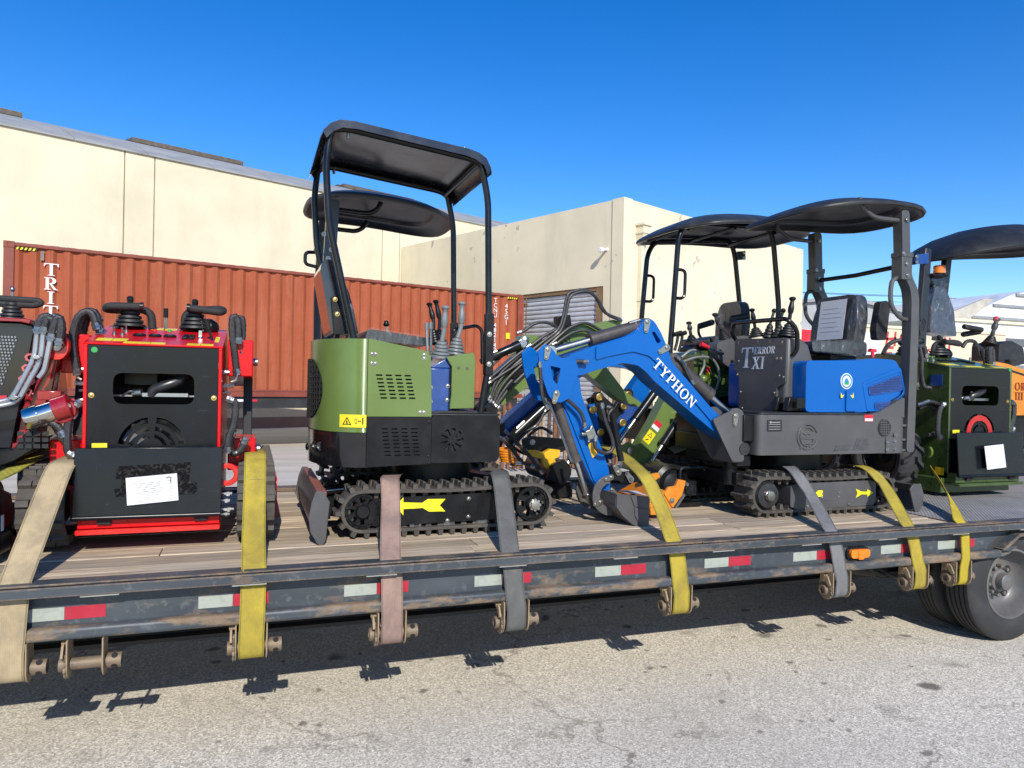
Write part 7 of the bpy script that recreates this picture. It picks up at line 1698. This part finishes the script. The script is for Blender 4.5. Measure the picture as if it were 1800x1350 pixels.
m=MB(); a,b2=V3((3.348,4.88,1.984)),V3((3.547,4.88,1.919)); m.cyl(a,b2,.010,n=8); lv_=part('lock_lever',m,STEEL,ge); m=MB(); m.cyl(a-(b2-a)*.08,a+(b2-a)*.28,.02,.015,10); part('red_grip',m,REDPRINT,lv_)
for pts in ([(3.203,4.95,1.883),(3.291,4.95,1.94),(3.382,4.95,1.924),(3.416,4.95,1.834),(3.376,4.95,1.742)],[(3.202,4.93,1.846),(3.332,4.93,1.886),(3.466,4.93,1.881),(3.538,4.93,1.792),(3.535,4.93,1.677),(3.473,4.93,1.562)]):
    hose(ge,pts,.010,mat=paint('grey_cable',(.15,.16,.15),.4,0,.05),ends=False)
m=MB(); m.ball(V3((3.415,4.96,1.716)),.035); part('lamp_ball',m,GREEN,ge)
# dipper with labels, and its two rams
dp=[(3.02,1.572),(3.111,1.586),(3.197,1.436),(3.068,1.251),(2.97,1.155),(2.805,0.984),(2.706,1.012),(2.714,1.09),(2.828,1.253),(2.914,1.383)]
m=MB(); m.prism(rnd(dp,.012),4.86,4.98); di=part('boom',m,GREEN,ge,bev=.006)
a=V3((2.871,4.858,1.261)); d=(V3((3.071,4.858,1.498))-V3((2.781,4.858,1.123))).normalized(); n=V3((-d.z,0,d.x))
def dlab(name,c,l,w,mat,off): 
    m=MB(); m.prism([(-l/2,-w/2),(l/2,-w/2),(l/2,w/2),(-l/2,w/2)],0,.0015,fn=lambda p,t: c+d*p[0]+n*p[1]+V3((0,-t-off,0))); return part(name,m,mat,di)
yl=dlab('warning_label',a,.10,.068,YEL,.0)
m=MB(); f=lambda p,t: a+d*(p[0])+n*p[1]+V3((0,-.0018-t,0)); m.prism([(.0,.022),(.0,-.022),(.04,0)],0,.0006,fn=f,holes=[[(.005,.014),(.005,-.014),(.03,0)]]); m.prism([(-.04,.012),(-.02,-.01),(-.014,-.004),(-.034,.016)],0,.0006,fn=f); part('pictogram',m,DARK,yl)
dlab('white_label',a+d*.088,.03,.068,WHITE,.0); dlab('red_label',a+d*.125,.04,.068,REDPRINT,.0)
ram(ge,(2.975,4.84,1.698),(2.566,4.84,1.18),.032,.58,TUBE); ram(ge,(3.13,4.82,1.429),(2.83,4.82,1.014),.034,.55,TUBE)
m=MB(); m.prism(rnd([(2.614,1.188),(2.68,1.23),(2.769,1.169),(2.752,1.074),(2.645,1.102)],.012),4.83,4.85); hk=part('hook_plate',m,GREEN,ge,bev=.003); m=MB(); m.lathe(V3((2.694,4.826,1.162)),(0,-1,0),[(0,.03),(.01,.03),(.012,.015)],14); part('pin_head',m,ZINC,hk)
m=MB(); m.prism(rnd([(3.029,1.381),(3.661,1.427),(3.68,1.105),(3.097,1.114)],.02),4.96,5.1); part('slew_cover',m,BLACK,ge,bev=.01)
m=MB(); m.prism([(3.261,1.373),(3.298,1.351),(3.283,1.346),(3.251,1.351)],4.953,4.957); part('white_mark',m,WHITE,ge)

# ---------------------------------------------------------------- orange machine at the far right of the back row
om=thing('mini_excavator','orange mini excavator with a dark roof and an amber beacon at the right edge','excavator',(6.9,5.55,HD))
track(om,6.5,.957,.117,7.7,.957,.117,5.3,5.5,'X',.07,'joined'); track(om,6.5,.957,.117,7.7,.957,.117,5.6,5.8,'X',.07,'joined')
m=MB(); m.prism(rnd([(6.2,5.25),(8.2,5.25),(8.2,5.82),(6.2,5.82)],.1),1.1,1.45,'Z'); part('lower_house',m,BLACK,om,bev=.01)
m=MB(); oq=[(6.952,1.969),(7.193,1.942),(7.474,1.879),(7.764,1.792),(7.776,1.426),(6.969,1.423)]; m.prism(rnd(oq,.02),5.2,5.75); oc=part('orange_cover',m,ORANGE,om,bev=.012,seg=3)
m=MB(); m.box((6.15,5.3,1.45),(6.95,5.75,1.95)); part('hood',m,ORANGE,om,bev=.02)
m=MB(); o=V3((7.294,5.196,1.679)); serif(m,'OR',o,(1,0,.0),(0,0,1),.078,.1,th=.0015); o=V3((7.297,5.196,1.581)); serif(m,'III',o,(1,0,.0),(0,0,1),.078,.1,th=.0015); part('lettering',m,paint('dark_red_print',(.20,.02,.01),.5,0,0),oc)
m=MB(); m.prism(ell(*((7.331,1.982)),.05,.014,14),5.25,5.3); m.prism([(7.181,1.895),(7.495,1.833),(7.495,1.816),(7.181,1.878)],5.192,5.1985); part('cover_gap',m,DARK,oc)
for px_,y in ((0,5.3),(1,5.68)):
    p0,p1=((6.208,5.3,3.05),(6.153,5.3,2.137)) if px_==0 else ((6.946,5.68,3.089),(6.86,5.68,2.421))
    m=MB(); a,b2=V3(p0),V3(p1); b2=b2+(b2-a)*.35; dd=(b2-a).normalized(); n=V3((-dd.z,0,dd.x))
    m.prism([(p.x,p.z) for p in (a+n*.04,b2+n*.05,b2-n*.05,a-n*.04)],y,y+.06); po=part('roof_post',m,paint('post_navy',(.012,.015,.022),.4,.1,.05),om,bev=.006)
m=MB(); m.tube(spline([(6.133,5.28,3.019),(6.125,5.28,2.797),(6.091,5.28,2.464),(6.081,5.28,2.298),(6.099,5.28,2.189)]),.006,6); m.tube(spline([(6.081,5.28,2.298),(6.123,5.28,2.355),(6.169,5.28,2.313),(6.141,5.28,2.246)]),.005,6); part('beacon_cable',m,DARK,om)
m=MB(); m.prism([(5.987,2.96),(6.148,2.989),(6.151,2.89),(5.99,2.867)],5.25,5.262); mb_=part('mirror_bracket',m,DBLUE,om); m=MB(); m.bolt((5.998,5.25,2.943),r=.013); m.bolt((6,5.25,2.888),r=.013); part('bracket_bolt',m,ZINC,mb_)
m=MB(); c=V3((6.35,5.3,2.793)); m.box(c+V3((-.13,-.05,-.02)),c+V3((.07,.08,.0))); bb=part('beacon_bracket',m,BLACK,om,bev=.006)
m=MB(); m.lathe(c+V3((0,0,.0)),(0,0,1),[(0,.062),(.015,.062),(.02,.056)],20); part('beacon_base',m,BLACK,bb); m=MB(); m.lathe(c+V3((0,0,.02)),(0,0,1),[(0,.056),(.02,.057),(.022,.054),(.045,.054),(.047,.056),(.068,.054),(.075,.048),(.078,.01)],24); part('amber_lens',m,AMBER,bb)
oval_canopy(om,7.22,5.45,1.95,1.10,3.13,.25,tilt=(.13,0),droop=.06,mat=paint('roof_plastic_dark',(.010,.010,.010),.5,.0,.2,(.05,.047,.04),sc=8),k=3)
m=MB()
m.prism(rnd([(6.385,2.244),(6.407,2.554),(6.449,2.699),(6.525,2.733),(6.605,2.669),(6.705,2.484),(6.752,2.213)],.03,4),5.42,5.62); m.prism(rnd([(6.432,2.761),(6.445,2.831),(6.521,2.859),(6.615,2.843),(6.633,2.775),(6.572,2.719),(6.487,2.713)],.02,4),5.45,5.58); st_=part('seat',m,paint('navy_seat',(.02,.03,.055),.3,.3,.05),om,bev=.02,seg=3)
m=MB(); m.prism(rnd([(6.305,2.192),(6.318,2.544),(6.344,2.687),(6.326,2.771),(6.37,2.853),(6.461,2.882),(6.569,2.856),(6.595,2.766),(6.575,2.684),(6.674,2.478),(6.722,2.186)],.03,4),5.36,5.66); part('plastic_cover',m,WRAP,st_,bev=.05,seg=3)
joystick(om,(7.19,5.4,2.145),(7.289,5.4,2.409),PLAS,PLAS,.075,.025,wrap=True)
m=MB(); m.ball(V3((7.28,5.4,2.415)),.03); part('red_knob',m,REDPRINT,om)
m=MB(); m.prism(rnd([(7.19,1.887),(7.198,2.15),(7.372,2.192),(7.552,2.126),(7.591,1.957)],.03),5.3,5.6); part('control_console',m,PLAS,om,bev=.02)
for q in ([(6.846,5.42,2.32),(7.105,5.42,2.296)],[(6.934,5.5,2.246),(7.178,5.5,2.286)]):
    m=MB(); m.cyl(q[0],q[1],.028,n=12); part('arm_pad',m,PLAS,om,bev=.01)
for pts in ([(6.685,5.3,2.1),(6.746,5.3,2.159),(6.856,5.3,2.152),(6.924,5.3,2.022)],[(6.841,5.3,2.128),(6.938,5.3,2.097),(7.02,5.3,2.008),(7.071,5.3,1.94)]): hose(om,pts,.018,ends=False)

# ---------------------------------------------------------------- attachments lying between the rows
at=thing('attachment','black and yellow auger attachment with an orange spring lying behind the green excavator','attachment',(2.0,4.95,HD))
m=MB(); m.prism(rnd([(1.842,1.248),(1.903,1.273),(2.151,1.254),(2.175,1.17),(2.108,1.146),(1.95,1.165),(1.853,1.183)],.01),4.85,4.9); hp_=part('frame_plate',m,BLACK,at,bev=.004)
m=MB(); m.bolt((1.911,4.85,1.231),r=.014); part('plate_bolt',m,STEEL,hp_)
m=MB(); m.prism(rnd([(1.822,1.181),(1.922,1.18),(1.967,1.155),(2.019,1.187),(2.099,1.178),(2.092,1.128),(2.021,1.105),(1.923,1.123),(1.844,1.149)],.008),4.78,4.83); part('yellow_hook',m,YPAINT,at,bev=.004)
m=MB(); m.prism(rnd([(1.955,1.122),(2.052,1.116),(2.062,1.067),(2.01,1.035),(1.965,1.068)],.008),4.76,4.8); part('yellow_tab',m,YPAINT,at,bev=.004)
m=MB(); sp_=[]
c0,c1=V3((1.635,4.7,1.204)),V3((1.674,4.7,1.109))
for i in range(61):
    t=i/60; a=t*math.pi*2*5; sp_.append(c0.lerp(c1,t)+V3((.042*math.cos(a),.042*math.sin(a),0)))
m.tube(sp_,.009,6); part('orange_spring',m,ORANGE,at)
m=MB(); m.box(V3((1.717,4.7,1.077)),V3((1.787,4.7,1.131))+V3((0,.08,0))); ob2=part('orange_block',m,ORANGE,at,bev=.006)
m=MB(); q=V3((1.748,4.695,1.093)); m.box(q+V3((-.022,-.003,-.005)),q+V3((.025,0,.004))); m.box(q+V3((-.022,-.003,.009)),q+V3((.025,0,.018))); part('white_label',m,WHITE,ob2)
m=MB(); m.cyl(V3((2.112,4.8,1.016)),V3((2.112,4.8,1.016))+V3((0,.5,0)),.09,n=24); m.box((1.75,4.88,.815),(2.25,5.0,.93)); m.prism(rnd([(1.973,0.977),(2.014,1.085),(2.11,1.12),(2.157,1.021),(2.092,0.942)],.01),4.72,4.75); part('drive_motor',m,BLACK,at,bev=.006)
for pts in ([(1.617,4.7,1.274),(1.702,4.7,1.195),(1.779,4.7,1.107),(1.856,4.7,1.074)],[(1.665,4.72,1.312),(1.759,4.72,1.224),(1.836,4.72,1.152),(1.933,4.72,1.03)],[(2.155,4.75,1.095),(2.222,4.75,1.143),(2.29,4.75,1.092),(2.347,4.75,1.017)]): hose(at,pts,.012)
cw=thing('control_motor','black hydraulic track motor standing by the front of the blue excavator track','hydraulic motor',(2.9,4.4,HD))
m=MB(); c=V3((2.80,4.42,.965)); m.lathe(c,(0,-1,0),[(-.25,.14),(0,.14),(.01,.12),(.015,.11),(.0,.10),(.03,.08),(.05,.03)],28); part('drum',m,BLACK,cw)
m=MB(); m.box(c+V3((.02,-.10,-.07)),c+V3((.14,-.02,.03))); m.cyl(c+V3((.08,-.12,-.02)),c+V3((.08,-.05,-.02)),.04,n=10); m.tube(bendpath([c+V3((.03,-.06,.04)),c+V3((.03,-.06,.12)),c+V3((.22,-.06,.12)),c+V3((.27,-.06,.07))],.03),.012,8); part('valve_block',m,paint('oily_black',(.01,.012,.014),.25,.3,.2,sc=30),cw,bev=.004)
m=MB(); m.box((2.72,4.35,HD+.002),(3.0,4.62,.84)); part('foot',m,BLACK,cw)

# ================================================================ WINCHES AND STRAPS
WST=paint('rusty_winch_steel',(.20,.15,.10),.6,0,.6,(.13,.085,.045),sc=25,bmp=.3,metal=.3,var=.2)
WTAN=paint('tan_winch_plate',(.30,.22,.13),.7,0,.5,(.14,.085,.045),sc=25,bmp=.3,var=.2)
def winch(label,xw,first=None):
    t=thing('strap_winch',label,'winch',(xw,3.395,.47),'strap winches under the trailer edge')
    base=V3((xw,3.395,.47))
    for s in (-1,1):
        m=MB(); pf=[(-.055,.112),(.05,.112),(.055,.0)]+[(.055*math.cos(R(a)),.055*math.sin(R(a))) for a in range(-10,-171,-20)]+[(-.055,0)]
        m.prism(pf,s*.064-.003,s*.064+.003,fn=lambda p,tt: base+V3((tt,p[0],p[1]))); part('side_plate',m,WTAN,t,bev=.0015)
    m=MB(); m.cyl(base+V3((-.085,0,0)),base+V3((.075,0,0)),.024,n=16); part('drum',m,WST,t)
    m=MB(); a,b2=base+V3((.075,0,0)),base+V3((.128,0,0))
    m.lathe(a,(1,0,0),[(0,.024),(.0,.031),(.053,.031),(.053,.022),(.002,.022)],20,closed=True); hd=part('bar_head',m,WST,t)
    m=MB()
    for k in range(4):
        d=V3((0,math.cos(R(35+90*k)),math.sin(R(35+90*k)))); q=base+V3((.103,0,0))+d*.0285; m.cyl(q,q+d*.0035,.0125,n=12)
    part('bar_hole',m,DARK,hd)
    m=MB(); n=14; pts=[]
    for k in range(n): pts+=[(.046*math.cos(k*2*math.pi/n),.046*math.sin(k*2*math.pi/n)),(.056*math.cos((k+.75)*2*math.pi/n),.056*math.sin((k+.75)*2*math.pi/n))]
    m.prism(pts,-.077,-.069,fn=lambda p,tt: base+V3((tt,p[0],p[1]))); part('ratchet_wheel',m,WST,t)
    m=MB(); m.prism(rnd([(-.052,.04),(-.03,.085),(.012,.10),(.03,.08),(-.01,.065),(-.036,.03)],.006,2),-.088,-.079,fn=lambda p,tt: base+V3((tt,p[0],p[1]))); m.cyl(base+V3((-.092,0,.088)),base+V3((-.065,0,.088)),.010,n=8); part('pawl',m,WTAN,t)
    m=MB(); m.lathe(base+V3((-.079,0,0)),(-1,0,0),[(0,.03),(.02,.03),(.02,.018),(.004,.018)],18,closed=True); part('shaft_ring',m,WST,t)
    return t
def strapmat(name,c,dirt=.35):
    m,nt,b=newmat(name)
    uvn=nd(nt,'ShaderNodeNewGeometry'); P=uvn.outputs['Position']
    w=nd(nt,'ShaderNodeTexWave',wave_type='BANDS',bands_direction='Z'); w.inputs['Scale'].default_value=95; w.inputs['Distortion'].default_value=1.2; w.inputs['Detail'].default_value=1; nt.links.new(P,w.inputs[0])
    w2=nd(nt,'ShaderNodeTexWave',wave_type='BANDS',bands_direction='X'); w2.inputs['Scale'].default_value=40; w2.inputs['Distortion'].default_value=.4; nt.links.new(P,w2.inputs[0])
    n=noise(nt,7,6,.7,P,scale3=(1,1,.6)); n2=noise(nt,60,3,.6,P)
    col=mix(nt,ramp(nt,w.outputs['Fac'],[(.2,0),(.8,1)]).outputs[0],tuple(v*.78 for v in c),c)
    col=mix(nt,ramp(nt,w2.outputs['Fac'],[(.0,.35),(.12,0)]).outputs[0],col,tuple(v*.55 for v in c))
    col=mix(nt,ramp(nt,n.outputs[0],[(.42,0),(.60,dirt*1.9)]).outputs[0],col,tuple(v*.45+.02 for v in c))
    col=mix(nt,ramp(nt,n2.outputs[0],[(.55,0),(.8,.35)]).outputs[0],col,tuple(v*.6 for v in c))
    nt.links.new(col,b.inputs['Base Color']); b.inputs['Roughness'].default_value=.85; b.inputs['Specular IOR Level'].default_value=.2
    bump(nt,b,w.outputs['Fac'],.5,.0015); return m
STAN=strapmat('tan_webbing',(.47,.37,.22)); SYEL=strapmat('yellow_webbing',(.46,.355,.05)); SPNK=strapmat('pink_webbing',(.37,.25,.20)); SGRY=strapmat('grey_webbing',(.145,.145,.135)); SGY2=strapmat('grey_webbing_light',(.20,.20,.20)); SOLV=strapmat('olive_webbing',(.42,.38,.05)); SBEI=strapmat('beige_webbing',(.42,.36,.26)); SYB=strapmat('bright_yellow_webbing',(.56,.43,.035),.25)
EDGE={q.name:strapmat(q.name+'_edge',c,.5) for q,c in ((STAN,(.33,.25,.14)),(SYEL,(.30,.25,.03)),(SPNK,(.25,.165,.14)),(SGRY,(.10,.10,.092)),(SGY2,(.13,.13,.13)),(SOLV,(.25,.22,.03)),(SYB,(.36,.29,.02)))}
def strap(label,mat,xw,xr,up,w=.098,roll=True,side=(1,0,0),twist=None,sub=5):
    t=thing('cargo_strap',label,'strap',(xr,3.40,.80),'webbing straps tying the machines down')
    pts=[]
    if xw is not None:
        for a in range(120,-181,-20):   # wound on the drum, coming up its street side
            r=.044+.006*(120-a)/300
            pts.append(V3((xw,3.395+r*math.cos(R(a)),.47+r*math.sin(R(a)))))
        pts.append(V3((xw,3.342,.54))); 
        pts.append(V3((xw+(xr-xw)*.5,3.340,.605))); pts.append(V3((xw+(xr-xw)*.75,3.352,.70)))
        pts.append(V3((xr,3.362,.77))); pts.append(V3((xr,3.372,.80)))
    U=[V3((xr,3.40,.822))]+[V3(p) for p in up]
    fine=[]
    for i in range(len(U)-1):
        n=sub
        for j in range(n): fine.append(U[i].lerp(U[i+1],j/n))
    fine.append(U[-1])
    # soften the bends
    for _ in range(2):
        g=[fine[0]]+[(fine[i-1]+fine[i]*2+fine[i+1])/4 for i in range(1,len(fine)-1)]+[fine[-1]]; fine=g
    m=MB(); P=pts+fine
    tw=None
    if twist: tw=[0]*len(pts)+[twist(i/(len(fine)-1)) for i in range(len(fine))]
    m.ribbon(P,w,.0035,side,tw); wb_=part('webbing',m,mat,t,smooth=50)
    m=MB()
    for sg in (-1,1):
        Q=[]
        for i,p in enumerate(P):
            d=(V3(P[min(i+1,len(P)-1)])-V3(P[max(i-1,0)])).normalized(); u=(V3(side)-d*V3(side).dot(d)).normalized()
            if tw: u=Matrix.Rotation(tw[i],3,d)@u
            Q.append(V3(p)+u*sg*w*.455)
        m.ribbon(Q,w*.045,.0062,side,tw)
    part('selvedge',m,EDGE[mat.name],wb_,smooth=50)
    if roll and xw is not None:
        m=MB(); m.lathe((xw-w*.48,3.395,.47),(1,0,0),[(0,.026),(0,.047),(.003,.047),(.0035,.042),(.006,.042),(.0065,.047),(w*.9,.047),(w*.96,.046),(w*.96,.026)],22,closed=True); part('strap_roll',m,mat,t)
    return t
def X1(q): return q[0]
xw=[X1(q) for q in ((-0.883,3.36,0.522),(0.022,3.36,0.521),(0.637,3.36,0.513),(1.252,3.36,0.511),(2.195,3.36,0.518),(3.289,3.36,0.496),(3.906,3.36,0.502),(4.271,3.36,0.511),(-0.614,3.36,0.469))]
xr=[X1(q) for q in ((-0.872,3.36,0.791),(0.027,3.36,0.805),(0.633,3.36,0.81),(1.23,3.36,0.816),(2.17,3.36,0.823),(3.246,3.36,0.824),(3.85,3.36,0.821),(4.296,3.36,0.829))]
nm=['tan','yellow','pink','faded grey','yellow','grey','yellow','narrow folded yellow']
wl_=['rusty winch holding the wide tan strap at the left end','rusty winch holding the yellow strap of the red loader','rusty winch holding the pink strap','rusty winch holding the dark grey strap beside the green excavator','rusty winch holding the yellow strap under the blue boom','rusty winch holding the grey strap left of the amber marker light','rusty winch holding the yellow strap right of the amber marker light','rusty winch holding the folded yellow strap beside the trailer tyre','empty rusty winch without a strap under the red loader']
for l,x in zip(wl_,xw): winch(l,x)
strap('wide tan strap crossing the left track of the red loader',STAN,xw[0],xr[0],[(-0.827,3.82,1.201),(-0.817,3.9,1.244),(-0.804,4.3,1.246),(-0.856,4.7,1.227)],.115)
strap('yellow strap hanging straight over the right track of the red loader',SYEL,xw[1],xr[1],[(0.025,3.6,0.92),(0.028,3.795,1.082),(0.029,3.9,1.211),(0.029,4.02,1.262),(0.025,4.3,1.247),(0.017,4.7,1.216)],.105)
strap('faded pink strap over the left end of the green excavator track',SPNK,xw[2],xr[2],[(0.704,3.8,1.008),(0.706,3.84,1.107),(0.714,3.9,1.129),(0.757,4.05,1.128),(0.798,4.2,1.114)],.100)
strap('dirty dark grey strap over the right end of the green excavator track',SGRY,xw[3],xr[3],[(1.327,3.8,1.057),(1.33,3.85,1.114),(1.346,3.92,1.13),(1.39,4.07,1.127),(1.461,4.3,1.104)],.100)
strap('yellow strap bent around the bucket of the blue excavator arm',SYEL,xw[4],xr[4],[(2.231,3.62,0.954),(2.219,3.75,1.094),(2.208,3.8,1.131),(2.372,4.35,1.181),(2.446,4.7,1.198),(2.454,4.9,1.201)],.098)
strap('grey strap across the front of the blue excavator track',SGY2,xw[5],xr[5],[(3.452,3.79,0.969),(3.387,3.84,1.091),(3.392,3.9,1.121),(3.489,4.05,1.12),(3.653,4.3,1.096)],.092)
strap('yellow strap across the rear of the blue excavator track beside the arrow',SYEL,xw[6],xr[6],[(4.097,3.8,1.008),(4.041,3.85,1.089),(4.047,3.92,1.112),(4.107,4.05,1.112),(4.261,4.3,1.084)],.092)
strap('narrow folded yellow strap running to the dark green loader',SYB,xw[7],xr[7],[(4.653,3.75,0.903),(4.94,4.1,0.994),(5.071,4.26,1.033)],.075,twist=lambda t: math.sin(min(1,t*1.6)*math.pi*.5)*1.05)
strap('olive yellow strap over the dark red loader at far left',SOLV,None,-1.62,[(-1.061,3.72,1.184),(-1.041,3.8,1.193),(-1.032,4.3,1.221),(-1.029,4.9,1.271)],.10,side=(.9,-.4,.1))
t=thing('cargo_strap','flat beige strap across the track of the back row green excavator','strap',(3.6,4.9,1.1),'webbing straps tying the machines down')
m=MB(); m.ribbon(spline([(3.096,4.9,1.15),(3.369,4.92,1.203),(3.71,4.94,1.124),(3.847,4.9,1.103)]),.09,.0035,(.2,1,.5)); part('webbing',m,SBEI,t)
